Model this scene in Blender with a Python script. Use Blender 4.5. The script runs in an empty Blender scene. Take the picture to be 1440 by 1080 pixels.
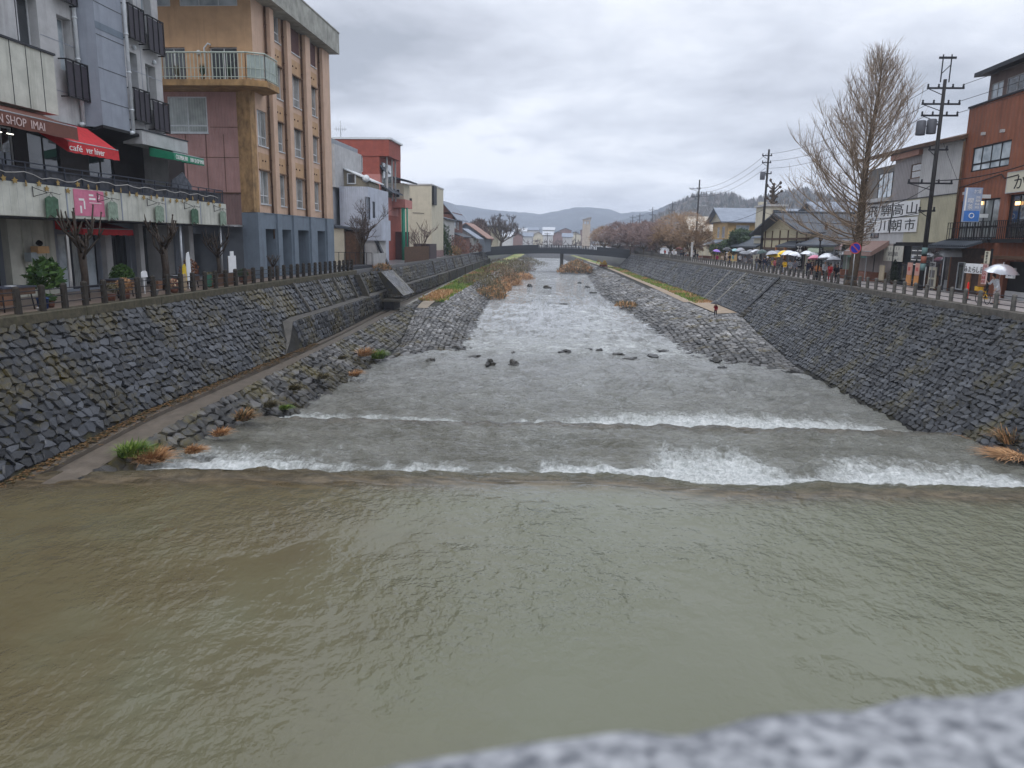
import bpy, bmesh, math, random
from mathutils import Vector, noise, Matrix
R = math.radians
PI = math.pi
scn = bpy.context.scene
# ---------------------------------------------------------------- camera
F = 1047.0; CAMZ = 3.2
PITCH = math.atan((540 - 338.0) / F); ROLL = R(1.0); YAW = R(4.35)
def _basis():
    f = Vector((0, math.cos(PITCH), -math.sin(PITCH))); r = Vector((1, 0, 0)); u = Vector((0, math.sin(PITCH), math.cos(PITCH)))
    c, s = math.cos(ROLL), math.sin(ROLL)
    r2 = r * c + u * s; u2 = u * c - r * s
    Rz = Matrix.Rotation(YAW, 3, 'Z')
    return Rz @ r2, Rz @ u2, Rz @ f
CR, CU, CF = _basis()
CO = Vector((0, 0, CAMZ))
cam_d = bpy.data.cameras.new('camera'); cam = bpy.data.objects.new('camera', cam_d)
scn.collection.objects.link(cam)
M = Matrix((CR, CU, -CF)).transposed().to_4x4(); M.translation = CO
cam.matrix_world = M
cam_d.sensor_fit = 'HORIZONTAL'; cam_d.sensor_width = 36.0
cam_d.lens = F / 1440.0 * 36.0
cam_d.clip_start = 0.05; cam_d.clip_end = 6000
cam_d.dof.use_dof = True; cam_d.dof.focus_distance = 60.0; cam_d.dof.aperture_fstop = 2.9
scn.camera = cam
# ---------------------------------------------------------------- light
SUN_EL, SUN_AZ = R(52), R(200)          # azimuth clockwise from +Y
w = bpy.data.worlds.new('World'); scn.world = w; w.use_nodes = True
nt = w.node_tree; nt.nodes.clear()
def N(t, **k):
    n = nt.nodes.new(t)
    for a, b in k.items(): setattr(n, a, b)
    return n
out = N('ShaderNodeOutputWorld'); mix = N('ShaderNodeMixShader'); b1 = N('ShaderNodeBackground'); b2 = N('ShaderNodeBackground')
sky = N('ShaderNodeTexSky', sky_type='NISHITA'); sky.sun_disc = False; sky.sun_elevation = SUN_EL; sky.sun_rotation = SUN_AZ
b1.inputs[1].default_value = 0.08
tc = N('ShaderNodeTexCoord'); sep = N('ShaderNodeSeparateXYZ')
mz = N('ShaderNodeMath', operation='MAXIMUM'); mz.inputs[1].default_value = 0.0
ad = N('ShaderNodeMath', operation='ADD'); ad.inputs[1].default_value = 0.16
dx = N('ShaderNodeMath', operation='DIVIDE'); dy = N('ShaderNodeMath', operation='DIVIDE')
cmb = N('ShaderNodeCombineXYZ')
L = nt.links.new
L(tc.outputs['Generated'], sep.inputs[0]); L(sep.outputs[2], mz.inputs[0]); L(mz.outputs[0], ad.inputs[0])
L(sep.outputs[0], dx.inputs[0]); L(ad.outputs[0], dx.inputs[1]); L(sep.outputs[1], dy.inputs[0]); L(ad.outputs[0], dy.inputs[1])
L(dx.outputs[0], cmb.inputs[0]); L(dy.outputs[0], cmb.inputs[1])
def noise_n(scale, detail, rough, dist=0.0):
    n = N('ShaderNodeTexNoise'); n.inputs['Scale'].default_value = scale; n.inputs['Detail'].default_value = detail
    n.inputs['Roughness'].default_value = rough; n.inputs['Distortion'].default_value = dist; L(cmb.outputs[0], n.inputs['Vector']); return n
cmb.inputs[2].default_value = 20.3
n1 = noise_n(0.62, 6, 0.5, 0.3); n2 = noise_n(2.6, 6, 0.6, 0.1)
mm = N('ShaderNodeMath', operation='MULTIPLY_ADD'); mm.inputs[1].default_value = 0.34; L(n2.outputs[0], mm.inputs[0]); L(n1.outputs[0], mm.inputs[2])
cr = N('ShaderNodeValToRGB'); L(mm.outputs[0], cr.inputs[0])
e = cr.color_ramp.elements; e[0].position = 0.50; e[0].color = (0.29, 0.315, 0.365, 1); e[1].position = 0.78; e[1].color = (0.65, 0.675, 0.73, 1)
e2 = e.new(0.60); e2.color = (0.42, 0.445, 0.505, 1); e3 = e.new(0.69); e3.color = (0.52, 0.55, 0.615, 1)
L(cr.outputs[0], b2.inputs[0]); zr = N('ShaderNodeMapRange'); zr.inputs[1].default_value = .30; zr.inputs[2].default_value = .75; zr.inputs[3].default_value = 1.2; zr.inputs[4].default_value = 2.4; L(sep.outputs[2], zr.inputs[0]); L(zr.outputs[0], b2.inputs[1])
mix.inputs[0].default_value = 0.93
L(sky.outputs[0], b1.inputs[0]); L(b1.outputs[0], mix.inputs[1]); L(b2.outputs[0], mix.inputs[2]); L(mix.outputs[0], out.inputs[0])
sd = bpy.data.lights.new('sun', 'SUN'); sd.energy = 0.9; sd.angle = R(20); sd.color = (1.0, 0.97, 0.93)
sun = bpy.data.objects.new('sun', sd); scn.collection.objects.link(sun)
sv = Vector((math.sin(SUN_AZ) * math.cos(SUN_EL), math.cos(SUN_AZ) * math.cos(SUN_EL), math.sin(SUN_EL)))
sun.rotation_euler = sv.to_track_quat('Z', 'Y').to_euler()
vs = scn.view_settings; vs.view_transform = 'Standard'; vs.look = 'None'; vs.exposure = 0.38; vs.gamma = 1.0
scn.cycles.volume_bounces = 2; scn.cycles.max_bounces = 6
# ---------------------------------------------------------------- helpers
COL = scn.collection
def tag(o, label=None, cat=None, group=None, kind=None):
    if label: o['label'] = label
    if cat: o['category'] = cat
    if group: o['group'] = group
    if kind: o['kind'] = kind
    return o
def thing(name, label, cat, loc=(0, 0, 0), rz=0.0, group=None):
    o = bpy.data.objects.new(name, None); COL.objects.link(o); o.empty_display_size = 0.3
    o.location = loc; o.rotation_euler = (0, 0, rz)
    return tag(o, label, cat, group)
def copy_tree(o, parent=None):
    c = o.copy(); COL.objects.link(c)
    c.parent = parent
    for ch in list(o.children): copy_tree(ch, c)
    return c
class MB:
    def __init__(s): s.v = []; s.f = []; s.m = []; s.t = []; s.tone = 0.5; s.sm = []
    def face(s, pts, mi=0, smooth=False):
        b = len(s.v); s.v += [tuple(p) for p in pts]; s.f.append(tuple(range(b, b + len(pts)))); s.m.append(mi); s.t.append(s.tone); s.sm.append(smooth)
    def mesh(s, vs, fs, mi=0, smooth=False):
        b = len(s.v); s.v += [tuple(p) for p in vs]
        for f in fs: s.f.append(tuple(b + i for i in f)); s.m.append(mi); s.t.append(s.tone); s.sm.append(smooth)
    BOXF = ((0, 3, 2, 1), (4, 5, 6, 7), (0, 1, 5, 4), (1, 2, 6, 5), (2, 3, 7, 6), (3, 0, 4, 7))
    def box(s, x0, x1, y0, y1, z0, z1, mi=0):
        s.mesh([(x0, y0, z0), (x1, y0, z0), (x1, y1, z0), (x0, y1, z0), (x0, y0, z1), (x1, y0, z1), (x1, y1, z1), (x0, y1, z1)], s.BOXF, mi)
    def fbox(s, fr, u0, u1, v0, v1, d0, d1, mi=0):
        s.mesh([fr.P(u0, v0, d0), fr.P(u1, v0, d0), fr.P(u1, v0, d1), fr.P(u0, v0, d1), fr.P(u0, v1, d0), fr.P(u1, v1, d0), fr.P(u1, v1, d1), fr.P(u0, v1, d1)], s.BOXF, mi)
    def slab(s, pts, off, mi=0):
        # polygon pts extruded by vector off
        o = Vector(off); n = len(pts); a = [Vector(p) for p in pts]
        s.mesh(a + [p + o for p in a], [tuple(range(n))[::-1], tuple(range(n, 2 * n))] + [(i, (i + 1) % n, n + (i + 1) % n, n + i) for i in range(n)], mi)
    def tube(s, pts, rads, seg=6, mi=0, caps=True, smooth=True):
        pts = [Vector(p) for p in pts]
        if not hasattr(rads, '__len__'): rads = [rads] * len(pts)
        vs = []; prev = None
        for i, p in enumerate(pts):
            t = (pts[min(i + 1, len(pts) - 1)] - pts[max(i - 1, 0)])
            if t.length < 1e-7: t = Vector((0, 0, 1))
            t.normalize()
            a = prev if prev is not None else (Vector((0, 0, 1)) if abs(t.z) < 0.9 else Vector((1, 0, 0)))
            x = a - t * a.dot(t)
            if x.length < 1e-5: x = t.orthogonal()
            x.normalize(); y = t.cross(x); prev = x
            for k in range(seg):
                an = 2 * PI * k / seg; vs.append(p + (x * math.cos(an) + y * math.sin(an)) * rads[i])
        fs = []
        for i in range(len(pts) - 1):
            for k in range(seg):
                k2 = (k + 1) % seg; fs.append((i * seg + k, i * seg + k2, (i + 1) * seg + k2, (i + 1) * seg + k))
        if caps:
            fs.append(tuple(range(seg))[::-1]); fs.append(tuple(range((len(pts) - 1) * seg, len(pts) * seg)))
        s.mesh(vs, fs, mi, smooth)
    def lathe(s, prof, c, seg=12, mi=0, smooth=True):
        vs = []; n = len(prof)
        for (r, z) in prof:
            for k in range(seg):
                an = 2 * PI * k / seg; vs.append((c[0] + r * math.cos(an), c[1] + r * math.sin(an), c[2] + z))
        fs = []
        for i in range(n - 1):
            for k in range(seg):
                k2 = (k + 1) % seg; fs.append((i * seg + k, i * seg + k2, (i + 1) * seg + k2, (i + 1) * seg + k))
        fs.append(tuple(range(seg))[::-1]); fs.append(tuple(range((n - 1) * seg, n * seg)))
        s.mesh(vs, fs, mi, smooth)
    def blob(s, c, rx, ry, rz, seed=0, amp=0.25, sub=2, mi=0, smooth=False):
        bm = bmesh.new(); bmesh.ops.create_icosphere(bm, subdivisions=sub, radius=1.0)
        vs = []
        for v in bm.verts:
            k = 1 + amp * noise.noise(v.co * 1.6 + Vector((seed * 7.3, seed * 3.1, seed)))
            vs.append((c[0] + v.co.x * rx * k, c[1] + v.co.y * ry * k, c[2] + v.co.z * rz * k))
        fs = [tuple(v.index for v in f.verts) for f in bm.faces]; bm.free()
        s.mesh(vs, fs, mi, smooth)
    def build(s, name, mats, parent=None):
        me = bpy.data.meshes.new(name); me.from_pydata(s.v, [], s.f)
        if not isinstance(mats, (list, tuple)): mats = [mats]
        for m in mats: me.materials.append(m)
        me.polygons.foreach_set('material_index', s.m)
        me.polygons.foreach_set('use_smooth', s.sm)
        at = me.attributes.new('tone', 'FLOAT', 'FACE'); at.data.foreach_set('value', s.t)
        me.update()
        o = bpy.data.objects.new(name, me); COL.objects.link(o)
        if parent: o.parent = parent
        return o
class Fr:
    """a facade frame: u along the wall, v up, d outwards"""
    def __init__(s, kind, c): s.k = kind; s.c = c
    def P(s, u, v, d=0.0):
        if s.k == 'x+': return Vector((s.c + d, u, v))
        if s.k == 'x-': return Vector((s.c - d, u, v))
        return Vector((u, s.c - d, v))
    def px(s, x, y, d=0.0):
        r = CF * F + CR * (x - 720) - CU * (y - 540)
        if s.k == 'x+': t = (s.c + d) / r.x
        elif s.k == 'x-': t = (s.c - d) / r.x
        else: t = (s.c - d) / r.y
        p = CO + r * t
        return (p.x if s.k == 'y-' else p.y), p.z
    def rect(s, l, t, r, b, d=0.0):
        a = s.px(l, t, d); c = s.px(r, b, d)
        return min(a[0], c[0]), max(a[0], c[0]), min(a[1], c[1]), max(a[1], c[1])
def gz(x, y, z):
    r = CF * F + CR * (x - 720) - CU * (y - 540); t = (z - CAMZ) / r.z
    return CO + r * t
def wall(mb, fr, u0, u1, v0, v1, holes=(), depth=0.25, d=0.0, mi=0, rmi=None):
    us = sorted({u0, u1, *[min(max(h[i], u0), u1) for h in holes for i in (0, 1)]})
    vs = sorted({v0, v1, *[min(max(h[i], v0), v1) for h in holes for i in (2, 3)]})
    for i in range(len(us) - 1):
        for j in range(len(vs) - 1):
            cu = (us[i] + us[i + 1]) / 2; cv = (vs[j] + vs[j + 1]) / 2
            if any(h[0] < cu < h[1] and h[2] < cv < h[3] for h in holes): continue
            mb.face([fr.P(us[i], vs[j], d), fr.P(us[i + 1], vs[j], d), fr.P(us[i + 1], vs[j + 1], d), fr.P(us[i], vs[j + 1], d)], mi)
    for h in holes:
        a, b, c, e_ = h[:4]; r = mi if rmi is None else rmi
        for q in (((a, c), (a, e_)), ((b, e_), (b, c)), ((a, e_), (b, e_)), ((b, c), (a, c))):
            mb.face([fr.P(*q[0], d), fr.P(*q[1], d), fr.P(*q[1], d - depth), fr.P(*q[0], d - depth)], r)
def window(root, fr, rc, d=-0.18, nm=1, nt_=0, fm=None, gm=None, t=0.06, sill=False, low=None, name='window'):
    u0, u1, v0, v1 = rc
    m = MB()
    m.fbox(fr, u0, u0 + t, v0, v1, d - .04, d + .04); m.fbox(fr, u1 - t, u1, v0, v1, d - .04, d + .04)
    m.fbox(fr, u0 + t, u1 - t, v0, v0 + t, d - .04, d + .038); m.fbox(fr, u0 + t, u1 - t, v1 - t, v1, d - .04, d + .038)
    for k in range(nm):
        c = u0 + (u1 - u0) * (k + 1) / (nm + 1); m.fbox(fr, c - t * .5, c + t * .5, v0 + t, v1 - t, d - .03, d + .03)
    for k in range(nt_):
        c = v0 + (v1 - v0) * (k + 1) / (nt_ + 1); m.fbox(fr, u0 + t, u1 - t, c - t * .4, c + t * .4, d - .025, d + .025)
    if low: c = v0 + (v1 - v0) * low; m.fbox(fr, u0 + t, u1 - t, c - t * .6, c + t * .6, d - .025, d + .027)
    if sill: m.fbox(fr, u0 - .06, u1 + .06, v0 - .08, v0, d - .03, .09)
    o = m.build(name, fm, root)
    p = MB(); p.face([fr.P(u0 + t, v0 + t, d), fr.P(u1 - t, v0 + t, d), fr.P(u1 - t, v1 - t, d), fr.P(u0 + t, v1 - t, d)])
    p.build('pane', gm, o)
    return o
_tx = {}
def text_geo(body):
    if body in _tx: return _tx[body]
    cu = bpy.data.curves.new('t', 'FONT'); cu.body = body; cu.extrude = 0.02; cu.resolution_u = 3
    ob = bpy.data.objects.new('t', cu); COL.objects.link(ob)
    bpy.context.view_layer.update()
    dg = bpy.context.evaluated_depsgraph_get()
    me = bpy.data.meshes.new_from_object(ob.evaluated_get(dg))
    vs = [v.co.copy() for v in me.vertices]; fs = [tuple(p.vertices) for p in me.polygons]
    bpy.data.objects.remove(ob); bpy.data.curves.remove(cu); bpy.data.meshes.remove(me)
    if not vs: vs = [Vector((0, 0, 0)), Vector((1, 0, 0)), Vector((0, 1, 0))]; fs = []
    x0 = min(v.x for v in vs); x1 = max(v.x for v in vs); y0 = min(v.y for v in vs); y1 = max(v.y for v in vs)
    _tx[body] = (vs, fs, x0, x1, y0, y1); return _tx[body]
def text(mb, body, fn, keep=False, mi=0):
    """fn(a,b,h): a,b in 0..1 across the box, h thickness -> world"""
    vs, fs, x0, x1, y0, y1 = text_geo(body)
    mb.mesh([fn((v.x - x0) / (x1 - x0), (v.y - y0) / (y1 - y0), v.z) for v in vs], fs, mi)
def ftext(mb, body, fr, u0, u1, v0, v1, d, mi=0):
    if fr.k == 'x-': u0, u1 = u1, u0
    text(mb, body, lambda a, b, h: fr.P(u0 + (u1 - u0) * a, v0 + (v1 - v0) * b, d + h * .4), mi=mi)
def railing(mb, fr, u0, u1, v0, v1, d, n, r=0.025, mid=()):
    mb.fbox(fr, u0, u1, v1 - r * 1.4, v1, d - r, d + r); mb.fbox(fr, u0, u1, v0, v0 + r * 1.4, d - r, d + r)
    for q in mid: mb.fbox(fr, u0, u1, q - r * .6, q + r * .6, d - r * .8, d + r * .8)
    for i in range(n + 1):
        c = u0 + (u1 - u0) * i / n; mb.fbox(fr, c - r * .7, c + r * .7, v0 + r * 1.4, v1 - r * 1.4, d - r * .6, d + r * .6)
# ---------------------------------------------------------------- materials
class NB:
    def __init__(s, name):
        s.m = bpy.data.materials.new(name); s.m.use_nodes = True; s.t = s.m.node_tree
        s.b = s.t.nodes['Principled BSDF']; s.b.inputs['Specular IOR Level'].default_value = .22; s.pos = s.n('ShaderNodeNewGeometry').outputs['Position']
    def n(s, t, **k):
        x = s.t.nodes.new(t)
        for a, b in k.items(): setattr(x, a, b)
        return x
    def l(s, a, b): s.t.links.new(a, b)
    def noise(s, scale, detail=4, rough=.55, vec=None, dist=0):
        x = s.n('ShaderNodeTexNoise'); x.inputs['Scale'].default_value = scale; x.inputs['Detail'].default_value = detail
        x.inputs['Roughness'].default_value = rough; x.inputs['Distortion'].default_value = dist
        s.l(vec or s.pos, x.inputs['Vector']); return x.outputs[0]
    def vscale(s, sx, sy, sz, vec=None):
        x = s.n('ShaderNodeMapping'); x.inputs['Scale'].default_value = (sx, sy, sz); s.l(vec or s.pos, x.inputs[0]); return x.outputs[0]
    def ramp(s, fac, stops):
        x = s.n('ShaderNodeValToRGB'); e = x.color_ramp.elements
        e[0].position, e[0].color = stops[0][0], (*stops[0][1], 1); e[1].position, e[1].color = stops[-1][0], (*stops[-1][1], 1)
        for p, c in stops[1:-1]: q = e.new(p); q.color = (*c, 1)
        s.l(fac, x.inputs[0]); return x.outputs[0]
    def rng(s, fac, a, b, c=0.0, d=1.0):
        x = s.n('ShaderNodeMapRange'); x.clamp = True
        for i, q in zip((1, 2, 3, 4), (a, b, c, d)): x.inputs[i].default_value = q
        s.l(fac, x.inputs[0]); return x.outputs[0]
    def math(s, op, a, b=None, c=None):
        x = s.n('ShaderNodeMath', operation=op)
        for i, q in enumerate((a, b, c)):
            if q is None: continue
            if isinstance(q, (int, float)): x.inputs[i].default_value = q
            else: s.l(q, x.inputs[i])
        return x.outputs[0]
    def mixc(s, fac, a, b, mode='MIX'):
        x = s.n('ShaderNodeMix', data_type='RGBA', blend_type=mode)
        for i, q in ((0, fac), (6, a), (7, b)):
            if isinstance(q, (int, float)): x.inputs[i].default_value = q
            elif isinstance(q, tuple): x.inputs[i].default_value = (*q, 1)
            else: s.l(q, x.inputs[i])
        return x.outputs[2]
    def bump(s, h, strength=.4, dist=.05, prev=None):
        x = s.n('ShaderNodeBump'); x.inputs['Strength'].default_value = strength; x.inputs['Distance'].default_value = dist
        s.l(h, x.inputs['Height'])
        if prev: s.l(prev, x.inputs['Normal'])
        return x.outputs[0]
    def done(s, col=None, rough=None, nrm=None, spec=None, metal=None):
        for k, q in (('Base Color', col), ('Roughness', rough), ('Normal', nrm), ('Specular IOR Level', spec), ('Metallic', metal)):
            if q is None: continue
            i = s.b.inputs[k]
            if isinstance(q, (int, float)): i.default_value = q
            elif isinstance(q, tuple): i.default_value = (*q, 1)
            else: s.l(q, i)
        return s.m
def paint(name, c, rough=.7, var=.18, scale=1.2, dirt=None, bump=.12, bs=30, streak=True):
    """painted or rendered surface with patchy wear and rain streaks"""
    b = NB(name); n = b.noise(scale, 6, .6)
    dk = tuple(x * (1 - var) for x in c); lt = tuple(min(1, x * (1 + var * .6)) for x in c)
    col = b.ramp(n, [(.3, dk), (.7, lt)])
    if streak:
        st = b.noise(1.0, 5, .65, b.vscale(2.6, 2.6, .16)); k = b.rng(st, .52, .78, 0, .55)
        col = b.mixc(k, col, dirt or tuple(x * .45 for x in c))
    h = b.noise(bs, 3)
    return b.done(col, rough, b.bump(h, bump, .02))
def corrug(name, c, axis='x', pitch=.12, **k):
    b = NB(name); n = b.noise(.7, 6, .6)
    col = b.ramp(n, [(.3, tuple(x * .8 for x in c)), (.7, tuple(min(1, x * 1.1) for x in c))])
    st = b.noise(1.0, 5, .65, b.vscale(3, 3, .2)); col = b.mixc(b.rng(st, .5, .8, 0, k.get('streak', .5)), col, k.get('dirt', tuple(x * .5 for x in c)))
    s = b.n('ShaderNodeSeparateXYZ'); b.l(b.pos, s.inputs[0])
    wv = b.math('SINE', b.math('MULTIPLY', s.outputs[0 if axis == 'x' else 1], 2 * PI / pitch))
    return b.done(col, .6, b.bump(wv, .5, .03))
def plain(name, c, rough=.6, metal=0.0, var=.1, scale=4):
    b = NB(name); n = b.noise(scale, 3)
    return b.done(b.ramp(n, [(.3, tuple(x * (1 - var) for x in c)), (.7, tuple(min(1, x * (1 + var)) for x in c))]), rough, None, None, metal)
def stonemat(name, ramp, moss=(.10, .095, .02), mossamt=.5, rough=.42, mscale=.45, wet=0):
    b = NB(name); a = b.n('ShaderNodeAttribute', attribute_name='tone')
    n = b.noise(7, 5, .65); f = b.math('ADD', b.math('MULTIPLY', a.outputs['Fac'], .75), b.math('MULTIPLY', n, .35))
    col = b.ramp(f, ramp)
    dk = b.rng(b.noise(.22, 4, .6), .38, .62, .55, 1.15)
    x_ = b.n('ShaderNodeVectorMath', operation='SCALE'); b.l(col, x_.inputs[0]); b.l(dk, x_.inputs[3]); col = x_.outputs[0]
    big = b.noise(mscale, 5, .62); sm = b.noise(3.2, 5, .7)
    k = b.rng(b.math('ADD', b.math('MULTIPLY', big, 1.0), b.math('MULTIPLY', sm, .45)), .83 - .12 * mossamt, .95 - .08 * mossamt, 0, .9)
    mcol = b.ramp(b.noise(5, 3), [(.35, tuple(x * .5 for x in moss)), (.65, tuple(x * 1.3 for x in moss))])
    col = b.mixc(k, col, mcol)
    sz = b.n('ShaderNodeSeparateXYZ'); b.l(b.pos, sz.inputs[0]); wet = b.rng(sz.outputs[2], -5.75, -5.1, .5, 1.0)
    x2 = b.n('ShaderNodeVectorMath', operation='SCALE'); b.l(col, x2.inputs[0]); b.l(wet, x2.inputs[3]); col = x2.outputs[0]; b.b.inputs['Specular IOR Level'].default_value = .4
    r = b.rng(b.noise(2, 3), .35, .7, rough - .1, rough + .25)
    return b.done(col, r, b.bump(b.noise(16, 5, .7), .5, .03))
def glass(name, c, c2=None, rough=.06, stripes=0, glow=None):
    b = NB(name); col = b.ramp(b.noise(.9, 3), [(.35, tuple(x * .8 for x in c)), (.65, c2 or tuple(x * 1.2 for x in c))])
    if stripes:
        wv = b.n('ShaderNodeTexWave'); wv.inputs['Scale'].default_value = stripes; wv.inputs['Distortion'].default_value = 2.0; wv.bands_direction = 'DIAGONAL'
        b.l(b.vscale(1, 1, .02), wv.inputs['Vector']); col = b.mixc(b.math('MULTIPLY', wv.outputs['Fac'], .35), col, tuple(x * .45 for x in c))
    b.b.inputs['Specular IOR Level'].default_value = .5; b.b.inputs['Coat Weight'].default_value = 1.0; b.b.inputs['Coat Roughness'].default_value = .03
    h = b.noise(1.1, 2)
    return b.done(col, rough, b.bump(h, .08, .05))
def leafmat(name, c1, c2, scale=3, rough=.6):
    b = NB(name); a = b.n('ShaderNodeAttribute', attribute_name='tone')
    f = b.math('ADD', b.math('MULTIPLY', a.outputs['Fac'], .6), b.math('MULTIPLY', b.noise(scale, 3), .4))
    return b.done(b.ramp(f, [(.25, c1), (.75, c2)]), rough)
WHITE = paint('white_panel', (.50, .50, .44), dirt=(.17, .18, .13), var=.2)
GREY = paint('grey_panel', (.26, .285, .33), var=.14)
GREYP = paint('pale_grey_concrete', (.42, .42, .42), dirt=(.18, .16, .16), var=.2)
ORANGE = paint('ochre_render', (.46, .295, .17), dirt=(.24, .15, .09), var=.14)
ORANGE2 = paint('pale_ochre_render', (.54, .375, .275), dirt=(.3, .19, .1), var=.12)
STAIN = paint('stained_render', (.36, .22, .10), dirt=(.10, .065, .04), var=.5, scale=1.5)
BASEB = paint('blue_grey_paint', (.155, .19, .23), dirt=(.085, .105, .13), var=.15)
PINKC = corrug('pink_corrugated', (.40, .235, .215), 'x', .22, dirt=(.26, .14, .12))
PINKD = corrug('dull_pink_siding', (.22, .14, .13), 'x', .22)
REDW = paint('red_render', (.27, .07, .05), dirt=(.2, .06, .05), var=.2)
PINKW = paint('pink_render', (.45, .19, .165), var=.15)
CREAM = paint('cream_render', (.50, .46, .36), dirt=(.3, .27, .2), var=.1)
CONC = paint('concrete', (.28, .27, .24), dirt=(.1, .1, .08), var=.3)
POSTD = paint('dark_post', (.04, .034, .028), dirt=(.02, .018, .014), var=.5, scale=5, bump=.5, bs=14)
CONCD = paint('old_dark_concrete', (.075, .068, .055), dirt=(.035, .03, .025), var=.5, scale=5, bump=.5, bs=14)
MOSSC = paint('mossy_kerb', (.085, .075, .05), dirt=(.04, .045, .015), var=.5, scale=4, bump=.6, bs=12)
CORN = paint('stained_cornice', (.33, .33, .29), dirt=(.09, .09, .075), var=.35)
DARK = plain('dark_metal', (.022, .024, .03), .5)
BLK = plain('black', (.012, .012, .014), .55)
NAVY = plain('navy_rail', (.03, .035, .05), .5)
STEEL = plain('steel', (.4, .42, .44), .4, .4)
WPIPE = plain('white_pipe', (.55, .58, .6), .45)
ALU = plain('aluminium', (.52, .53, .54), .4)
BRN = plain('brown_timber', (.09, .05, .03), .7, var=.3)
RUST = corrug('red_brown_siding', (.235, .088, .05), 'y', .5, dirt=(.13, .05, .03), streak=.6)
BRSID = corrug('brown_siding', (.17, .075, .055), 'y', .3)
CRS = corrug('cream_siding', (.50, .47, .34), 'y', .25, streak=.3)
WHS = corrug('white_siding', (.52, .52, .52), 'y', .3, streak=.35)
GRS = corrug('grey_siding', (.27, .25, .25), 'y', .3, streak=.3)
BLUW = corrug('bluish_white_siding', (.42, .45, .52), 'x', .25, streak=.4)
TILE = corrug('dark_roof_tile', (.055, .065, .08), 'x', .3)
TILEG = corrug('grey_metal_roof', (.21, .24, .29), 'y', .45)
GDARK = glass('dark_glass', (.03, .035, .04))
GCUR = glass('curtained_glass', (.22, .25, .25), (.36, .38, .38), stripes=4)
GBLUE = glass('pale_blue_glass', (.28, .34, .38), (.5, .56, .6))  # pale blue grey base colour, mottled, under a clear coat
GREEN = plain('green_awning', (.02, .2, .11), .6)
REDA = plain('red_awning', (.48, .025, .03), .6, var=.15)
BRNA = plain('brown_awning', (.13, .05, .035), .6)
LET = plain('white_lettering', (.75, .74, .72), .6)
BARKD = paint('dark_bark', (.055, .04, .03), dirt=(.02, .016, .012), var=.4, scale=6, bump=.6, bs=14)
BARK = paint('bark', (.085, .062, .042), dirt=(.04, .03, .02), var=.4, scale=6, bump=.6, bs=14)
TWIG = leafmat('twig', (.15, .11, .075), (.34, .26, .19))
TWIGD = leafmat('dark_twig', (.05, .035, .03), (.12, .09, .075))
TWIGR = leafmat('reddish_twig', (.085, .052, .045), (.19, .125, .11))
TWIGO = leafmat('orange_twig', (.12, .07, .035), (.27, .175, .10))
LEAF = leafmat('green_leaf', (.02, .05, .012), (.07, .13, .03))
LEAFD = leafmat('dark_leaf', (.015, .035, .015), (.045, .07, .03))
REED = leafmat('dry_reed', (.24, .12, .05), (.52, .31, .16))
OLIVE = leafmat('olive_bush', (.07, .065, .035), (.18, .15, .085))
GRASSG = leafmat('grass_green', (.06, .14, .02), (.22, .28, .06))
ASPH = paint('wet_asphalt', (.17, .17, .175), rough=.3, var=.2, streak=False, bump=.2, bs=40)
PAVE = paint('pale_pavement', (.34, .31, .30), rough=.4, var=.15, streak=False, bump=.2, bs=20)
PLAZA = paint('brown_paving', (.2, .15, .12), rough=.4, var=.25, streak=False, bump=.3, bs=10)
# ---------------------------------------------------------------- river corridor
def tab(xs, ys):
    def f(y):
        if y <= xs[0]: return ys[0]
        for i in range(len(xs) - 1):
            if y <= xs[i + 1]:
                t = (y - xs[i]) / (xs[i + 1] - xs[i]); return ys[i] + (ys[i + 1] - ys[i]) * t
        return ys[-1]
    return f
# left bank
LTX = tab([0, 60, 80, 113, 146, 235, 420], [-21.15, -21.15, -21.3, -22.0, -22.8, -26.3, -33])
LBX = tab([0, 34, 50, 58, 75, 94, 150, 235, 420], [-18.1, -18.3, -18.3, -18.6, -19.7, -20.6, -21.9, -25, -31.5])
LBZ = tab([0, 18, 21, 30, 100, 150, 420], [-5.6, -5.2, -4.9, -4.42, -4.3, -4.1, -4.1])
LPX = tab([0, 22, 34, 55, 78, 100, 153, 210, 264, 420], [-16.0, -16.2, -16.4, -17.2, -18.2, -19.3, -21.6, -24.2, -25.6, -31])
LPZ = tab([0, 18, 21, 30, 100, 150, 420], [-5.65, -5.25, -4.95, -4.46, -4.25, -4.0, -4.0])
LWX = tab([0, 24, 28, 37, 54, 59, 63, 78, 100, 120, 156, 190, 268, 420], [-15.8, -15.4, -15.0, -13.7, -13.5, -11.4, -8.3, -9.6, -11.2, -12.4, -13.4, -13.8, -15.2, -22])
# ridge of the stone apron / outer top of the berm
LRX = tab([0, 54, 60, 70, 85, 120, 160, 240, 420], [-14.2, -14.2, -13.3, -14.2, -15.4, -16.4, -18.0, -19.5, -26])
LRZ = tab([0, 54, 60, 70, 85, 100, 420], [-6.0, -5.95, -5.6, -5.1, -4.55, -4.2, -4.1])
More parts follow.
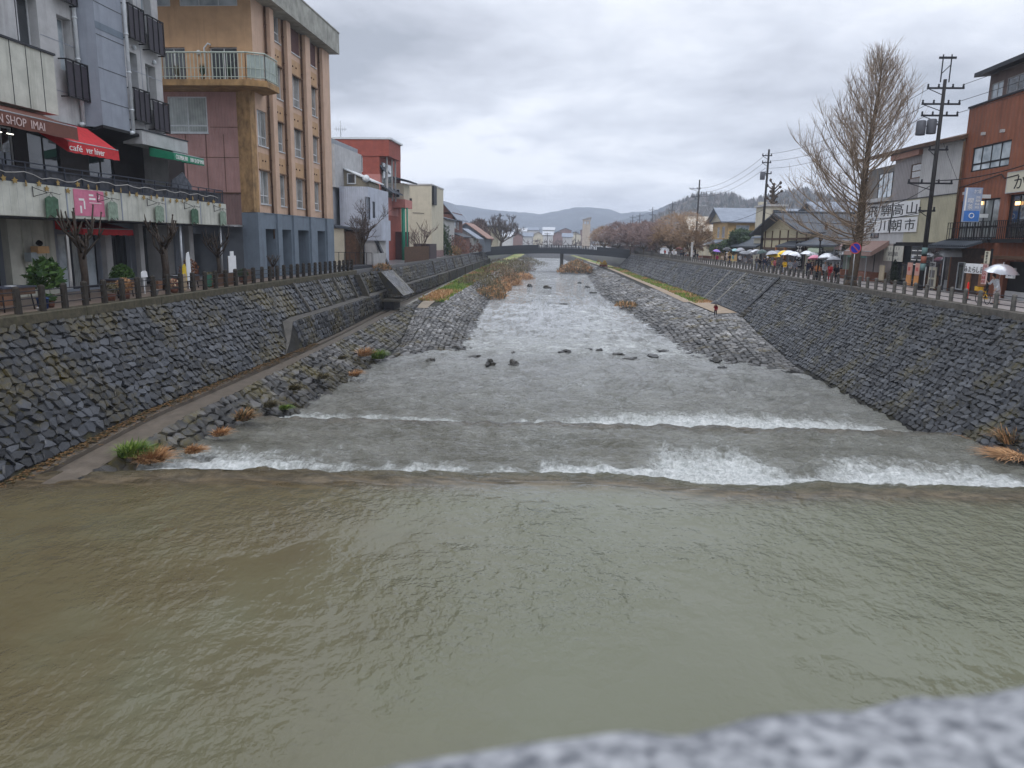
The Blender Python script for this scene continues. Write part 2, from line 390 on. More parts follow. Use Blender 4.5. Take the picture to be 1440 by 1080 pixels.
# right bank
RTX = tab([0, 100, 141, 207, 240, 300, 420], [22.9, 22.2, 20.6, 18.4, 16.8, 12, 4])
RBX = tab([0, 30, 38, 55, 71, 84, 124, 174, 218, 300, 420], [18.5, 18.5, 17.5, 17.2, 17.5, 18.6, 18.1, 15.7, 14.4, 9, 1])
RBZ = tab([0, 30, 38, 58, 71, 84, 420], [-5.5, -5.4, -6.0, -5.85, -4.85, -4.3, -4.3])
RRX = tab([0, 54, 58, 64, 71, 81, 86, 100, 133, 183, 244, 420], [17, 16.8, 14.7, 14.9, 15.0, 15.1, 14.6, 13.8, 12.9, 11.3, 8.4, -3])
RRZ = tab([0, 54, 58, 64, 71, 81, 420], [-6.1, -6.0, -5.8, -5.4, -5.0, -4.6, -4.55])
RWX = tab([0, 30, 38, 54, 57, 60, 69, 80, 100, 130, 158, 207, 280, 420], [18.6, 18.6, 17.6, 17.2, 14.0, 11.7, 10.3, 9.5, 8.2, 6.0, 5.4, 5.0, 5.2, -6])
WZ = tab([0, 60, 420], [-5.88, -5.92, -6.2])
POOLZ = -4.75; MIDZ = -5.32
CREST = tab([-18, -13.4, -7.3, 1.4, 5, 10, 16, 20], [22.6, 23.8, 24.4, 25.2, 24.7, 25.1, 25.6, 26])
C2 = tab([-14, 0, 18], [33.8, 34.5, 35.4])
def sm(a, b, x):
    t = min(1, max(0, (x - a) / (b - a))); return t * t * (3 - 2 * t)
def river_base(x, y):
    c1 = CREST(x) + .35 * noise.noise(Vector((x * .35, 0, 1.3))); c2 = C2(x)
    z = POOLZ - .10 * sm(c1 - 3.0, c1, y)
    z += (MIDZ - POOLZ + .1) * sm(c1 + .1, c1 + 1.4, y)
    z += (WZ(y) - MIDZ) * sm(c2, c2 + 1.3, y) if y > c2 else 0
    return z, c1, c2
def foam_at(x, y, c1, c2):
    f = 0.0
    # plumes below the first weir
    wx = tab([-16, -14.5, -13, -10, -8.5, -6.5, -5.8, -3.5, -2.6, -1.5, -.8, 1.6, 2.5, 4, 7, 9, 11, 13, 16.5, 18], [.3, 1.0, 1.0, .9, .6, .35, .9, .5, .7, .2, .95, 1.0, .4, 1.0, 1.15, .5, 1.0, 1.0, .95, .3])(x)
    wl = tab([-16, -13, -10, -7, -5, -2, 0, 2, 4, 7, 10, 13, 17], [4.2, 3.8, 3.2, 2.2, 2.6, 2.0, 2.8, 2.2, 6.5, 5.5, 5.0, 4.5, 3.6])(x)
    t = y - c1 - .5
    wl = wl * 1.25 + 1.0
    if t > 0: f = max(f, wx * (1.4 - 1.15 * t / wl))
    if 0.2 < t < 4: f = max(f, .86 - .45 * abs(t - 1.4) + .5 * noise.noise(Vector((x * .8, y * .5, 3))))
    t = y - c2 - .4
    if 0 < t < 5: f = max(f, .80 - .4 * abs(t - 2.0) + .5 * noise.noise(Vector((x * .6, y * .5, 6))))
    w2 = tab([-14, -12, -9, -6, -3.5, -1, 1, 4, 8, 13, 16, 17.5], [.8, .9, .55, .35, .5, .6, .95, 1.0, 1.05, 1.0, .8, .4])(x)
    l2 = tab([-14, -9, -3, 0, 8, 14, 18], [3.2, 1.8, 2.0, 3.6, 5.2, 4.2, 3.0])(x)
    l2 = l2 * 1.25 + .8
    if t > 0: f = max(f, 1.2 * w2 * (1.35 - 1.1 * t / l2))
    # rapids around the boulders and far shallows
    if y > 52: f = max(f, .62 * sm(50, 62, y) * (1 - sm(68, 82, y)))
    if y > 64: f = max(f, sm(56, 74, y) * .5 + .24 * noise.noise(Vector((x * .12, y * .05, 4))))
    # between
    if c1 + 1 < y < 62: f = max(f, .40 + .28 * noise.noise(Vector((x * .3, y * .2, 8))))
    return f
WATER = NB('river_water'); WATER.b.inputs['Specular IOR Level'].default_value = .5
def make_water():
    b = WATER
    fo = b.n('ShaderNodeAttribute', attribute_name='foam').outputs['Fac']
    ro = b.n('ShaderNodeAttribute', attribute_name='rough').outputs['Fac']
    big = b.noise(.16, 3, .5); med = b.noise(.6, 4, .6)
    bed = b.ramp(b.math('ADD', b.math('MULTIPLY', big, .7), b.math('MULTIPLY', med, .3)), [(.36, (.084, .066, .034)), (.5, (.100, .085, .046)), (.64, (.108, .102, .062))])
    s = b.n('ShaderNodeSeparateXYZ'); b.l(b.pos, s.inputs[0])
    deep = b.rng(s.outputs[0], -9, 0, 0, 1)
    bed = b.mixc(b.math('MULTIPLY', deep, .8), bed, (.125, .135, .095))
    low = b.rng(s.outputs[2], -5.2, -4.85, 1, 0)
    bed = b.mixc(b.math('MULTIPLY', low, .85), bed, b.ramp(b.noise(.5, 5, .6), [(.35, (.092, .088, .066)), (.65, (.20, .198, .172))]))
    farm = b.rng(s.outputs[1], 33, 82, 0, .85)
    bed = b.mixc(farm, bed, b.ramp(b.noise(1.0, 5, .65, b.vscale(.5, .22, 1)), [(.38, (.20, .21, .21)), (.6, (.42, .44, .46))]))  # aerated far water, lightened further in the colour for bright sky reflection
    cre = b.n('ShaderNodeAttribute', attribute_name='crest').outputs['Fac']
    bed = b.mixc(cre, bed, b.ramp(b.noise(1.2, 4, .6, b.vscale(1, 2.5, 1)), [(.4, (.04, .03, .018)), (.62, (.12, .09, .055))]))
    # foam break up
    fv = b.vscale(1.0, .55, 1.0)
    farv = b.noise(.75, 8, .7, b.vscale(1, .8, 1), .6)
    w1 = b.noise(1.3, 7, .68, fv, 1.2); w2 = b.noise(5.5, 6, .7, fv, .8)
    w3 = b.noise(3.2, 6, .7, b.vscale(2.0, .35, 1.0), .5)
    br = b.math('ADD', b.math('ADD', b.math('MULTIPLY', w1, .45), b.math('MULTIPLY', w2, .27)), b.math('MULTIPLY', w3, .28))
    fm_ = b.n('ShaderNodeMix', data_type='FLOAT'); b.l(b.rng(s.outputs[1], 50, 62, 0, 1), fm_.inputs[0]); b.l(br, fm_.inputs[2]); b.l(farv, fm_.inputs[3]); br = fm_.outputs[0]
    bed = b.mixc(b.math('MULTIPLY', b.rng(fo, .25, 1.0, 0, .7), b.rng(w1, .4, .6, .4, 1)), bed, (.36, .38, .36))
    k = b.rng(b.math('MULTIPLY_ADD', fo, .55, br), .82, 1.08, 0, 1)
    k = b.math('MULTIPLY', k, b.rng(fo, .05, .3, 0, 1))
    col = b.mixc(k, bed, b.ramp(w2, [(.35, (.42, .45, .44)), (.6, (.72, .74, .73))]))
    rough = b.mixc(k, (.035, .035, .035), (.6, .6, .6))
    # ripples
    d1 = b.noise(.55, 3, .5, b.vscale(1, .8, 1), .5)
    d2 = b.noise(2.4, 3, .5, b.vscale(1.0, .7, 1.0), .25)
    d3 = b.noise(6.5, 3, .5, b.vscale(.9, .75, 1), .3)
    patch = b.rng(b.noise(.12, 4, .55), .40, .60, .18, 1.15)
    h = b.math('ADD', b.math('MULTIPLY', d1, .5), b.math('MULTIPLY', d2, .62))
    h = b.math('ADD', h, b.math('MULTIPLY', d3, .28))
    h = b.math('MULTIPLY', h, patch)
    e2 = b.noise(1.6, 6, .65, b.vscale(.55, 1.3, 1), .8); e3 = b.noise(5.0, 5, .65, b.vscale(.5, 1.2, 1), .4)
    h2 = b.math('MULTIPLY', b.math('ADD', b.math('MULTIPLY', e2, 1.1), b.math('MULTIPLY', e3, .95)), ro)
    hh = b.math('ADD', h, h2)
    hh = b.math('ADD', hh, b.math('MULTIPLY', k, .25))
    nb = b.bump(hh, 1.0, .24)
    b.l(rough, b.b.inputs['Roughness']); b.b.inputs['IOR'].default_value = 1.33
    return b.done(col, None, nb)
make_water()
def river():
    rows = []
    y = -14.0
    while y < 430:
        rows.append(y)
        y += .5 if y < 14 else .22 if y < 21 else .11 if y < 30 else .16 if y < 45 else .3 if y < 70 else .8 if y < 110 else 2.5 if y < 240 else 8
    nx = 200; V = []; FO = []; RO = []; CRS_ = []
    for y in rows:
        x0 = min(LWX(y), LBX(y)) - .6 if y < 24 else LWX(y) - .9; x1 = RWX(y) + .9
        if y < 24: x0 = LBX(y) - 1.0
        for i in range(nx + 1):
            x = x0 + (x1 - x0) * i / nx
            z, c1, c2 = river_base(x, y)
            rough = sm(c1 - 1.2, c1 + .6, y)
            amp = .012 + .13 * rough; CRS_.append(.85 * math.exp(-((y - c1 + .8) / 1.0) ** 2) + (.7 * math.exp(-((y - c2 + .1) / .5) ** 2)))
            fo = foam_at(x, y, c1, c2) if y > c1 - .2 else 0
            if 15 < y < 130:
                p = Vector((x * .7, y * .95, 0)); a = noise.noise(p * 1.1); b_ = noise.noise(p * 2.9 + Vector((5, 2, 1)))
                z += amp * (a + .6 * b_) + (.05 * rough * noise.noise(p * 5.2) if y < 62 else 0) + (.24 * min(fo, 1) if y < 50 else .12 * min(fo, 1)) * rough * (noise.noise(p * 2.1 + Vector((1, 9, 3))) + .3 * noise.noise(p * 5))
                # flutes on the lip of the weir
                g = math.exp(-((y - c1 + .6) / .9) ** 2)
                z += .16 * g * noise.noise(Vector((x * .55 + y * .5, y * 1.6 + x * .2, 9)))
                if 52 < y < 75: z += .09 * noise.noise(Vector((x * .5, y * .35, 2)))
                # upwelling boil where the plunging jet meets the lower pool
                z += .15 * math.exp(-((y - c1 - 1.9) / .6) ** 2) * max(0, fo - .4)
            V.append((x, y, z)); FO.append(fo); RO.append(rough * (1.35 if y < 62 else 1.0))
    fs = []
    for j in range(len(rows) - 1):
        for i in range(nx):
            a = j * (nx + 1) + i; fs.append((a, a + 1, a + nx + 2, a + nx + 1))
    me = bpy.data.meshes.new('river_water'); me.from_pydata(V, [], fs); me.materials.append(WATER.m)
    at = me.attributes.new('foam', 'FLOAT', 'POINT'); at.data.foreach_set('value', FO)
    at = me.attributes.new('crest', 'FLOAT', 'POINT'); at.data.foreach_set('value', CRS_)
    at = me.attributes.new('rough', 'FLOAT', 'POINT'); at.data.foreach_set('value', RO)
    me.polygons.foreach_set('use_smooth', [True] * len(fs)); me.update()
    o = bpy.data.objects.new('river_water', me); COL.objects.link(o)
    tag(o, 'grey green river dropping over two low weirs with white foam', None, None, 'structure')
river()
# ---------------------------------------------------------------- stones
def stones(mb, P, u0, u1, L_, su, sv, seed, hgt=.07, gap=.10, skew=0.0, jit=.22, mi=0, tfn=None):
    """irregular six-sided blocks pitched on the surface P(u, s, h); s runs 0..L_(u)"""
    rnd = random.Random(seed)
    hs = su / 2; q = sv / 3
    j = 0; Lmax = max(L_(u0 + (u1 - u0) * k / 20) for k in range(21))
    while j * sv < Lmax + sv:
        sc = (j + .5) * sv; i = 0; uo = u0 + (su / 2 if j % 2 else 0) + (skew * sc) % su - su
        while True:
            uc = uo + i * su; i += 1
            if uc > u1: break
            Lc = L_(uc)
            if uc < u0 or sc > Lc - sv * .3: continue
            C = [(uc - hs, sc - sv / 2 + q / 2), (uc, sc - sv / 2 - q / 2), (uc + hs, sc - sv / 2 + q / 2), (uc + hs, sc + sv / 2 - q / 2), (uc, sc + sv / 2 + q / 2), (uc - hs, sc + sv / 2 - q / 2)]
            D = []
            for a, b in C:
                n = noise.noise_vector(Vector((a * 3.1 + seed, b * 3.7, seed * 1.7)))
                D.append((a + n.x * jit * su * 2.4, min(max(b + n.y * jit * sv * 2.4, 0), Lc)))
            cu = sum(d[0] for d in D) / 6; cs = sum(d[1] for d in D) / 6
            h = hgt * rnd.uniform(.55, 1.25); k1 = 1 - gap; k2 = 1 - gap - rnd.uniform(.12, .24)
            mb.tone = rnd.random() if tfn is None else tfn(uc, sc, rnd)
            tx, ty = rnd.uniform(-.35, .35), rnd.uniform(-.35, .35)
            vs = [P(cu + (a - cu) * k1, cs + (b - cs) * k1, -.04) for a, b in D]
            vs += [P(cu + (a - cu) * k1, cs + (b - cs) * k1, h * .45) for a, b in D]
            vs += [P(cu + (a - cu) * k2, cs + (b - cs) * k2, h * (1 + tx * (a - cu) / hs + ty * (b - cs) / sv * 2 + rnd.uniform(-.12, .12))) for a, b in D]
            fs = [(m_, (m_ + 1) % 6, 6 + (m_ + 1) % 6, 6 + m_) for m_ in range(6)] + [(6 + m_, 6 + (m_ + 1) % 6, 12 + (m_ + 1) % 6, 12 + m_) for m_ in range(6)]
            fs += [(12, 13, 14, 15), (12, 15, 16, 17)]
            mb.mesh(vs, fs, mi)
        j += 1
    mb.tone = .5
def ruled(A, B, flip=1):
    def P(u, s, h):
        a = A(u); b = B(u); d = b - a; L_ = d.length; t = (A(u + .5) - A(u - .5)).normalized(); n = t.cross(d / L_) * flip
        return a + d * (s / L_) + n * h
    def Ln(u): return (B(u) - A(u)).length
    return P, Ln
def sheet(mb, A, B, y0, y1, st, mi=0, n=1, off=0.0):
    y = y0
    while y < y1 - 1e-6:
        y2 = min(y + st, y1)
        a0, b0, a1, b1 = A(y), B(y), A(y2), B(y2)
        for k in range(n):
            p, q = k / n, (k + 1) / n
            mb.face([a0.lerp(b0, p), a0.lerp(b0, q), a1.lerp(b1, q), a1.lerp(b1, p)], mi)
        y = y2
V3 = lambda x, y, z: Vector((x, y, z))
STW = stonemat('blue_grey_wall_stone', [(.1, (.004, .005, .007)), (.5, (.0115, .0135, .018)), (.9, (.056, .061, .072))], (.060, .045, .007), 1.1, .36, .3)
STR_ = stonemat('right_wall_stone', [(.1, (.005, .006, .008)), (.5, (.0135, .0155, .020)), (.92, (.058, .063, .072))], (.05, .042, .013), .65, .38)
STB = stonemat('berm_stone', [(.1, (.035, .035, .034)), (.5, (.115, .113, .11)), (.9, (.27, .265, .26))], (.13, .10, .03), .35, .5)
STL = stonemat('low_wall_stone', [(.1, (.014, .014, .014)), (.5, (.04, .039, .038)), (.9, (.12, .115, .11))], (.075, .06, .015), 1.15, .5)
JOINT = stonemat('mossy_joint', [(.1, (.006, .006, .006)), (.9, (.02, .018, .014))], (.045, .04, .012), .9, .8)
# left retaining wall: upper face, ledge, lower face beyond y=48
LZt = -.30
def lt(y): return V3(LTX(y), y, LZt)
def lb(y): return V3(LBX(y), y, LBZ(y))
def ledge_t(y):        # foot of the upper face
    k = sm(46.5, 50, y); a, b = lt(y), lb(y); d = a.lerp(b, .52); return b.lerp(d, k)
def ledge_o(y):
    k = sm(46.5, 50, y); a = ledge_t(y); b = lb(y); w = .75 * k
    return V3(min(a.x + w, b.x - .02 * k), y, a.z - .05 * k) if k > 0 else b
m = MB(); SW = 7.0
sheet(m, lt, ledge_t, SW, 230, 1.5, 0); sheet(m, ledge_t, ledge_o, 46.5, 230, 1.5, 2); sheet(m, ledge_o, lb, 46.5, 230, 1.5, 0)
Pn, Ln = ruled(lt, ledge_t, -1)
stones(m, Pn, 14, 47, Ln, .47, .33, 3, .085, .07, .9, .25, 1)
stones(m, Pn, 47, 130, Ln, .62, .42, 4, .08, .09, .9, .2, 1)
Pn2, Ln2 = ruled(ledge_o, lb, -1)
stones(m, Pn2, 49.5, 130, Ln2, .55, .4, 5, .08, .09, .9, .2, 1)
stones(m, Pn, 130, 226, Ln, 1.3, .7, 6, .08, .08, .9, .2, 1)
LEDGE = paint('ledge_concrete', (.10, .094, .085), dirt=(.06, .055, .045), var=.35, scale=2)
lw = m.build('retaining_wall', [JOINT, STW, LEDGE])
tag(lw, 'mossy dark stone retaining wall along the left bank below the shops', 'retaining wall')
# pale ribs and dark buttress steps on the left wall, as parts
for y, mt, wd in ((55.3, LEDGE, .22), (60.8, LEDGE, .22), (65, LEDGE, .22), (69.5, CONCD, .35), (88, CONCD, .5), (118, CONCD, .5), (132, CONCD, .5), (142, CONCD, .5), (156, CONCD, .5), (172, CONCD, .6), (190, CONCD, .6), (207, CONCD, .6)):
    q = MB(); a, b = lt(y), ledge_t(y)
    q.slab([a + V3(.02, 0, .02), b + V3(.02, 0, 0), b + V3(.2, 0, .05), a + V3(.2, 0, .06)], (0, wd, 0))
    if y > 80: a, b = ledge_o(y), lb(y); q.slab([a + V3(0, 0, 0), b, b + V3(.2, 0, .05), a + V3(.2, 0, .06)], (0, wd, 0))
    q.build('rib', mt, lw)
# outlet recess near y 73..80
q = MB()
q.slab([V3(-21.4, 72, -.35), V3(-21.4, 72, -3.2), V3(-19.3, 72, -3.2), V3(-20.6, 72, -.35)], (0, .4, 0))
q.slab([V3(-20.4, 78, -.35), V3(-19.2, 78, -2.6), V3(-17.6, 78, -2.75), V3(-20.0, 78, -.3)], (0, 5.5, 0), 1)
q.box(-19.7, -17.7, 77, 80.5, -3.35, -3.1); q.box(-19.6, -18.5, 77.3, 80.2, -4.2, -3.35, 2)
q.build('outlet', [CONCD, STW, BLK], lw)
# concrete kerb on top of the left wall
def kerb(name, label, X, y0, y1, side, mat):
    m = MB(); y = y0
    while y < y1:
        y2 = min(y + 6, y1); a, b = X(y), X(y2); s_ = side
        def q(x, yy, z, o): return (x + o * s_, yy, z)
        prof = [(-.42, -.34), (.12, -.34), (.12, .02), (.06, .06), (-.42, .06)]
        A = [q(a, y, p[1], p[0]) for p in prof]; B = [q(b, y2 - .03, p[1], p[0]) for p in prof]; n = len(prof)
        m.mesh(A + B, [tuple(range(n)), tuple(range(n, 2 * n))[::-1]] + [(i, (i + 1) % n, n + (i + 1) % n, n + i) for i in range(n)]); y = y2
    tag(m.build(name, mat), label, 'kerb')
kerb('concrete_kerb', 'dark mossy concrete kerb capping the left river wall', LTX, 7, 73, 1, MOSSC)
kerb('concrete_kerb', 'grey concrete kerb capping the long right river wall', RTX, 12, 232, -1, paint('stained_kerb', (.12, .11, .095), dirt=(.05, .045, .03), var=.45, scale=3, bump=.5, bs=12))
# left path with gutter
PATH = paint('wet_path', (.125, .105, .085), rough=.35, var=.3, scale=2, bump=.4, bs=12, dirt=(.06, .05, .035))
m = MB()
def pf(k, dz=0): return lambda y: V3(LBX(y) + (LPX(y) - LBX(y)) * k, y, LBZ(y) + (LPZ(y) - LBZ(y)) * k + dz)
sheet(m, pf(-.12, .0), pf(.28), 7, 200, 2); sheet(m, pf(.28), pf(.281, -.16), 7, 200, 2); sheet(m, pf(.281, -.16), pf(.62, -.16), 7, 200, 2)
sheet(m, pf(.62, -.16), pf(.621, .05), 7, 200, 2); sheet(m, pf(.621, .05), pf(1.06, .03), 7, 200, 2)
Pq, Lq = ruled(pf(.66, .05), pf(1.0, .04), 1)
tag(m.build('footpath', PATH), 'wet concrete footpath with a gutter at the foot of the left wall', None, None, 'structure')
# leaf litter and moss strip along the wall foot
m = MB(); rnd = random.Random(8)
for i in range(2600):
    y = rnd.uniform(20, 52); k = abs(rnd.gauss(0, .35)) * (.4 + .6 * (noise.noise(Vector((y * .5, 0, 0))) + .5))
    x = LBX(y) + k * 1.1; z = LBZ(y) + .012 + rnd.uniform(0, .05); s_ = rnd.uniform(.03, .09); a = rnd.uniform(0, 6.3); m.tone = rnd.random()
    c, s2 = math.cos(a) * s_, math.sin(a) * s_
    m.face([(x - c, y - s2, z), (x + s2, y - c, z + .02), (x + c, y + s2, z + .01), (x - s2, y + c, z + .03)])
LITTER = leafmat('leaf_litter', (.04, .035, .012), (.16, .085, .035))
tag(m.build('leaf_litter', LITTER), 'brown leaf litter along the foot of the left wall', None, None, 'stuff')
# low stone wall from the path down to the water
def la(y): return V3(LPX(y), y, LPZ(y) + .02)
def lwv(y):
    if y < 54: return V3(LWX(y) , y, (MIDZ if y < C2(-14) else WZ(y)) - .45)
    # valley between the low wall and the apron
    k = sm(54, 92, y); return V3(LPX(y) + 3.3 - 2.6 * k, y, -6.05 + (LPZ(y) + 5.95) * k)
m = MB(); sheet(m, la, lwv, 21, 95, 1.5)
Pw, Lw = ruled(la, lwv, -1)
stones(m, Pw, 21.5, 54, Lw, .58, .45, 11, .13, .06, .3, .26, 1); stones(m, Pw, 54, 92, Lw, .6, .42, 12, .1, .1, .9, .2, 1)
lowwall = m.build('low_stone_wall', [JOINT, STL]); tag(lowwall, 'rough low stone wall between the footpath and the weir, tufts growing in it', 'stone wall')
# left berm
def lr(y): return V3(LRX(y), y, LRZ(y))
def lw2(y): return V3(LWX(y) + .22 * (LWX(y) - LRX(y)) / max(.4, LRZ(y) - WZ(y)), y, WZ(y) - .5)
def lpa(y): return V3(LPX(y), y, LPZ(y) + .02)
BGRASS = NB('bank_ground')
bn = BGRASS.math('ADD', BGRASS.math('MULTIPLY', BGRASS.noise(.12, 4, .55), .8), BGRASS.math('MULTIPLY', BGRASS.noise(1.4, 5, .6), .2))
BGRASS.done(BGRASS.ramp(bn, [(.40, (.09, .15, .035)), (.50, (.15, .20, .05)), (.56, (.33, .26, .10)), (.66, (.17, .21, .07))]), .8, BGRASS.bump(BGRASS.noise(9, 4), .6, .08))
SAND = paint('sandy_gravel', (.27, .225, .17), rough=.7, var=.2, streak=False)
EARTH = paint('earth_path', (.29, .225, .16), rough=.7, var=.25, streak=False, bump=.3, bs=12)
m = MB()
sheet(m, lwv, lr, 54, 92, 1.5, 0, 3); sheet(m, lr, lw2, 54, 420, 2, 0, 3)
P1, L1_ = ruled(lwv, lr, -1); stones(m, P1, 54.5, 85, L1_, .85, .36, 21, .08, .1, .4, .24, 1)
P2, L2_ = ruled(lr, lw2, -1); stones(m, P2, 150, 320, L2_, 1.6, .9, 23, .12, .08, .9, .2, 1); stones(m, P2, 54.5, 150, L2_, .7, .42, 22, .12, .1, .9, .22, 1)
tag(m.build('river_bank', [JOINT, STB]), 'grey stone paved apron on the left bank sloping into the river', None, None, 'structure')
m = MB(); sheet(m, lambda y: lpa(y) + V3(0, 0, .03), lambda y: lr(y) + V3(0, 0, .03), 92, 420, 2, 0, 3)
tag(m.build('grass_bank', BGRASS.m), 'patchy green and straw grass strip on the left bank', None, None, 'structure')
m = MB(); sheet(m, lambda y: lwv(y).lerp(lr(y), .05) + V3(0, 0, .09), lambda y: lwv(y).lerp(lr(y), .62) + V3(0, 0, .11), 83.5, 92, 1.0, 0, 2)
tag(m.build('gravel_patch', SAND), 'pale sandy gravel patch before the grass strip', None, None, 'structure')
m = MB(); sheet(m, lambda y: lpa(y) + V3(-.16, 0, .12), lambda y: lpa(y) + V3(.16, 0, .12), 78, 300, 3); sheet(m, lambda y: lpa(y) + V3(.16, 0, .12), lambda y: lpa(y) + V3(.16, 0, -.1), 78, 300, 3)
tag(m.build('path_edging', CONC), 'pale concrete edging between the gutter and the grass', None, None, 'structure')
def grass(label, f0, f1, y0, y1, n, seed, up=.28):
    rnd = random.Random(seed); mb = MB()
    for i in range(n):
        y = y0 + (y1 - y0) * rnd.random() ** 1.3; k = rnd.uniform(-.06, 1.04) + .1 * noise.noise(Vector((y * .4, 0, seed))); p = f0(y).lerp(f1(y), k); g = noise.noise(Vector((p.x * .25, p.y * .12, 2))) + rnd.gauss(0, .15)
        d = Vector((rnd.gauss(0, .4), rnd.gauss(0, .4), 1)) * up * rnd.uniform(.5, 1.3); w_ = Vector((rnd.uniform(-1, 1), rnd.uniform(-1, 1), 0)).normalized() * .09; mb.tone = rnd.random(); mb.face([p - w_, p + w_, p + d], 0 if g > -.12 else 1)
    tag(mb.build('grass', [GRASSG, REED]), label, None, None, 'stuff')
grass('green and straw grass growing on the left bank strip', lambda y: lpa(y) + V3(.3, 0, 0), lr, 91, 230, 9000, 1)
# right wall
RZt = -.30
def rt(y): return V3(RTX(y), y, RZt)
def rb(y): return V3(RBX(y), y, RBZ(y))
m = MB(); sheet(m, rt, rb, 6, 228, 1.5); Pr, Lr = ruled(rt, rb, 1)
stones(m, Pr, 20, 78, Lr, .47, .30, 31, .08, .08, -1.1, .22, 1); stones(m, Pr, 78, 140, Lr, .6, .42, 32, .08, .08, -1.1, .18, 1); stones(m, Pr, 140, 226, Lr, 1.2, .7, 33, .08, .08, -.9, .18, 1)
rw = m.build('retaining_wall', [JOINT, STR_]); tag(rw, 'blue grey stone retaining wall sloping up to the market street on the right', 'retaining wall')
# drain chute and steps on the right wall
q = MB(); Pd = Pr
for i in range(14):
    s0 = i * .36; s1 = s0 + .36
    if s1 > Lr(82): break
    q.mesh([Pd(82, s0, .0), Pd(82.55, s0, .0), Pd(82.55, s1, 0), Pd(82, s1, 0), Pd(82, s0, .22), Pd(82.55, s0, .22), Pd(82.55, s1, .16), Pd(82, s1, .16)], MB.BOXF)
q.build('drain_chute', BLK, rw)
q = MB()
for i in range(4):
    q.box(19.0 - i * .33, 19.7 - i * .33, 80.4, 81.9, -4.6, -3.4 - i * .28)
q.build('steps', CONCD, rw)
for y, mt in ((97, CONC), (105, CONC), (117, CONCD), (146, CONCD), (166, CONCD)):
    q = MB(); q.mesh([Pr(y, 0, 0), Pr(y + .3, 0, 0), Pr(y + .3, Lr(y), 0), Pr(y, Lr(y), 0), Pr(y, 0, .12), Pr(y + .3, 0, .12), Pr(y + .3, Lr(y), .12), Pr(y, Lr(y), .12)], MB.BOXF)
    q.build('rib', mt, rw)
# right berm
def rr(y): return V3(RRX(y), y, RRZ(y))
def rw2(y): return V3(RWX(y) - .5 * (RRX(y) - RWX(y)) / max(.4, RRZ(y) - WZ(y)), y, WZ(y) - .5)
m = MB(); sheet(m, rb, rr, 54, 420, 2, 0, 2); sheet(m, rr, rw2, 54, 420, 2, 0, 3)
P3, L3_ = ruled(rb, rr, 1); stones(m, P3, 55, 84, L3_, .8, .4, 41, .07, .1, .2, .24, 1)
P3b, L3b = ruled(lambda y: rb(y).lerp(rr(y), .62), rr, 1); stones(m, P3b, 84, 130, L3b, .6, .4, 43, .06, .1, .2, .24, 1)
P4, L4_ = ruled(rr, rw2, 1); stones(m, P4, 55, 160, L4_, .8, .5, 42, .14, .1, -.8, .24, 1); stones(m, P4, 160, 320, L4_, 1.6, .9, 44, .14, .08, -.8, .24, 1)
tag(m.build('river_bank', [JOINT, STB]), 'grey stone paved point on the right bank narrowing into the river', None, None, 'structure')
m = MB(); sheet(m, lambda y: rb(y) + V3(.2, 0, .03), lambda y: rb(y).lerp(rr(y), .5) + V3(0, 0, .05), 100, 420, 2, 0, 2)
tag(m.build('grass_bank', BGRASS.m), 'bright green grass strip below the right wall', None, None, 'structure')
m = MB(); sheet(m, lambda y: rb(y).lerp(rr(y), .05) + V3(0, 0, .1), lambda y: rb(y).lerp(rr(y), .6) + V3(0, 0, .1), 84, 100, 1, 0, 1); sheet(m, lambda y: rb(y).lerp(rr(y), .5) + V3(0, 0, .1), lambda y: rb(y).lerp(rr(y), .75) + V3(0, 0, .1), 100, 300, 2)
tag(m.build('earth_path', EARTH), 'sandy brown earth path on the right bank', None, None, 'structure')
grass('green grass growing below the right wall', lambda y: rb(y) + V3(.3, 0, 0), lambda y: rb(y).lerp(rr(y), .5), 98, 230, 6000, 2)
# weir concrete
m = MB()
for i in range(36):
    x0 = -17.5 + i; x1 = x0 + 1
    for CC, zt, zb in ((CREST, -4.95, -5.6), (C2, -5.5, -6.2)):
        lo = LWX(35) if CC is C2 else -16
        if x0 < lo - 1: continue
        a, b = CC(x0), CC(x1); m.mesh([(x0, a - .5, zb), (x1, b - .5, zb), (x1, b + .0, zb), (x0, a, zb), (x0, a - .5, zt), (x1, b - .5, zt), (x1, b, zt), (x0, a, zt)], MB.BOXF)
tag(m.build('weir', CONCD), 'low concrete weir sill under the falling water', 'weir')
# ground on both sides
m = MB()
def far(x): return lambda y: V3(x, y, 0)
sheet(m, lambda y: V3(LTX(y) - .40, y, 0), far(-420), -30, 430, 6); sheet(m, lambda y: V3(LTX(y) - .4, y, 0), lambda y: V3(LTX(y) - .4, y, -7), -30, 430, 6)
m.face([(-2600, 430, -.02), (2600, 430, -.02), (2600, 2600, -.02), (-2600, 2600, -.02)]); m.face([(-60, 429.9, -7), (60, 429.9, -7), (60, 430, 0), (-60, 430, 0)])
m.face([(-2600, -30, -.05), (-420, -30, -.05), (-420, 430, -.05), (-2600, 430, -.05)]); m.face([(2600, -30, -.05), (420, -30, -.05), (420, 430, -.05), (2600, 430, -.05)])
FARG = paint('far_ground', (.12, .12, .10), rough=.8, var=.3, scale=.02, streak=False)
sheet(m, lambda y: V3(RTX(y) + .40, y, 0), far(420), -30, 430, 6, 0); sheet(m, lambda y: V3(RTX(y) + .4, y, 0), lambda y: V3(RTX(y) + .4, y, -7), -30, 430, 6)
tag(m.build('ground', ASPH), 'wet asphalt street level ground on both banks', None, None, 'structure')
m = MB(); sheet(m, lambda y: V3(LTX(y) - .42, y, .008), lambda y: V3(LTX(y) - 6.2, y, .008), 7, 60, 3)
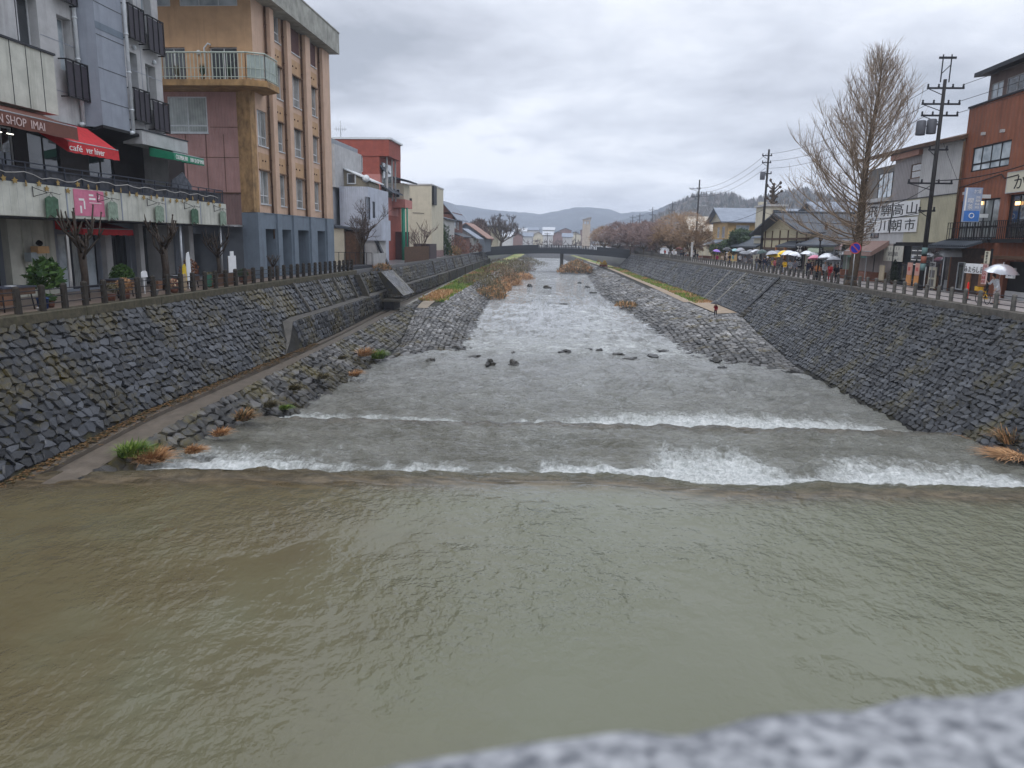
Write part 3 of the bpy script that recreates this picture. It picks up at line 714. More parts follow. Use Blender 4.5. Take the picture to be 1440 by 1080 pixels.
tag(m.build('pavement', PLAZA), 'brown paved promenade behind the left fence', None, None, 'structure')
m = MB(); sheet(m, lambda y: V3(RTX(y) + .42, y, .008), lambda y: V3(RTX(y) + 5.6, y, .008), 20, 225, 3)
tag(m.build('road', PAVE), 'pale wet market street behind the right fence', None, None, 'structure')
m = MB(); m.face([(-30, -30, -6.8), (30, -30, -6.8), (30, 430, -6.8), (-40, 430, -6.8)])
tag(m.build('river_bed', JOINT), 'dark river bed', None, None, 'structure')
# ---------------------------------------------------------------- fences
def fence(name, label, X, ys, h, rails, maxpost=100, postw=.16, side=1, pm=None):
    root = thing(name, label, 'fence', (X(ys[0]), ys[0], .06)); root_inv = Matrix.Translation(-Vector(root.location))
    rnd = random.Random(5); rest = MB(); n = 0
    base = None
    for i, y in enumerate(ys):
        hh = h
        w_ = postw; prof = [(w_ * .74, 0), (w_ * .7, hh - .05), (w_ * .52, hh), (w_ * .15, hh + .02)]
        if n < maxpost:
            if base is None:
                mb = MB(); mb.lathe(prof, (0, 0, 0), 8, smooth=False)
                base = mb.build('post', pm, root); o = base
            else: o = base.copy(); COL.objects.link(o)
            o.parent = root; o.location = (X(y) - X(ys[0]) - .12 * side, y - ys[0], 0); o.rotation_euler = (rnd.uniform(-.02, .02), rnd.uniform(-.02, .02), rnd.uniform(0, 3)); n += 1
        else: rest.lathe(prof, (X(y) - X(ys[0]) - .12 * side, y - ys[0], 0), 6)
    if rest.v: tag(rest.build('distant_posts', pm, root), kind='stuff')
    for z in rails:
        mb = MB(); mb.tube([(X(y) - X(ys[0]) - .12 * side, y - ys[0], z + rnd.uniform(-.008, .008)) for y in ys[::3] + [ys[-1]]], .022, 5)
        mb.build('rail', DARK, root)
fence('stone_post_fence', 'dark stone post fence with thin rails on the left bank', LTX, [24.5 + 1.36 * i for i in range(36)], 1.05, (.28, .56, .84), 100, .19, 1, POSTD)
fence('stone_post_fence', 'long grey stone post fence edging the market street on the right', RTX, [34 + 1.58 * i for i in range(118)], .85, (.25, .5, .72), 100, .17, -1, paint('grey_post', (.11, .105, .095), dirt=(.04, .038, .03), var=.5, scale=5, bump=.5, bs=14))
# ---------------------------------------------------------------- river rocks, tufts, bushes
ROCK = stonemat('river_rock', [(.1, (.03, .03, .028)), (.9, (.10, .095, .085))], (.07, .06, .03), .5, .3)
RK = [((607, 508), .55, .3, 'small round dark rock, leftmost in the middle reach'), ((690, 514), .85, .5, 'brown wet boulder standing highest in the middle reach'), ((722, 513), .75, .35, 'flat brown rock just right of the tallest boulder'),
      ((795, 495), 1.0, .22, 'long black flat rock in the centre of the river'), ((645, 490), 1.3, .3, 'low dark rock off the tip of the left stone apron'), ((668, 502), .7, .18, 'thin half submerged rock right of the apron tip'),
      ((722, 496), .5, .15, 'tiny rock showing between the apron and mid river'), ((828, 492), .7, .15, 'low rock right of the long black flat rock'), ((843, 493), .5, .2, 'small peaked rock upstream of the mid river riffle'), ((869, 498), .8, .16, 'low dark slab rock in the right half of the riffle'),
      ((888, 505), 1.0, .18, 'long thin rock nearest in the right riffle'), ((918, 500), 1.1, .16, 'flat dark rock before the right stone point'), ((932, 494), 1.0, .16, 'pale topped flat rock upstream of the right riffle'),
      ((1006, 508), 1.1, .35, 'dark angular rock at the foot of the right stone point'), ((1016, 517), .5, .15, 'small rock nearest the tip of the right stone point'), ((770, 405), 1.3, .6, 'dark peaked rock far upriver, right of a pair'), ((745, 403), 1.1, .5, 'dark round rock far upriver, left of a pair'),
      ((794, 377), 1.3, .6, 'lone dark rock far off near the bridge'), ((826, 404), 1.1, .35, 'dark rock far off against the right stone bank'), ((834, 412), 1.0, .3, 'low rock beside the right stone bank'), ((792, 427), 1.2, .12, 'barely breaking rock in mid river beyond the riffle'), ((815, 398), .8, .3, 'small far rock left of the right stone bank')]
for i, ((x, y), w_, h_, lab) in enumerate(RK):
    p = gz(x, y, WZ(60)); mb = MB(); mb.tone = random.Random(i).random()
    mb.blob((0, 0, -.05), w_ * .66, w_ * .42, h_ * .95, i, .7, 3)
    o = mb.build('river_rock', ROCK); o.location = (p.x, p.y, p.z + .02); o.rotation_euler = (0, 0, i * 1.3); tag(o, lab, 'rock', 'rocks in the river')
def tuft(name, label, c, r, h, n, mats, seed, tilt=(0, 0), cat='grass tuft', wd=.03, group=None, up=1.0):
    rnd = random.Random(seed); mb = MB()
    for i in range(n):
        a = rnd.uniform(0, 2 * PI); q = r * math.sqrt(rnd.random()) * .55; x0, y0 = math.cos(a) * q, math.sin(a) * q
        l = h * rnd.uniform(.5, 1.1); a2 = a + rnd.gauss(0, .6); lean = rnd.uniform(.15, .9) * r
        mb.tone = rnd.random(); w_ = wd * rnd.uniform(.5, 1.2); px_, py_ = -math.sin(a2) * w_, math.cos(a2) * w_
        pts = [Vector((x0 + math.cos(a2) * lean * t ** 1.6 + tilt[0] * t, y0 + math.sin(a2) * lean * t ** 1.6 + tilt[1] * t, l * (t * up - .62 * t * t * (lean / r)))) for t in (0, .4, .75, 1)]
        k = rnd.randrange(len(mats)) if len(mats) > 1 else 0
        for j in range(3):
            a_, b_ = pts[j], pts[j + 1]; f0 = 1 - j / 3.2; f1 = 1 - (j + 1) / 3.2; o = Vector((px_, py_, 0))
            mb.face([a_ - o * f0, a_ + o * f0, b_ + o * f1, b_ - o * f1], k)
    o = mb.build(name, mats); o.location = c; return tag(o, label, cat, group)
g = 'grass tufts growing from the left stone wall'
tuft('grass_tuft', 'green topped grass tuft nearest the weir on the left', gz(183, 640, -4.75), .75, .75, 420, [GRASSG], 1, (.3, -.2), group=g)
tuft('grass_tuft', 'straw coloured grass tuft drooping beside the green one at the weir', gz(212, 648, -4.95), .8, .7, 460, [REED], 2, (.35, -.3), group=g)
tuft('grass_tuft', 'ochre tuft high on the low wall, farther up from the weir', gz(341, 590, -5.0), .65, .7, 320, [REED, OLIVE], 3, (.3, -.2), group=g)
tuft('grass_tuft', 'small straw tuft hanging over the foam at the low wall', gz(308, 612, -5.1), .5, .5, 220, [REED], 4, (.3, -.2), group=g)
tuft('grass_tuft', 'vivid green tuft where the low wall meets the apron', gz(531, 504, -5.6), .8, .9, 380, [GRASSG], 5, (.2, -.2), group=g)
tuft('grass_tuft', 'orange dead tuft just left of the vivid green tuft', gz(512, 500, -5.2), .8, .8, 260, [REED], 6, (.2, -.1), group=g)
tuft('grass_tuft', 'rusty tuft low on the wall below the orange dead tuft', gz(497, 528, -5.6), .6, .5, 200, [REED], 7, (.3, -.1), group=g)
for i, ((x, y), z, r, h, mt, lab) in enumerate((((378, 572), -5.2, .5, .5, OLIVE, 'olive tuft on the low wall between the ochre tuft and the apron'), ((412, 548), -5.0, .5, .45, OLIVE, 'second olive tuft farther along the low wall'), ((452, 532), -5.2, .55, .5, OLIVE, 'third olive tuft nearer the apron on the low wall'), ((270, 636), -5.1, .5, .45, REED, 'straw tuft low on the wall right of the drooping one'), ((398, 575), -5.6, .4, .35, GRASSG, 'small green tuft at the water by the second step'), ((480, 505), -4.7, .45, .4, OLIVE, 'olive tuft at the top of the low wall by the footpath'))):
    tuft('grass_tuft', lab, gz(x, y, z), r, h, 260, [mt], 60 + i, (.3, -.2), group=g)
g = 'dry grass at the foot of the right wall'
tuft('grass_tuft', 'rusty dry grass clump at the far right edge of the weir', gz(1425, 640, -5.1), 1.3, .35, 420, [REED], 8, (-.3, 0), group=g, up=.6)
tuft('grass_tuft', 'taller straw stalks against the right wall foot', gz(1418, 622, -4.9), .8, .8, 220, [REED, OLIVE], 9, (-.2, 0), group=g)
tuft('grass_tuft', 'rusty low grass strip left of the taller straw stalks', gz(1385, 618, -5.35), .9, .28, 220, [REED], 10, (-.3, 0), group=g, up=.6)
# bushes on the left bank far edge
def bush(name, label, c, r, h, n, mats, seed, cat='bush', group=None, sz=.3, sy=1.0):
    rnd = random.Random(seed); mb = MB()
    for i in range(n):
        a = rnd.uniform(0, 2 * PI); u = rnd.uniform(-.2, 1); q = math.sqrt(max(0, 1 - u * u)) * rnd.uniform(.55, 1.0)
        k = 1 + .35 * noise.noise(Vector((math.cos(a) * 1.3 + seed, math.sin(a) * 1.3, u * 2)))
        p = Vector((math.cos(a) * q * r * k, math.sin(a) * q * r * k * sy, (u * .8 + .2) * h * k)); d = Vector((rnd.gauss(0, .5), rnd.gauss(0, .5), rnd.uniform(.2, 1.2))).normalized() * sz * rnd.uniform(.5, 1.3)
        o = d.orthogonal().normalized(); o.rotate(Matrix.Rotation(rnd.uniform(0, 6.3), 3, d)); o *= sz * .16
        mb.tone = rnd.random() * .7 + .3 * max(0, u); mb.face([p - o, p + o * .8, p + d + o * .3, p + d - o * .3], rnd.randrange(len(mats)))
    o = mb.build(name, mats); o.location = c; return tag(o, label, cat, group)
g = 'dry bushes and reeds along the left bank'
BS = [((674, 408), 4.5, 2.4, [OLIVE], 'olive bush nearest on the left bank ridge', -5.4), ((690, 418), 2.6, 1.6, [REED, OLIVE], 'rusty reeds in front of the nearest olive bush', -5.9), ((700, 408), 2.8, 1.5, [REED], 'orange reeds at the water right of the olive bush', -5.9), ((712, 400), 3.2, 1.5, [REED], 'orange reed bed standing farthest into the river', -5.9),
      ((700, 393), 5.0, 3.2, [OLIVE, TWIGO], 'large olive brown bush in the middle of the left bank', -4.8), ((716, 384), 5.5, 3.2, [OLIVE], 'wide olive bush behind the orange reed bed', -4.8), ((728, 381), 5, 2.6, [OLIVE, TWIGR], 'purplish bush beyond the wide olive bush', -5.2), ((738, 373), 8, 2.8, [OLIVE], 'far olive bush before the bridge', -5.5), ((727, 392), 4, 1.4, [REED], 'far orange reeds at the water below the purplish bush', -5.9)]
for i, ((x, y), r, h, ms, lab, z) in enumerate(BS): bush('bush', lab, gz(x, y, z) - V3(0, 0, .2), r, h, 1500, ms, 30 + i, 'bush', g, .5, 1.9)
bush('reed_bed', 'pale straw reed island in front of the bridge pier', V3(1.2, 221, -5.9), 5.0, 3.1, 3600, [REED, OLIVE], 50, 'reeds', None, .8, 1.6)
bush('bush', 'small orange shrub leaning over the right bank stones', gz(880, 431, -5.6), 1.6, .5, 500, [REED, OLIVE], 51, 'bush', None, .4, 1.6)
# ================================================================ left bank buildings
# ---- shop building (grey, near left)
A = Fr('x+', -26.0); AT = 26.0
shop = thing('shop_building', 'grey panelled shop building with long white terrace, nearest on the left bank', 'building', (-26, 40, 0))
shop_m = Matrix.Translation(Vector((26, -40, 0)))
def part(mb, name, mats, root):
    o = mb.build(name, mats, root)
    if root.type == 'EMPTY': o.matrix_parent_inverse = Matrix.Translation(-Vector(root.location))
    return o
_ow = MB.build
def _build(s, name, mats, parent=None):
    o = _ow(s, name, mats, parent)
    if parent is not None and parent.type == 'EMPTY' and parent.get('_abs'):
        o.matrix_parent_inverse = Matrix.Translation(-Vector(parent.location))
    return o
MB.build = _build
def bthing(name, label, cat, loc, group=None):
    o = thing(name, label, cat, loc, 0, group); o['_abs'] = 1; return o
shop['_abs'] = 1
wA = [(43.85, 44.95, 11.0, 13.6), (45.8, 46.9, 10.7, 13.3), (38.0, 39.1, 11.3, 13.9), (43.85, 44.95, 15.4, 18), (45.8, 46.9, 15.1, 17.8), (38.0, 39.1, 15.8, 18.2)]
mb = MB()
wall(mb, A, 24, 47.65, 8.7, AT, wA + [(35.1, 36.6, 11.7, 14.2)], .55)
mb.face([(-26, 47.65, 0), (-34, 47.65, 0), (-34, 47.65, AT), (-26, 47.65, AT)]); mb.face([(-26, 24, 8.7), (-34, 24, 8.7), (-34, 24, AT), (-26, 24, AT)])
mb.face([(-26, 24, 8.7), (-26, 47.65, 8.7), (-34, 47.65, 8.7), (-34, 24, 8.7)]); mb.face([(-26, 24, AT), (-26, 47.65, AT), (-34, 47.65, AT), (-34, 24, AT)])
mb.build('wall', GREYP, shop)
mb = MB()
for v in (10.2, 12.6, 15.0, 17.4, 19.8): mb.fbox(A, 36.7, 47.6, v, v + .03, .0, .012)
for u in (42.9, 45.35): mb.fbox(A, u, u + .03, 8.8, AT, .0, .013)
mb.build('panel_joint', GREY, shop)
for i, rc in enumerate(wA): window(shop, A, rc, -.5, 0, 0, ALU, GCUR if i % 2 else GBLUE, .05)
window(shop, A, (35.1, 36.6, 11.7, 14.2), -.5, 1, 0, ALU, GDARK)
# protruding bay, chamfered
mb = MB(); bay = [(-26, 39.35), (-25.1, 39.7), (-25.1, 42.2), (-26, 42.9)]
for i in range(3):
    a, b = bay[i], bay[i + 1]; mb.face([(a[0], a[1], 8.75), (b[0], b[1], 8.75), (b[0], b[1], AT), (a[0], a[1], AT)])
mb.face([(x, y, 8.75) for x, y in bay])
mb.build('bay', GREY, shop)
mb = MB()
for v in (10.1, 11.75, 13.4, 15.0): mb.box(-25.1, -25.088, 39.7, 42.2, v, v + .03)
mb.box(-25.1, -25.085, 39.7, 42.2, 13.7, 14.05, 1); mb.build('bay_joint', [DARK, BASEB], shop)
for y, x in ((39.2, -25.85), (42.3, -24.98)):
    mb = MB(); mb.tube([(x, y, 8.8), (x, y, 24)], .1, 8); mb.tube([(x, y, 8.85), (x, y - .3, 8.75)], .1, 8)
    for v in (10, 12, 14, 16): mb.tube([(x, y, v), (x, y, v + .08)], .13, 8)
    mb.build('downpipe', WPIPE, shop)
for (u0, u1, v0, v1) in ((43.7, 45.3, 9.7, 11.55), (45.65, 47.4, 9.45, 11.25), (43.7, 45.3, 14.2, 16.1), (45.65, 47.4, 14.0, 16.0), (37.8, 39.5, 9.95, 11.8), (37.8, 39.1, 14.5, 16.3)):
    mb = MB(); railing(mb, A, u0, u1, v0, v1, .42, 3, .045); mb.fbox(A, u0 + .06, u1 - .06, v0 + .1, v1 - .12, .39, .405, 1)
    mb.fbox(A, u0, u0 + .05, v0, v0 + .06, 0, .4); mb.fbox(A, u1 - .05, u1, v0, v0 + .06, 0, .4); mb.fbox(A, u0, u0 + .05, v1 - .06, v1, 0, .4); mb.fbox(A, u1 - .05, u1, v1 - .06, v1, 0, .4)
    mb.build('balcony_railing', [BLK, plain('mesh_panel', (.045, .04, .05), .6)], shop)
for (u, v) in ((44.6, 13.9), (46.7, 13.55), (39.6, 14.3)):
    mb = MB(); mb.blob((-25.9, u, v), .12, .12, .14, 3, .05, 2, smooth=True); mb.build('vent_cap', WPIPE, shop)
# upper white parapet block
mb = MB(); mb.box(-26, -24.9, 24, 35.9, 8.75, 11.45); mb.build('parapet', WHITE, shop)
mb = MB(); mb.box(-26, -24.82, 24, 35.95, 11.45, 11.55)
for u in [25 + i for i in range(11)]: mb.box(-24.9, -24.885, u, u + .03, 8.75, 11.45)
mb.build('parapet_cap', DARK, shop)
# eave panel at the far end
mb = MB(); mb.box(-26, -24.85, 42.9, 48.1, 8.3, 9.05); mb.build('eave', GREYP, shop)
mb = MB(); mb.box(-26, -24.8, 42.9, 48.15, 9.05, 9.12); mb.build('eave_cap', DARK, shop)
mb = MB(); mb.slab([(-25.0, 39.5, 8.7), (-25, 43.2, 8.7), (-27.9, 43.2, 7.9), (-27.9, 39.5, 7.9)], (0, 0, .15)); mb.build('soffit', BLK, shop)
# first floor shop front, recessed
S = Fr('x+', -27.6); mb = MB()
sw = [(31, 33.1, 5.6, 8.2), (33.4, 36.2, 5.6, 8.2), (37.2, 39.6, 5.0, 8.2), (42, 44.4, 5.0, 7.6)]
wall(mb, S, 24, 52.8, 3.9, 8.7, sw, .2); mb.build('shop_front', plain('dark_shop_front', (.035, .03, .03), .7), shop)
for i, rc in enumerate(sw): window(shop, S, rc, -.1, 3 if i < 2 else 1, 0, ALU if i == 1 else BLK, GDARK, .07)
mb = MB()
for i in range(5): mb.fbox(S, 33.9 + i * .44, 34.2 + i * .44, 5.7, 7.0, -.05, -.03)
mb.fbox(S, 31.3, 32.4, 5.8, 6.6, -.05, -.03); mb.build('window_blind', plain('pale_blind', (.42, .47, .55), .6), shop)
mb = MB()
for i in range(3): mb.box(-26.9, -26.85, 33.4 + i * .75, 33.8 + i * .75, 7.75, 7.79)
lampm = NB('lamp_glow'); lampm.b.inputs['Emission Color'].default_value = (1, .96, .85, 1); lampm.b.inputs['Emission Strength'].default_value = 2.2; lampm = lampm.done((.8, .8, .8), .5)
mb.build('ceiling_lamp', lampm, shop)
# terrace slab, white fascia with joints
T = Fr('x+', -24.0)
mb = MB(); mb.box(-28, -24.12, 22, 51.3, 3.85, 4.05); mb.build('terrace_floor', CONC, shop)
fas = bthing  # fascia panels are parts
edges = [22, 30.2, 34.6, 39.0, 43.4, 47.6, 51.3]
mb = MB()
for a, b in zip(edges, edges[1:]): mb.fbox(T, a + .03, b - .03, 3.88, 5.32, -.12, .0)
mb.build('terrace_fascia', WHITE, shop)
mb = MB()
for a in edges[1:-1]: mb.fbox(T, a - .05, a + .05, 3.9, 5.3, -.1, .015)
mb.build('fascia_strip', GREY, shop)
mb = MB()
for u in [22.4 + .45 * i for i in range(64)]: mb.fbox(T, u, u + .012, 3.9, 5.3, -.0, .004)
mb.build('fascia_groove', GREYP, shop)
mb = MB(); rp = [28.2, 29.5, 30.8, 32.1, 33.4, 34.7, 36.0, 37.3, 38.6, 39.9, 41.2, 42.5, 43.8, 45.1, 46.4, 47.6, 48.7, 49.8, 50.95]
for z in (6.17, 5.95): mb.fbox(T, 24, 51, z, z + .05, -.06, -.02)
for u in rp: mb.fbox(T, u - .03, u + .03, 5.32, 6.17, -.07, -.03)
mb.fbox(T, 24, 51, 5.33, 5.45, -.09, -.02); mb.box(-27.4, -24.05, 50.95, 51.0, 6.15, 6.2); mb.box(-27.4, -24.05, 50.95, 51.0, 5.4, 5.45)
mb.build('terrace_railing', NAVY, shop)
mb = MB(); mb.fbox(T, 24, 50.9, 5.45, 6.0, -.16, -.12); mb.build('railing_mesh', plain('railing_backing', (.05, .052, .06), .7, var=.5, scale=3), shop)
# ground floor
G_ = Fr('x+', -27.5); mb = MB()
gw = [(22, 34.6, 0, 3.85), (38.6, 42.2, .1, 3.1), (43.2, 45.2, 0, 3.3), (46.2, 50.6, 0, 3.7)]
wall(mb, G_, 22, 52.6, 0, 3.9, gw, .8)
mb.build('ground_floor_wall', GREY, shop)
mb = MB(); mb.fbox(G_, 34.6, 37.9, 0, 3.88, .0, .35)
for u in (35.5, 36.2, 37.1): mb.fbox(G_, u, u + .05, 0, 3.86, .35, .4)
mb.build('pillar', WHITE, shop)
mb = MB(); mb.fbox(G_, 42.3, 42.9, 0, 3.88, 0, .3); mb.build('pillar', GREYP, shop)
mb = MB(); mb.fbox(G_, 45.3, 45.75, 0, 3.88, .3, .6); mb.build('pillar', GREYP, shop)
mb = MB(); mb.fbox(G_, 50.7, 51.3, 0, 3.88, .6, 1.0); mb.build('pillar', GREYP, shop)
for rc, gm, fm in (((38.6, 39.7, .1, 3.1), GBLUE, GREYP), ((40.0, 41.1, .1, 3.1), GCUR, DARK), ((41.2, 42.2, .1, 3.1), GBLUE, DARK), ((43.2, 45.2, .0, 3.3), GDARK, DARK), ((46.2, 50.6, 0, 3.7), GDARK, BLK)):
    window(shop, G_, rc, -.3, 1 if rc[1] - rc[0] > 1.5 else 0, 0, fm, gm, .09, name='glass_door')
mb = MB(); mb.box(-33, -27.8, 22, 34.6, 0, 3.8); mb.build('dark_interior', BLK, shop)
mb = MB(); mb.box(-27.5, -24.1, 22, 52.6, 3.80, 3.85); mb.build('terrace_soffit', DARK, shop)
# posts carrying the terrace front
for y in (45.6, 51.0):
    mb = MB(); mb.tube([(-24.4, y, 0), (-24.4, y, 3.8)], .09, 8); mb.build('column', STEEL, shop)
# ---- awnings
def awning(label, fr, u0, u1, dt, zt, db, zb, val, mat, letters=None, lc=LET, inner=None, cat='awning', skew=0):
    o = bthing('awning', label, cat, fr.P((u0 + u1) / 2, zt, dt))
    mb = MB(); t = .04
    mb.slab([fr.P(u0, zt, dt), fr.P(u1, zt, dt), fr.P(u1 + skew, zb, db), fr.P(u0 + skew, zb, db)], (0, 0, -t))
    n = 24
    for i in range(n):
        a = u0 + skew + (u1 - u0) * i / n; b = u0 + skew + (u1 - u0) * (i + 1) / n; w1 = .02 * math.sin(i * 1.7); w2 = .02 * math.sin((i + 1) * 1.7)
        mb.slab([fr.P(a, zb - .01, db), fr.P(b, zb - .01, db), fr.P(b, zb - val + w2, db + .03), fr.P(a, zb - val + w1, db + .03)], fr.P(0, 0, 0.02) - fr.P(0, 0, 0))
    for u, s in ((u0, 1), (u1, -1)):
        mb.slab([fr.P(u, zt - t, dt), fr.P(u + skew, zb - t, db), fr.P(u + skew, zb - val, db), fr.P(u, zt - val - .1, dt)], fr.P(.02 * s, 0, 0) - fr.P(0, 0, 0))
    mb.build('canopy', mat, o)
    if letters:
        for body, a0, a1 in letters:
            mb = MB(); ua = u0 + skew + (u1 - u0) * a0; ub = u0 + skew + (u1 - u0) * a1
            ftext(mb, body, fr, ua, ub, zb - val * .82, zb - val * .22, db + .07); mb.build('lettering', lc, o)
    mb = MB(); mb.tube([fr.P(u0 + skew, zb + .02, db), fr.P(u1 + skew, zb + .02, db)], .03, 6); mb.build('front_bar', STEEL, o)
    return o
B0 = Fr('x+', -25.0)
awning('long brown awning lettered SHOP IMAI over the first floor shop', Fr('x+', -26), 22, 35.0, .6, 8.72, 2.55, 8.05, .58, BRNA, [('PENSION SHOP  IMAI', .49, .823)], paint('aged_lettering', (.55, .42, .4), var=.1))
awning('bright red cafe awning hanging above the terrace', Fr('x+', -26), 34.9, 38.9, .5, 8.55, 2.1, 7.45, .5, REDA, [('café', .0, .24), ('ver hiver', .31, .68)])
awning('green awning with white lettering at the end of the terrace', Fr('x+', -26), 44.0, 47.7, .9, 8.25, 2.35, 7.95, .42, GREEN, [('COLUMBIAL INN', .05, .42), ('INN SHOP IMAI', .52, .97)])
awning('faded red awning over the ground floor door', Fr('x+', -27.1), 37.8, 42.3, .1, 3.80, 1.6, 3.42, .32, REDA)
# ---- poster on fascia (pink)
o = bthing('poster', 'pink poster with white lettering fixed to the white terrace fascia', 'poster', (-23.97, 36.3, 4.6))
mb = MB(); mb.fbox(T, 35.1, 37.45, 4.02, 5.28, .006, .03); mb.build('sheet', plain('pink_print', (.55, .17, .26), .6, var=.1), o)
mb = MB()
for i, (v, u1) in enumerate(((5.0, 36.6), (4.82, 36.75), (4.66, 37.2))): mb.fbox(T, 36.25, u1, v, v + (.09 if i < 2 else .03), .031, .038)
mb.fbox(T, 35.5, 35.62, 4.15, 4.5, .031, .038); mb.fbox(T, 35.8, 35.9, 4.35, 4.75, .031, .038); mb.fbox(T, 35.45, 35.85, 4.75, 4.85, .031, .038)
mb.tube([T.P(37.0 + .09 * math.cos(a * PI / 6), 5.02 + .12 * math.sin(a * PI / 6), .035) for a in range(13)], .02, 5); mb.build('print', LET, o)
# ---- shirts on wall brackets and star garland
SH = plain('sage_green_cloth', (.07, .13, .085), .8, var=.3, scale=6); SH2 = plain('pale_sage_cloth', (.22, .28, .22), .8, var=.25, scale=6)
ys = (33.3, 37.9, 42.4, 46.5, 50.4); labs = ('dark green plastic coat hung nearest on the terrace wall', 'pale green coat hung second along the terrace wall', 'pale green coat hung third along the terrace wall', 'sage green coat hung fourth along the terrace wall', 'small pale coat hung at the far end of the terrace wall')
for i, y in enumerate(ys):
    o = bthing('hanging_coat', labs[i], 'coat', (-23.9, y, 4.8), 'green coats hung along the white terrace')
    mb = MB(); w_ = .42
    pr = [(-w_, .25), (-.14, .38), (0, .3), (.14, .38), (w_, .25), (w_ * .95, -.55), (w_ * .6, -.42), (.1, -.6), (-.2, -.45), (-w_, -.62)]
    mb.slab([(-23.86, y + a, 4.45 + b) for a, b in pr], (.06, 0, 0)); mb.build('cloth', SH if i in (0, 3) else SH2, o)
    mb = MB(); mb.tube([(-23.83, y - .1, 4.85), (-23.83, y, 4.98), (-23.83, y + .1, 4.85)], .012, 4); mb.tube([(-23.95, y - 1.0, 5.15), (-23.7, y - .4, 4.95), (-23.83, y, 5.0), (-23.7, y + .4, 4.92), (-23.9, y + .8, 4.98)], .014, 4)
    mb.tube([(-23.95, y - 1.0, 4.75), (-23.7, y - .4, 4.95)], .014, 4); mb.tube([(-23.95, y - 1.0, 4.75), (-23.95, y - 1, 5.2)], .02, 4); mb.build('bracket', BLK, o)
GOLD = plain('dull_gold', (.32, .22, .08), .5, .2)
rnd = random.Random(2); st0 = None
for i in range(30):
    y = 29.8 + i * .7 + rnd.uniform(-.12, .12); z = 5.30 + rnd.uniform(-.16, .2); r = .15
    if st0 is None:
        mb = MB(); mb.slab([(0, math.sin(k * PI / 5) * (r if k % 2 == 0 else r * .5), math.cos(k * PI / 5) * (r if k % 2 == 0 else r * .5)) for k in range(10)], (.03, 0, 0)); st0 = mb.build('star_ornament', GOLD); s_ = st0
    else: s_ = st0.copy(); COL.objects.link(s_)
    s_.location = (-23.93, y, z); s_.rotation_euler = (rnd.uniform(-.5, .5), 0, rnd.uniform(-.4, .4)); tag(s_, 'small gold star hanging from the terrace railing', 'ornament', 'gold stars strung along the terrace railing')
mb = MB(); mb.tube([(-23.92, 28 + i * .55, 5.78 - .12 * math.sin(i * .9) ** 2 - (.12 if 8 < i < 14 else 0)) for i in range(41)], .018, 4)
tag(mb.build('light_string', plain('white_cable', (.5, .48, .45), .5)), 'pale string of lights looped along the terrace railing', 'light string')
# chalk board panels on terrace
mb = MB(); mb.slab([(-25.6, 47.0, 5.4), (-25.6, 49.4, 5.4), (-25.6, 49.7, 6.4), (-25.6, 48.6, 7.2), (-25.6, 47.2, 6.6)], (.06, 0, 0)); tag(mb.build('sign_board', plain('slate_board', (.09, .1, .12), .6, var=.4)), 'dark grey six sided board standing on the terrace', 'sign')

# ---- ochre apartment block
o2 = bthing('apartment_building', 'tall ochre apartment block with grey base and balcony, left bank', 'building', (-24, 65, 0))
Bf = Fr('x+', -24.0); Bs = Fr('y-', 57.0)
rows = [(5.65, 8.15), (10.0, 12.6), (14.1, 16.8), (18.4, 21.2)]
cols = [(57.25, 59.1), (60.6, 62.5), (64.1, 66.8), (68.9, 71.0)]
pil = [(59.35, 60.15), (62.85, 63.7), (67.1, 68.3), (71.6, 73.6)]
hol = [(c[0], c[1], r[0], r[1]) for c in cols for r in rows if not (c is cols[0] and r[0] > 13)]
mb = MB()
wall(mb, Bf, 57, 73.6, 4.95, 22, hol, .22)
mb.face([(-24, 73.6, 0), (-34, 73.6, 0), (-34, 73.6, 22), (-24, 73.6, 22)]); mb.build('front_wall', ORANGE2, o2)
for a, b in pil:
    mb = MB(); mb.fbox(Bf, a, b, 4.97, 20.3, 0, .45); mb.build('pilaster', ORANGE2, o2)
    mb = MB(); mb.fbox(Bf, a, b, 0, 4.95, 0, .46); mb.build('pilaster_base', BASEB, o2)
    mb = MB(); mb.tube([Bf.P(a - .12, 3, .14), Bf.P(a - .12, 20.3, .14)], .07, 6)
    for v in range(5, 20, 2): mb.tube([Bf.P(a - .12, v, .14), Bf.P(a - .12, v + .07, .14)], .1, 6)
    mb.build('drainpipe', BRN, o2)
SPN = plain('hood_brown', (.16, .10, .065), .8)  # even dark brown of the hood bars over the windows
for ci, c in enumerate(cols):
    for ri, r in enumerate(rows):
        if ci == 0 and r[0] > 13: continue
        if ri == 3 and ci >= 2:
            mb = MB(); mb.fbox(Bf, c[0] + .1, c[1] - .1, r[0], r[0] + 1.9, -.05, .02); mb.build('window_screen', plain('brown_screen', (.10, .05, .045), .7), o2)
        window(o2, Bf, (c[0], c[1], r[0], r[1]), -.17, 1, 0, ALU, GCUR, .07, True, .26)
        if ri:
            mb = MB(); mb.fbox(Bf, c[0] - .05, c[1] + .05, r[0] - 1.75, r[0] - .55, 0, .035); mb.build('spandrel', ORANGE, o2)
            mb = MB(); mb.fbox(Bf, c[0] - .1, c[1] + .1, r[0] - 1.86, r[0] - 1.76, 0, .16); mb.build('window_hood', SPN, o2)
            for q in (.33, .62):
                mb = MB(); u = c[0] + (c[1] - c[0]) * q; mb.tube([Bf.P(u, r[0] - 1.1, .03), Bf.P(u, r[0] - 1.1, .09)], .07, 8); mb.build('vent', BRN, o2)
bh = [(57.2, 59.3, .0, 3.75), (60.6, 62.6, 0, 3.75), (64.2, 66.9, 0, 3.75), (69.2, 71.4, 0, 3.75)]
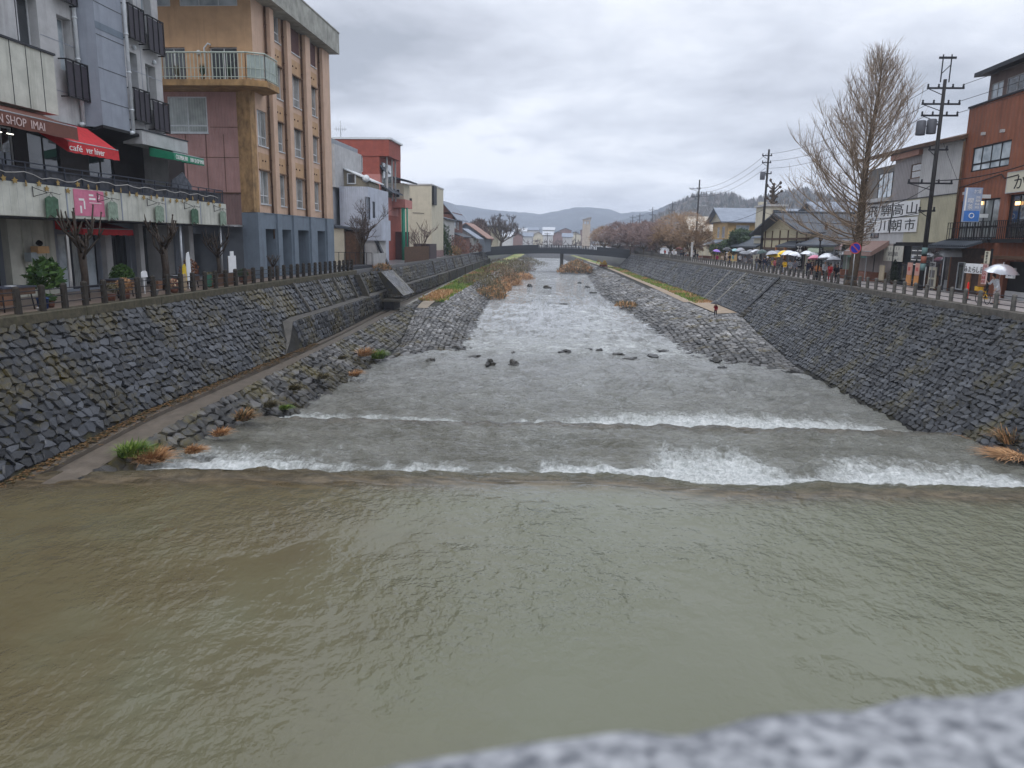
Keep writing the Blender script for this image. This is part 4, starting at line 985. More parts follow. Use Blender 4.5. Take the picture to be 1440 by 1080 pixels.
mb = MB(); wall(mb, Bf, 57, 73.6, 0, 4.9, bh, 1.6, .3); mb.fbox(Bf, 57, 73.6, 4.9, 4.97, 0, .34)
mb.face([Bf.P(57.1, 0, -1.3), Bf.P(73.6, 0, -1.3), Bf.P(73.6, 4, -1.3), Bf.P(57.1, 4, -1.3)]); mb.build('base_wall', BASEB, o2)
mb = MB(); mb.fbox(Bf, 61.2, 62.2, 1.6, 2.0, -1.28, -.9); mb.build('mailbox', WPIPE, o2)
for rc in ((64.9, 66.4, .1, 3.3),): window(o2, Bf, rc, -1.25, 1, 0, DARK, GDARK, .1, name='entrance_door')
# cornice
mb = MB(); mb.box(-34, -22.75, 54.5, 74.3, 20.35, 22.2); mb.build('cornice', CORN, o2)
mb = MB(); mb.box(-34, -22.7, 54.45, 74.35, 22.2, 22.32); mb.build('cornice_cap', CONC, o2)
# side wall facing the camera
sh = [(-31.04, -29.2, 14.55, 16.9), (-27.3, -25.2, 14.55, 16.9)]
mb = MB(); wall(mb, Bs, -34, -24, 14.3, 20.35, sh + [(-31.2, -30.1, 19.72, 20.3), (-29.4, -25, 19.72, 20.3)], .25); mb.build('side_wall', ORANGE, o2)
for rc in sh: window(o2, Bs, rc, -.2, 1, 0, ALU, GDARK, .07)
window(o2, Bs, (-31.2, -30.1, 19.72, 20.3), -.1, 0, 0, WPIPE, GBLUE); window(o2, Bs, (-29.4, -25, 19.72, 20.3), -.1, 2, 0, WPIPE, GBLUE)
mb = MB(); mb.slab([(-25.45, 57, 4.97), (-24, 56.0, 4.97), (-24, 56.0, 14.3), (-25.45, 57, 14.3)], (0, 1, 0)); mb.build('corner_column', STAIN, o2)
mb = MB(); mb.slab([(-25.45, 56.98, 0), (-23.7, 55.9, 0), (-23.7, 55.9, 4.95), (-25.45, 56.98, 4.95)], (0, 1.12, 0)); mb.build('corner_base', BASEB, o2)
pw = (-30.8, -27.75, 10.8, 13.4)
mb = MB(); wall(mb, Bs, -34, -25.45, 6.4, 14.3, [pw], .12); mb.build('pink_cladding', PINKC, o2)
mb = MB(); wall(mb, Bs, -34, -25.45, 3.9, 6.4); mb.build('lower_cladding', PINKD, o2)
mb = MB(); mb.fbox(Bs, -34, -25.45, 6.36, 6.44, 0, .08)
for v in (9.0, 11.2): mb.fbox(Bs, -34 if v < 10 else -27.6, -25.45, v, v + .04, 0, .02)
for u in (-29.6, -28.0, -26.6): mb.fbox(Bs, u, u + .04, 6.5, 10.7, 0, .02)
mb.build('cladding_joint', BRN, o2)
window(o2, Bs, pw, -.05, 1, 0, WPIPE, glass('pale_curtain_glass', (.3, .34, .32), (.42, .46, .44), stripes=3), .09, True, .2)
mb = MB(); wall(mb, Bs, -34, -25.45, 0, 3.85, [(-30.0, -27.2, 0, 3.3)], 1.0); mb.face([Bs.P(-30, 0, -1), Bs.P(-27.2, 0, -1), Bs.P(-27.2, 3.3, -1), Bs.P(-30, 3.3, -1)]); mb.build('rear_shop_wall', paint('dark_grey_wall', (.10, .11, .125)), o2)
mb = MB(); mb.fbox(Bs, -29.6, -25.4, 3.85, 4.0, 0, 1.0); mb.build('lintel', GREYP, o2)
# balcony
mb = MB(); mb.slab([(-34, 57, 13.75), (-34, 54.6, 13.75), (-23.6, 54.6, 13.75), (-22.3, 55.2, 13.75), (-22.3, 57.6, 13.75), (-24, 58.6, 13.75), (-24, 57, 13.75)], (0, 0, .42)); mb.build('balcony_slab', STAIN, o2)
PG = plain('pale_green_rail', (.42, .47, .41), .5)
mb = MB(); path = [(-33.9, 54.7), (-23.6, 54.7), (-22.4, 55.25), (-22.4, 57.5)]
for (a, b) in zip(path, path[1:]):
    Ld = math.dist(a, b); n = int(Ld / .27)
    mb.tube([(*a, 16.0), (*b, 16.0)], .06, 5); mb.tube([(*a, 14.35), (*b, 14.35)], .03, 5); mb.tube([(*a, 14.95), (*b, 14.95)], .02, 4)
    for i in range(n + 1):
        t = i / n; x, y = a[0] + (b[0] - a[0]) * t, a[1] + (b[1] - a[1]) * t; mb.box(x - .02, x + .02, y - .02, y + .02, 14.17, 16.0)
mb.build('balcony_railing', PG, o2)
mb = MB(); mb.slab([(-23.55, 54.82, 14.3), (-22.5, 55.3, 14.3), (-22.5, 55.3, 15.9), (-23.55, 54.82, 15.9)], (-.01, .02, 0)); mb.box(-22.48, -22.46, 55.3, 57.4, 14.3, 15.9); mb.build('balcony_glass', glass('frosted_panel', (.3, .36, .33), rough=.3), o2)
mb = MB(); mb.tube([(-27.6, 56.9, 14.9), (-27.6, 56.8, 16.8), (-27.3, 56.8, 17.1), (-27.1, 56.8, 17.0)], .07, 6); mb.build('flue', WPIPE, o2)
mb = MB(); mb.blob((-28.1, 56.9, 16.5), .18, .12, .18, 1, .05, 2); mb.build('vent_cap', WPIPE, o2)
mb = MB(); mb.tube([(-23.7, 73.9, 22.2), (-23.7, 73.9, 23.4)], .03, 4); mb.build('mast', STEEL, o2)
rnd = random.Random(7)
for i in range(5):
    x = -33.2 + i * 2.1 + rnd.uniform(-.4, .4); oo = bthing('potted_plant', ['brown dried plant in a pot, leftmost on the ochre balcony', 'straw coloured potted plant between the balcony windows', 'rusty potted plant beside the balcony flue', 'dark potted plant under the balcony glass door', 'small dark potted plant at the balcony corner'][i], 'potted plant', (x, 55.2, 14.2), 'plants on the ochre balcony')
    mb = MB(); mb.lathe([(.12, 0), (.17, .3)], (x, 55.2, 14.17), 8); mb.build('pot', BRN, oo)
    mb = MB()
    for k in range(60):
        a = rnd.uniform(0, 6.3); l = rnd.uniform(.3, 1.0); d = Vector((math.cos(a) * .25, math.sin(a) * .2, l)); mb.tone = rnd.random(); p = Vector((x, 55.2, 14.45)); mb.face([p, p + d * .6 + Vector((.05, 0, 0)), p + d])
    mb.build('foliage', [REED, REED, OLIVE, LEAFD, LEAFD][i], oo)

# ---- generic box building helper
def box_house(name, label, x0, x1, y0, y1, z1, wm, cat='building', roof=None, z0=0, group=None):
    o = bthing(name, label, cat, ((x0 + x1) / 2, (y0 + y1) / 2, z0), group)
    return o
def shell(mb, x0, x1, y0, y1, z0, z1, holes=(), fr=None, mi=0, depth=.15, skip=()):
    """four walls; the wall on frame fr gets holes"""
    sides = {'y-': (Fr('y-', y0), x0, x1), 'y+': (Fr('y-', y1), x0, x1), 'x+': (Fr('x+', x1), y0, y1), 'x-': (Fr('x-', x0), y0, y1)}
    for k, (f, a, b) in sides.items():
        if k in skip: continue
        wall(mb, f, a, b, z0, z1, [h[1:] for h in holes if h[0] == k], depth, 0, mi)
def wins(root, x0, x1, y0, y1, lst, fm, gm, nm=1, **k):
    for h in lst:
        f = {'y-': Fr('y-', y0), 'x+': Fr('x+', x1), 'x-': Fr('x-', x0)}[h[0]]
        window(root, f, h[1:], -.1, nm, 0, fm, gm, .06, **k)
# grey tall + bluish corrugated house
g3 = bthing('corrugated_house', 'pale blue corrugated house with a tall grey wing beside the ochre block', 'house', (-26, 90, 0))
mb = MB(); shell(mb, -29.4, -28.5, 88.0, 100, 0, 14.6, [('y-', -29.3, -28.6, 10.3, 10.35)]); mb.build('tall_wing', paint('grey_rendered', (.3, .32, .35)), g3)
mb = MB(); shell(mb, -28.5, -28.0, 88.5, 100, 9, 13.9); mb.build('side_wing', GREYP, g3)
h3 = [('x+', 89.3, 91.0, 5.2, 8.0), ('x+', 92.0, 93.2, 5.6, 7.6)]
mb = MB(); shell(mb, -28.0, -24.5, 90, 100, 0, 9.2, h3); mb.build('wall', BLUW, g3); wins(g3, -28, -24.5, 90, 100, h3, DARK, GDARK)
mb = MB(); mb.slab([(-28.0, 92, 11.4), (-28, 92, 9.2), (-24.9, 92, 9.2), (-24.9, 92, 9.9)], (0, 5, 0)); mb.build('attic_wall', paint('beige_board', (.26, .235, .18)), g3)
mb = MB(); mb.slab([(-28.1, 91.7, 11.4), (-24.5, 91.7, 9.9), (-24.5, 91.7, 10.05), (-28.1, 91.7, 11.55)], (0, 6, 0)); mb.build('attic_roof', WPIPE, g3)
window(g3, Fr('y-', 92), (-27.6, -26.5, 9.6, 10.9), .05, 0, 0, WPIPE, GDARK, .14)
mb = MB(); mb.tube([(-25.2, 91.6, 10.2), (-25.0, 91.3, 10.3)], [.45, .4], 12); mb.build('satellite_dish', WPIPE, g3)
mb = MB(); mb.box(-24.4, -22.3, 87.6, 92, 2.9, 5.3); mb.build('enclosed_balcony', BLUW, g3)
mb = MB(); mb.box(-24.4, -22.9, 87.8, 92, 0, 2.9); mb.build('lower_wall', GREYP, g3)
mb = MB(); mb.slab([(-29.5, 86, 4.6), (-25.0, 86, 4.0), (-25.0, 86, 4.2), (-29.5, 86, 4.85)], (0, 4, 0)); mb.build('lean_to_roof', TILE, g3)
mb = MB(); mb.box(-29.3, -26.4, 86.3, 90, 0, 4.2); mb.build('lean_to_wall', CREAM, g3)
mb = MB(); mb.box(-26.3, -25.1, 86.4, 90, 0, 3.9); mb.build('shed_wall', BRN, g3)
mb = MB(); mb.slab([(-23.2, 87.5, 2.9), (-21.8, 87.5, 0), (-21.5, 87.5, 0), (-22.9, 87.5, 2.9)], (0, .8, 0)); mb.build('stair', DARK, g3)
# TV aerial
o = bthing('tv_aerial', 'thin rooftop television aerial above the grey wing', 'aerial', (-32.4, 105, 16.5)); mb = MB(); mb.tube([(-32.4, 105.5, 16.5), (-32.4, 105.5, 19)], .06, 5); mb.tube([(-33.3, 105.5, 17.9), (-31.5, 105.5, 17.9)], .04, 4)
for q in (-33, -32.7, -32.1, -31.8): mb.tube([(q, 105.5, 17.6), (q, 105.5, 18.2)], .03, 4)
mb.build('antenna', STEEL, o)
# red house
r4 = bthing('red_house', 'red rendered house with an overhanging flat roof box', 'house', (-29, 107, 0))
h4 = [('y-', -32.2, -31.3, 13.4, 15.2), ('y-', -30.0, -29.25, 12.2, 14.4)]
mb = MB(); shell(mb, -34.5, -26.9, 105, 118, 0, 16.4, h4); mb.build('wall', REDW, r4); wins(r4, -34.5, -26.9, 105, 118, h4, WPIPE, GDARK, 0)
mb = MB(); mb.box(-29.0, -26.85, 104.95, 116, 6.5, 11.9); mb.build('pink_wall', PINKW, r4)
mb = MB(); mb.box(-34.6, -25.5, 104.9, 112, 14.3, 16.5); mb.build('roof_box', REDW, r4)
mb = MB(); mb.box(-34.7, -25.2, 104.8, 112.2, 16.5, 16.75); mb.build('roof_cap', WPIPE, r4)
for y in (106, 109, 111): mb = MB(); mb.box(-26.2, -26.0, y, y + .15, 8.5, 14.3); mb.build('veranda_post', GREYP, r4)
mb = MB(); mb.box(-26.85, -26.8, 106, 111.5, 9, 13.6); mb.build('glazing', GCUR, r4)
mb = MB(); mb.slab([(-26.9, 105.2, 10.4), (-25.2, 105.2, 9.4), (-25.2, 105.2, 9.55), (-26.9, 105.2, 10.6)], (0, 7, 0)); mb.slab([(-26.9, 105.2, 13), (-26.1, 105.2, 12.1), (-26.1, 105.2, 12.2), (-26.9, 105.2, 13.2)], (0, 3, 0)); mb.build('porch_roof', TILE, r4)
# pink verandah with green post
p5 = bthing('pink_verandah', 'pink verandah deck carried on a tall green post', 'building', (-27, 113, 0))
mb = MB(); mb.box(-29.4, -24.9, 112, 117, 7.7, 8.9); mb.build('deck', PINKW, p5)
mb = MB(); mb.box(-29.4, -28.4, 112.1, 116, 0, 7.7); mb.build('column', PINKW, p5)
mb = MB(); mb.tube([(-25.3, 112.4, 0), (-25.3, 112.4, 7.7)], .28, 8); mb.tube([(-24.75, 112.6, 0), (-24.75, 112.6, 7.7)], .12, 6); mb.build('green_post', plain('green_paint', (.02, .22, .14), .5), p5)
mb = MB(); mb.box(-29.3, -25.3, 113, 117, 8.9, 11.3); mb.build('room', CREAM, p5)
window(p5, Fr('y-', 113), (-28.3, -25.9, 9.2, 10.4), .02, 1, 0, WPIPE, GDARK)
mb = MB(); mb.slab([(-29.6, 112.2, 12.6), (-24.2, 112.2, 11.4), (-24.2, 112.2, 11.6), (-29.6, 112.2, 12.9)], (0, 5.5, 0)); mb.build('roof', TILE, p5)
mb = MB(); mb.box(-28.4, -25.4, 114, 117, 0, 4.2); mb.build('lower_room', plain('dark_red_wall', (.09, .04, .04), .8), p5)
# cream block
c6 = bthing('cream_building', 'plain cream rendered flat roofed block behind the pink verandah', 'building', (-28, 132, 0))
h6 = [('y-', -29.2, -27.7, 8.4, 10.0)]
mb = MB(); shell(mb, -34, -24.3, 130, 142, 1.2, 12.2, h6); mb.build('wall', CREAM, c6); wins(c6, -34, -24.3, 130, 142, h6, DARK, GDARK, 1)
mb = MB(); mb.box(-34.1, -24.2, 129.9, 142.1, 12.2, 12.45); mb.build('roof_edge', GREYP, c6)
mb = MB(); mb.box(-34, -24.25, 129.95, 142, 0, 1.2); mb.build('plinth', PINKD, c6)
mb = MB(); mb.tube([(-26.9, 129.9, 6), (-26.3, 129.9, 4.9), (-25, 129.9, 4.3), (-24.4, 129.9, 4.2)], .04, 4); mb.tube([(-27.6, 129.9, 7.6), (-25.6, 129.9, 7.5)], .04, 4); mb.build('conduit', DARK, c6)
mb = MB(); mb.box(-24.25, -23.9, 130.4, 133, 9, 12.2); mb.build('side_louvre', DARK, c6)
# houses farther down
def gable(root, x0, x1, y0, y1, ze, zr, mat, ov=.6, axis='y'):
    mb = MB()
    if axis == 'y':
        xm = (x0 + x1) / 2
        for a, b in ((x0 - ov, xm), (x1 + ov, xm)):
            za = ze - ov * (zr - ze) / (xm - x0); mb.slab([(a, y0 - ov, za), (b, y0 - ov, zr), (b, y1 + ov, zr), (a, y1 + ov, za)], (0, 0, .22))
    else:
        ym = (y0 + y1) / 2
        for a, b in ((y0 - ov, ym), (y1 + ov, ym)):
            za = ze - ov * (zr - ze) / (ym - y0); mb.slab([(x0 - ov, a, za), (x0 - ov, b, zr), (x1 + ov, b, zr), (x1 + ov, a, za)], (0, 0, .22))
    mb.build('roof', mat, root)
    mb = MB()
    if axis == 'y':
        for y in (y0, y1): mb.face([(x0, y, ze), (x1, y, ze), ((x0 + x1) / 2, y, zr)])
    else:
        for x in (x0, x1): mb.face([(x, y0, ze), (x, y1, ze), (x, (y0 + y1) / 2, zr)])
    return mb
b7 = bthing('brown_house', 'brown sided two storey house with a grey shed roof past the cream block', 'house', (-29, 168, 0))
h7 = [('x+', 167, 171, 5.6, 7.2), ('x+', 172.2, 174.5, 5.4, 7.2), ('y-', -29.6, -28.6, 7.2, 8.6)]
mb = MB(); shell(mb, -31.0, -26.2, 165, 180, 0, 9.0, h7); mb.build('wall', BRSID, b7); wins(b7, -31, -26.2, 165, 180, h7, ALU, GBLUE)
gable(b7, -31, -26.2, 165, 180, 8.6, 11.3, TILEG, 1.2).build('gable', BRSID, b7)
mb = MB(); mb.slab([(-26.4, 163, 4.6), (-23.6, 163, 3.6), (-23.6, 163, 3.8), (-26.4, 163, 4.85)], (0, 14, 0)); mb.build('porch_roof', TILE, b7)
mb = MB(); mb.box(-26.2, -24.2, 164, 178, 0, 3.8); mb.build('ground_floor', BRSID, b7)
w8 = bthing('white_shed_house', 'small white fronted house tucked beside the cream block', 'house', (-27, 148, 0))
h8 = [('y-', -27.0, -25.3, 4.6, 5.9)]
mb = MB(); shell(mb, -29, -24.7, 146, 158, 0, 7.0, h8); mb.build('wall', GREYP, w8); wins(w8, -29, -24.7, 146, 158, h8, ALU, GDARK, 2)
mb = MB(); mb.slab([(-29.2, 145.6, 8.2), (-24.2, 145.6, 6.9), (-24.2, 145.6, 7.1), (-29.2, 145.6, 8.4)], (0, 13, 0)); mb.build('roof', TILE, w8)
mb = MB(); mb.box(-27.2, -25.9, 143.5, 146, 0, 3.3); mb.slab([(-27.6, 143.2, 3.9), (-25.4, 143.2, 3.4), (-25.4, 143.2, 3.5), (-27.6, 143.2, 4.1)], (0, 3, 0)); mb.build('entry_hut', WHS, w8)
g9 = bthing('grey_gabled_house', 'slate grey gabled house with a reddish roof before the far trees', 'house', (-28, 202, 0))
mb = MB(); shell(mb, -32, -23.2, 200, 216, 0, 4.2, [('y-', -26.4, -24.6, 1.6, 3.2)]); mb.build('wall', paint('slate_wall', (.12, .14, .17)), g9)
window(g9, Fr('y-', 200), (-26.4, -24.6, 1.6, 3.2), -.05, 1, 0, ALU, GCUR)
gable(g9, -33.5, -22.9, 200, 216, 3.8, 7.4, paint('reddish_roof', (.26, .16, .13)), .6).build('gable', paint('slate_gable', (.11, .13, .16)), g9)
l9 = bthing('pale_walled_house', 'low house with pale panel wall under a white edged roof', 'house', (-27, 186, 0))
mb = MB(); shell(mb, -29.5, -24.2, 185, 196, 0, 3.9, []); mb.build('wall', GREYP, l9)
gable(l9, -30.5, -23.6, 185, 196, 3.6, 5.7, TILEG, .5).build('gable', GREYP, l9)
d9 = bthing('distant_house', 'far white flat house behind the reddish roof', 'house', (-29, 262, 0))
mb = MB(); shell(mb, -33, -25.5, 260, 272, 0, 7.6, [('y-', -31.5, -30, 4.5, 6)]); mb.build('wall', CREAM, d9); mb = MB(); mb.box(-33.6, -25, 259.5, 272.5, 7.6, 8.0); mb.build('roof', TILE, d9)
# timber fences and hedge on the left bank edge
mb = MB()
for i in range(42): mb.box(-22.4, -22.36, 100 + i * .42, 100.3 + i * .42, .0, 2.1)

tag(mb.build('timber_fence', BRN), 'dark timber fence on the bank in front of the pink verandah', 'fence')
mb = MB(); mb.box(-25.6, -22.9, 121, 127, 0, 2.4); tag(mb.build('dark_shed', plain('dark_shed', (.06, .045, .05), .7)), 'low dark shed at the foot of the cream block', 'shed')
mb = MB()
for i in range(16): mb.box(-21.9, -21.86, 82.3 + i * .36, 82.5 + i * .36, .1, 1.5)
mb.box(-21.92, -21.9, 82.2, 88.2, 1.2, 1.3); tag(mb.build('white_fence', GREYP), 'short pale picket fence by the stone wall recess', 'fence')
mb = MB(); mb.box(-23.5, -21.9, 74.2, 82, 0, .3); 
railing(mb, Fr('y-', 82.0), -27, -22, .1, 1.6, 0, 8, .04); tag(mb.build('metal_railing', DARK), 'dark metal railing at the end of the left promenade', 'railing')
TWR = leafmat('rusty_hedge', (.13, .05, .03), (.28, .12, .07))
bush('hedge', 'rusty brown hedge on the bank before the brown house', (-24.8, 160, .2), 2.2, 3.4, 2200, [TWR, TWIGR], 61, 'hedge', None, .5, 5)
bush('hedge', 'rusty hedge on the wall top before the grey gabled house', (-25.6, 190, 0), 2.2, 2.6, 2200, [TWR, TWIGR], 62, 'hedge', None, .6, 7)
bush('conifer_bush', 'dark green bushy conifer beside the small white house', (-24.7, 144, 0), 1.6, 5.2, 1600, [LEAFD, LEAF], 63, 'shrub', None, .5, 1)
bush('bush', 'straw weeds at the wall top by the green conifer', (-23.6, 150, 0), 1.5, 1.6, 700, [OLIVE, REED], 64, 'bush', None, .5, 3)
bush('bush', 'weedy growth on the wall top above the outlet', (-21.6, 84, -.4), 1.0, .6, 500, [OLIVE, REED], 65, 'bush', None, .3, 4)
# ================================================================ right bank buildings
C_ = Fr('x-', 28.6)
r1 = bthing('brown_building', 'red brown clad three storey restaurant with dark balconies, farthest right', 'building', (28.6, 54, 0))
T13 = 13.2
HW = {'up': C_.rect(1371, 205, 1418, 238), 'mid': C_.rect(1352, 280, 1401, 333), 'right': C_.rect(1419, 272, 1455, 335)}
hl = [(54.6, 57.0, 9.3, 11.2), (54.9, 59.0, 4.2, 7.6), (49.5, 53.0, 4.3, 7.8)]
up = C_.rect(1370, 200, 1418, 234); hl[0] = (up[0], up[1], 8.6, 10.3)
md = C_.rect(1351, 285, 1400, 330); hl[1] = (md[0], md[1], 3.9, 6.6)
rg = C_.rect(1418, 280, 1452, 330); hl[2] = (rg[0], rg[1], 3.9, 6.7)
gd = [(44, 52.3, 0, 2.4), (55.4, 58.6, 0, 2.7)]
mb = MB(); wall(mb, C_, 40, 59.6, 0, T13, hl + gd, .4)
mb.face([(28.6, 59.6, 0), (38, 59.6, 0), (38, 59.6, T13), (28.6, 59.6, T13)]); mb.build('wall', RUST, r1)
window(r1, C_, hl[0], -.08, 3, 0, BLK, GBLUE, .1, False, .3); window(r1, C_, hl[1], -.15, 4, 0, BLK, GCUR, .1, False, .3); window(r1, C_, hl[2], -.2, 2, 0, BLK, GDARK, .1, False, .3)
for rc in (hl[1], hl[2]):
    mb = MB(); railing(mb, C_, rc[0] - .1, rc[1] + .3, rc[2] - .1, rc[2] + 1.15, .55, 16, .03, (rc[2] + .7,)); mb.fbox(C_, rc[0] - .1, rc[1] + .3, rc[2] - .3, rc[2] - .1, 0, .6); mb.build('balcony', BLK, r1)
for (u, v) in ((57.4, 8.5), (53.0, 8.0)): pass
glo = NB('warm_lamp'); glo.b.inputs['Emission Color'].default_value = (1, .55, .2, 1); glo.b.inputs['Emission Strength'].default_value = 3; glo = glo.done((.8, .5, .3), .5)
for x, y in ((1377, 286), (1429, 286)):
    u, v = C_.px(x, y)
    mb = MB(); mb.fbox(C_, u - .22, u + .22, v - .1, v + .12, -.14, -.06); mb.build('lamp', glo, r1)
mb = MB(); mb.fbox(C_, 40, 59.65, T13, T13 + .12, -.3, .1); mb.build('parapet_cap', DARK, r1)
for (x, y) in ((1359, 272), (1372, 272), (1385, 188), (1412, 184)):
    u, v = C_.px(x, y); mb = MB(); mb.fbox(C_, u - .12, u + .12, v - .1, v + .1, 0, .22); mb.build('light_fitting', GREYP, r1)
# penthouse
P_ = Fr('x-', 30.5)
mb = MB(); a = P_.px(1391, 125); wall(mb, P_, 40, a[0], T13, 15.9, [(a[0] - 1.9, a[0] - .4, 14.0, 15.1), (a[0] - 5, a[0] - 2.4, 14.0, 15.1)], .2); mb.face([(30.5, a[0], T13), (38, a[0], T13), (38, a[0], 15.9), (30.5, a[0], 15.9)]); mb.build('penthouse_wall', paint('brown_grey_wall', (.16, .12, .11)), r1)
window(r1, P_, (a[0] - 1.9, a[0] - .4, 14.0, 15.1), -.05, 1, 0, GREYP, GBLUE); window(r1, P_, (a[0] - 5, a[0] - 2.4, 14, 15.1), -.05, 1, 0, GREYP, GDARK)
mb = MB(); mb.slab([(29.6, 39, 15.75), (29.6, a[0] + .6, 15.75), (38, a[0] + .6, 16.6), (38, 39, 16.6)], (0, 0, .3)); mb.build('penthouse_roof', DARK, r1)
mb = MB(); mb.tube([C_.P(59.45, 3.9, .12), C_.P(59.45, 10.9, .12)], .09, 6); mb.build('downpipe', BRN, r1)
mb = MB(); mb.tube([C_.P(59.4, 7.6, .1), C_.P(56.5, 7.85, .1), C_.P(54, 8.1, .1), C_.P(53.6, 7.8, .1), C_.P(52, 7.9, .1)], .04, 5); mb.build('cable', BLK, r1)
# shop frontage on the ground floor
mb = MB()
rnd = random.Random(4)
for i in range(22):
    u = 54.4 + i * .26; mb.tube([C_.P(u, 3.85, .0), C_.P(u, 3.35, 1.6)], .09, 6)
mb.slab([C_.P(54.3, 3.8, 0), C_.P(60.2, 3.8, 0), C_.P(60.2, 3.25, 1.7), C_.P(54.3, 3.25, 1.7)], (0, 0, -.06)); mb.build('tiled_canopy', TILE, r1)
mb = MB(); wall(mb, C_, 54.9, 59.4, 0, 3.2, [], .1, .02); mb.build('dark_shop_front', plain('dark_brown_front', (.055, .035, .028), .7, var=.3), r1)
OT = plain('orange_timber', (.26, .12, .06), .6, var=.3)
mb = MB(); mb.fbox(C_, 54.2, 55.1, 0, 2.2, .05, .12); mb.build('timber_door', OT, r1); mb = MB(); mb.fbox(C_, 56.2, 56.8, 0, 2.0, .05, .12); mb.build('timber_door', OT, r1)
window(r1, C_, (57.3, 58.2, .2, 2.2), .06, 0, 0, WPIPE, GDARK)
mb = MB(); mb.fbox(C_, 44, 53.6, 2.55, 2.75, 0, .9); mb.build('low_canopy', BRN, r1)
mb = MB(); mb.fbox(C_, 44, 52.3, 0, 2.5, -.35, -.3); mb.build('dark_doorway', BLK, r1)
mb = MB(); mb.fbox(C_, 49, 51.8, 0, .5, -.1, .05); mb.build('plinth', GREYP, r1)
# signs
def panel_sign(name, label, fr, rc, d, mat, bodies, lm=BLK, th=.08, group=None, frame=None, cat='sign'):
    o = bthing(name, label, cat, fr.P((rc[0] + rc[1]) / 2, (rc[2] + rc[3]) / 2, d), group)
    mb = MB(); mb.fbox(fr, rc[0], rc[1], rc[2], rc[3], d, d + th); mb.build('panel', mat, o)
    if frame:
        mb = MB(); t = .05
        mb.fbox(fr, rc[0] - t, rc[0], rc[2] - t, rc[3] + t, d, d + th + .02); mb.fbox(fr, rc[1], rc[1] + t, rc[2] - t, rc[3] + t, d, d + th + .02)
        mb.fbox(fr, rc[0], rc[1], rc[2] - t, rc[2], d, d + th + .02); mb.fbox(fr, rc[0], rc[1], rc[3], rc[3] + t, d, d + th + .02); mb.build('frame', frame, o)
    for body, a0, a1, b0, b1, mt in bodies:      # a from the reader's left
        mb = MB()
        if fr.k == 'x-': ua, ub = rc[1] + (rc[0] - rc[1]) * a0, rc[1] + (rc[0] - rc[1]) * a1; f2 = lambda a, b, h, ua=ua, ub=ub: fr.P(ua + (ub - ua) * a, rc[2] + (rc[3] - rc[2]) * (b0 + (b1 - b0) * b), d + th + .01 + h * .4)
        else: ua, ub = rc[0] + (rc[1] - rc[0]) * a0, rc[0] + (rc[1] - rc[0]) * a1; f2 = lambda a, b, h, ua=ua, ub=ub: fr.P(ua + (ub - ua) * a, rc[2] + (rc[3] - rc[2]) * (b0 + (b1 - b0) * b), d + th + .01 + h * .4)
        text(mb, body, f2); mb.build('lettering', mt, o)
    return o
SIGNW = plain('sign_white', (.72, .73, .74), .5, var=.05); SIGNC = plain('sign_cream', (.56, .53, .42), .5, var=.05)
u0, u1, v0, v1 = C_.rect(1421, 237, 1462, 258)
panel_sign('wall_sign', 'cream wall sign with a black character か, cut off at the right edge', C_, (u0, u1, 6.85, 8.1), .02, SIGNC, [('か', .25, .6, .15, .8, BLK)], frame=GREYP)
# hanging blue sign, perpendicular to the wall
o = bthing('hanging_sign', 'blue and white vertical sign projecting from the brown building', 'sign', (28, 54.5, 6.3))
Sg = Fr('y-', 55.2); a = Sg.rect(1384, 253, 1406, 299)
mb = MB(); mb.fbox(Sg, 26.9, 28.0, 5.0, 7.3, -.1, .1); mb.build('panel', plain('grey_blue_sign', (.28, .35, .5), .5, var=.1), o)
mb = MB(); mb.fbox(Sg, 26.95, 27.95, 5.05, 5.75, .1, .115); mb.build('blue_field', plain('blue_field', (.06, .18, .5), .5), o)
mb = MB(); mb.fbox(Sg, 26.9, 27.0, 5.75, 7.3, .1, .12)
mb.tube([Sg.P(27.45 + .16 * math.cos(t * PI / 6), 5.42 + .16 * math.sin(t * PI / 6), .12) for t in range(13)], .03, 5)
text(mb, 'かつ鍋', lambda a, b, h: Sg.P(27.45 + .4 * b * 0 + a * .45, 6.9 + b * .3 , .12 + h * .3))
for k, ch in enumerate('飛騨味処'): text(mb, ch, lambda a, b, h, k=k: Sg.P(27.6 + .3 * a, 6.55 - k * .22 + .18 * b, .12 + h * .3))
for k, ch in enumerate('喫茶'): text(mb, ch, lambda a, b, h, k=k: Sg.P(27.1 + .38 * a, 6.25 - k * .42 + .36 * b, .12 + h * .3))
mb.build('lettering', SIGNW, o)
for v in (6.6, 5.3): mb = MB(); mb.fbox(Sg, 28.0, 28.6, v, v + .25, -.05, .05); mb.build('bracket', WPIPE, o)
# ---- white and cream house with market sign
r2 = bthing('market_sign_house', 'white and cream sided house carrying the large market name panels', 'house', (28.6, 68, 0))
hz = 7.2
uw = C_.rect(1281, 240, 1314, 256)
mb = MB(); wall(mb, C_, 59.7, 66.4, hz, 11.2, [], .2); mb.build('upper_wall', WHS, r2)
mb = MB(); wall(mb, C_, 66.4, 71.6, hz, 11.2, [(uw[0], uw[1], 8.9, 10.1)], .12); mb.build('upper_grey_wall', GRS, r2)
window(r2, C_, (uw[0], uw[1], 8.9, 10.1), -.05, 1, 1, BRN, glass('brown_glass', (.08, .065, .055)), .08)
mb = MB(); wall(mb, C_, 59.7, 68.3, 3.5, hz, [], .2); mb.face([(28.6, 59.7, 0), (38, 59.7, 0), (38, 59.7, 11.2), (28.6, 59.7, 11.2)]); mb.build('cream_wall', CRS, r2)
mb = MB(); wall(mb, C_, 68.3, 78.5, 3.5, hz, [(73.6, 75.4, 4.0, 6.3)], .15); mb.build('white_wall', WHS, r2)
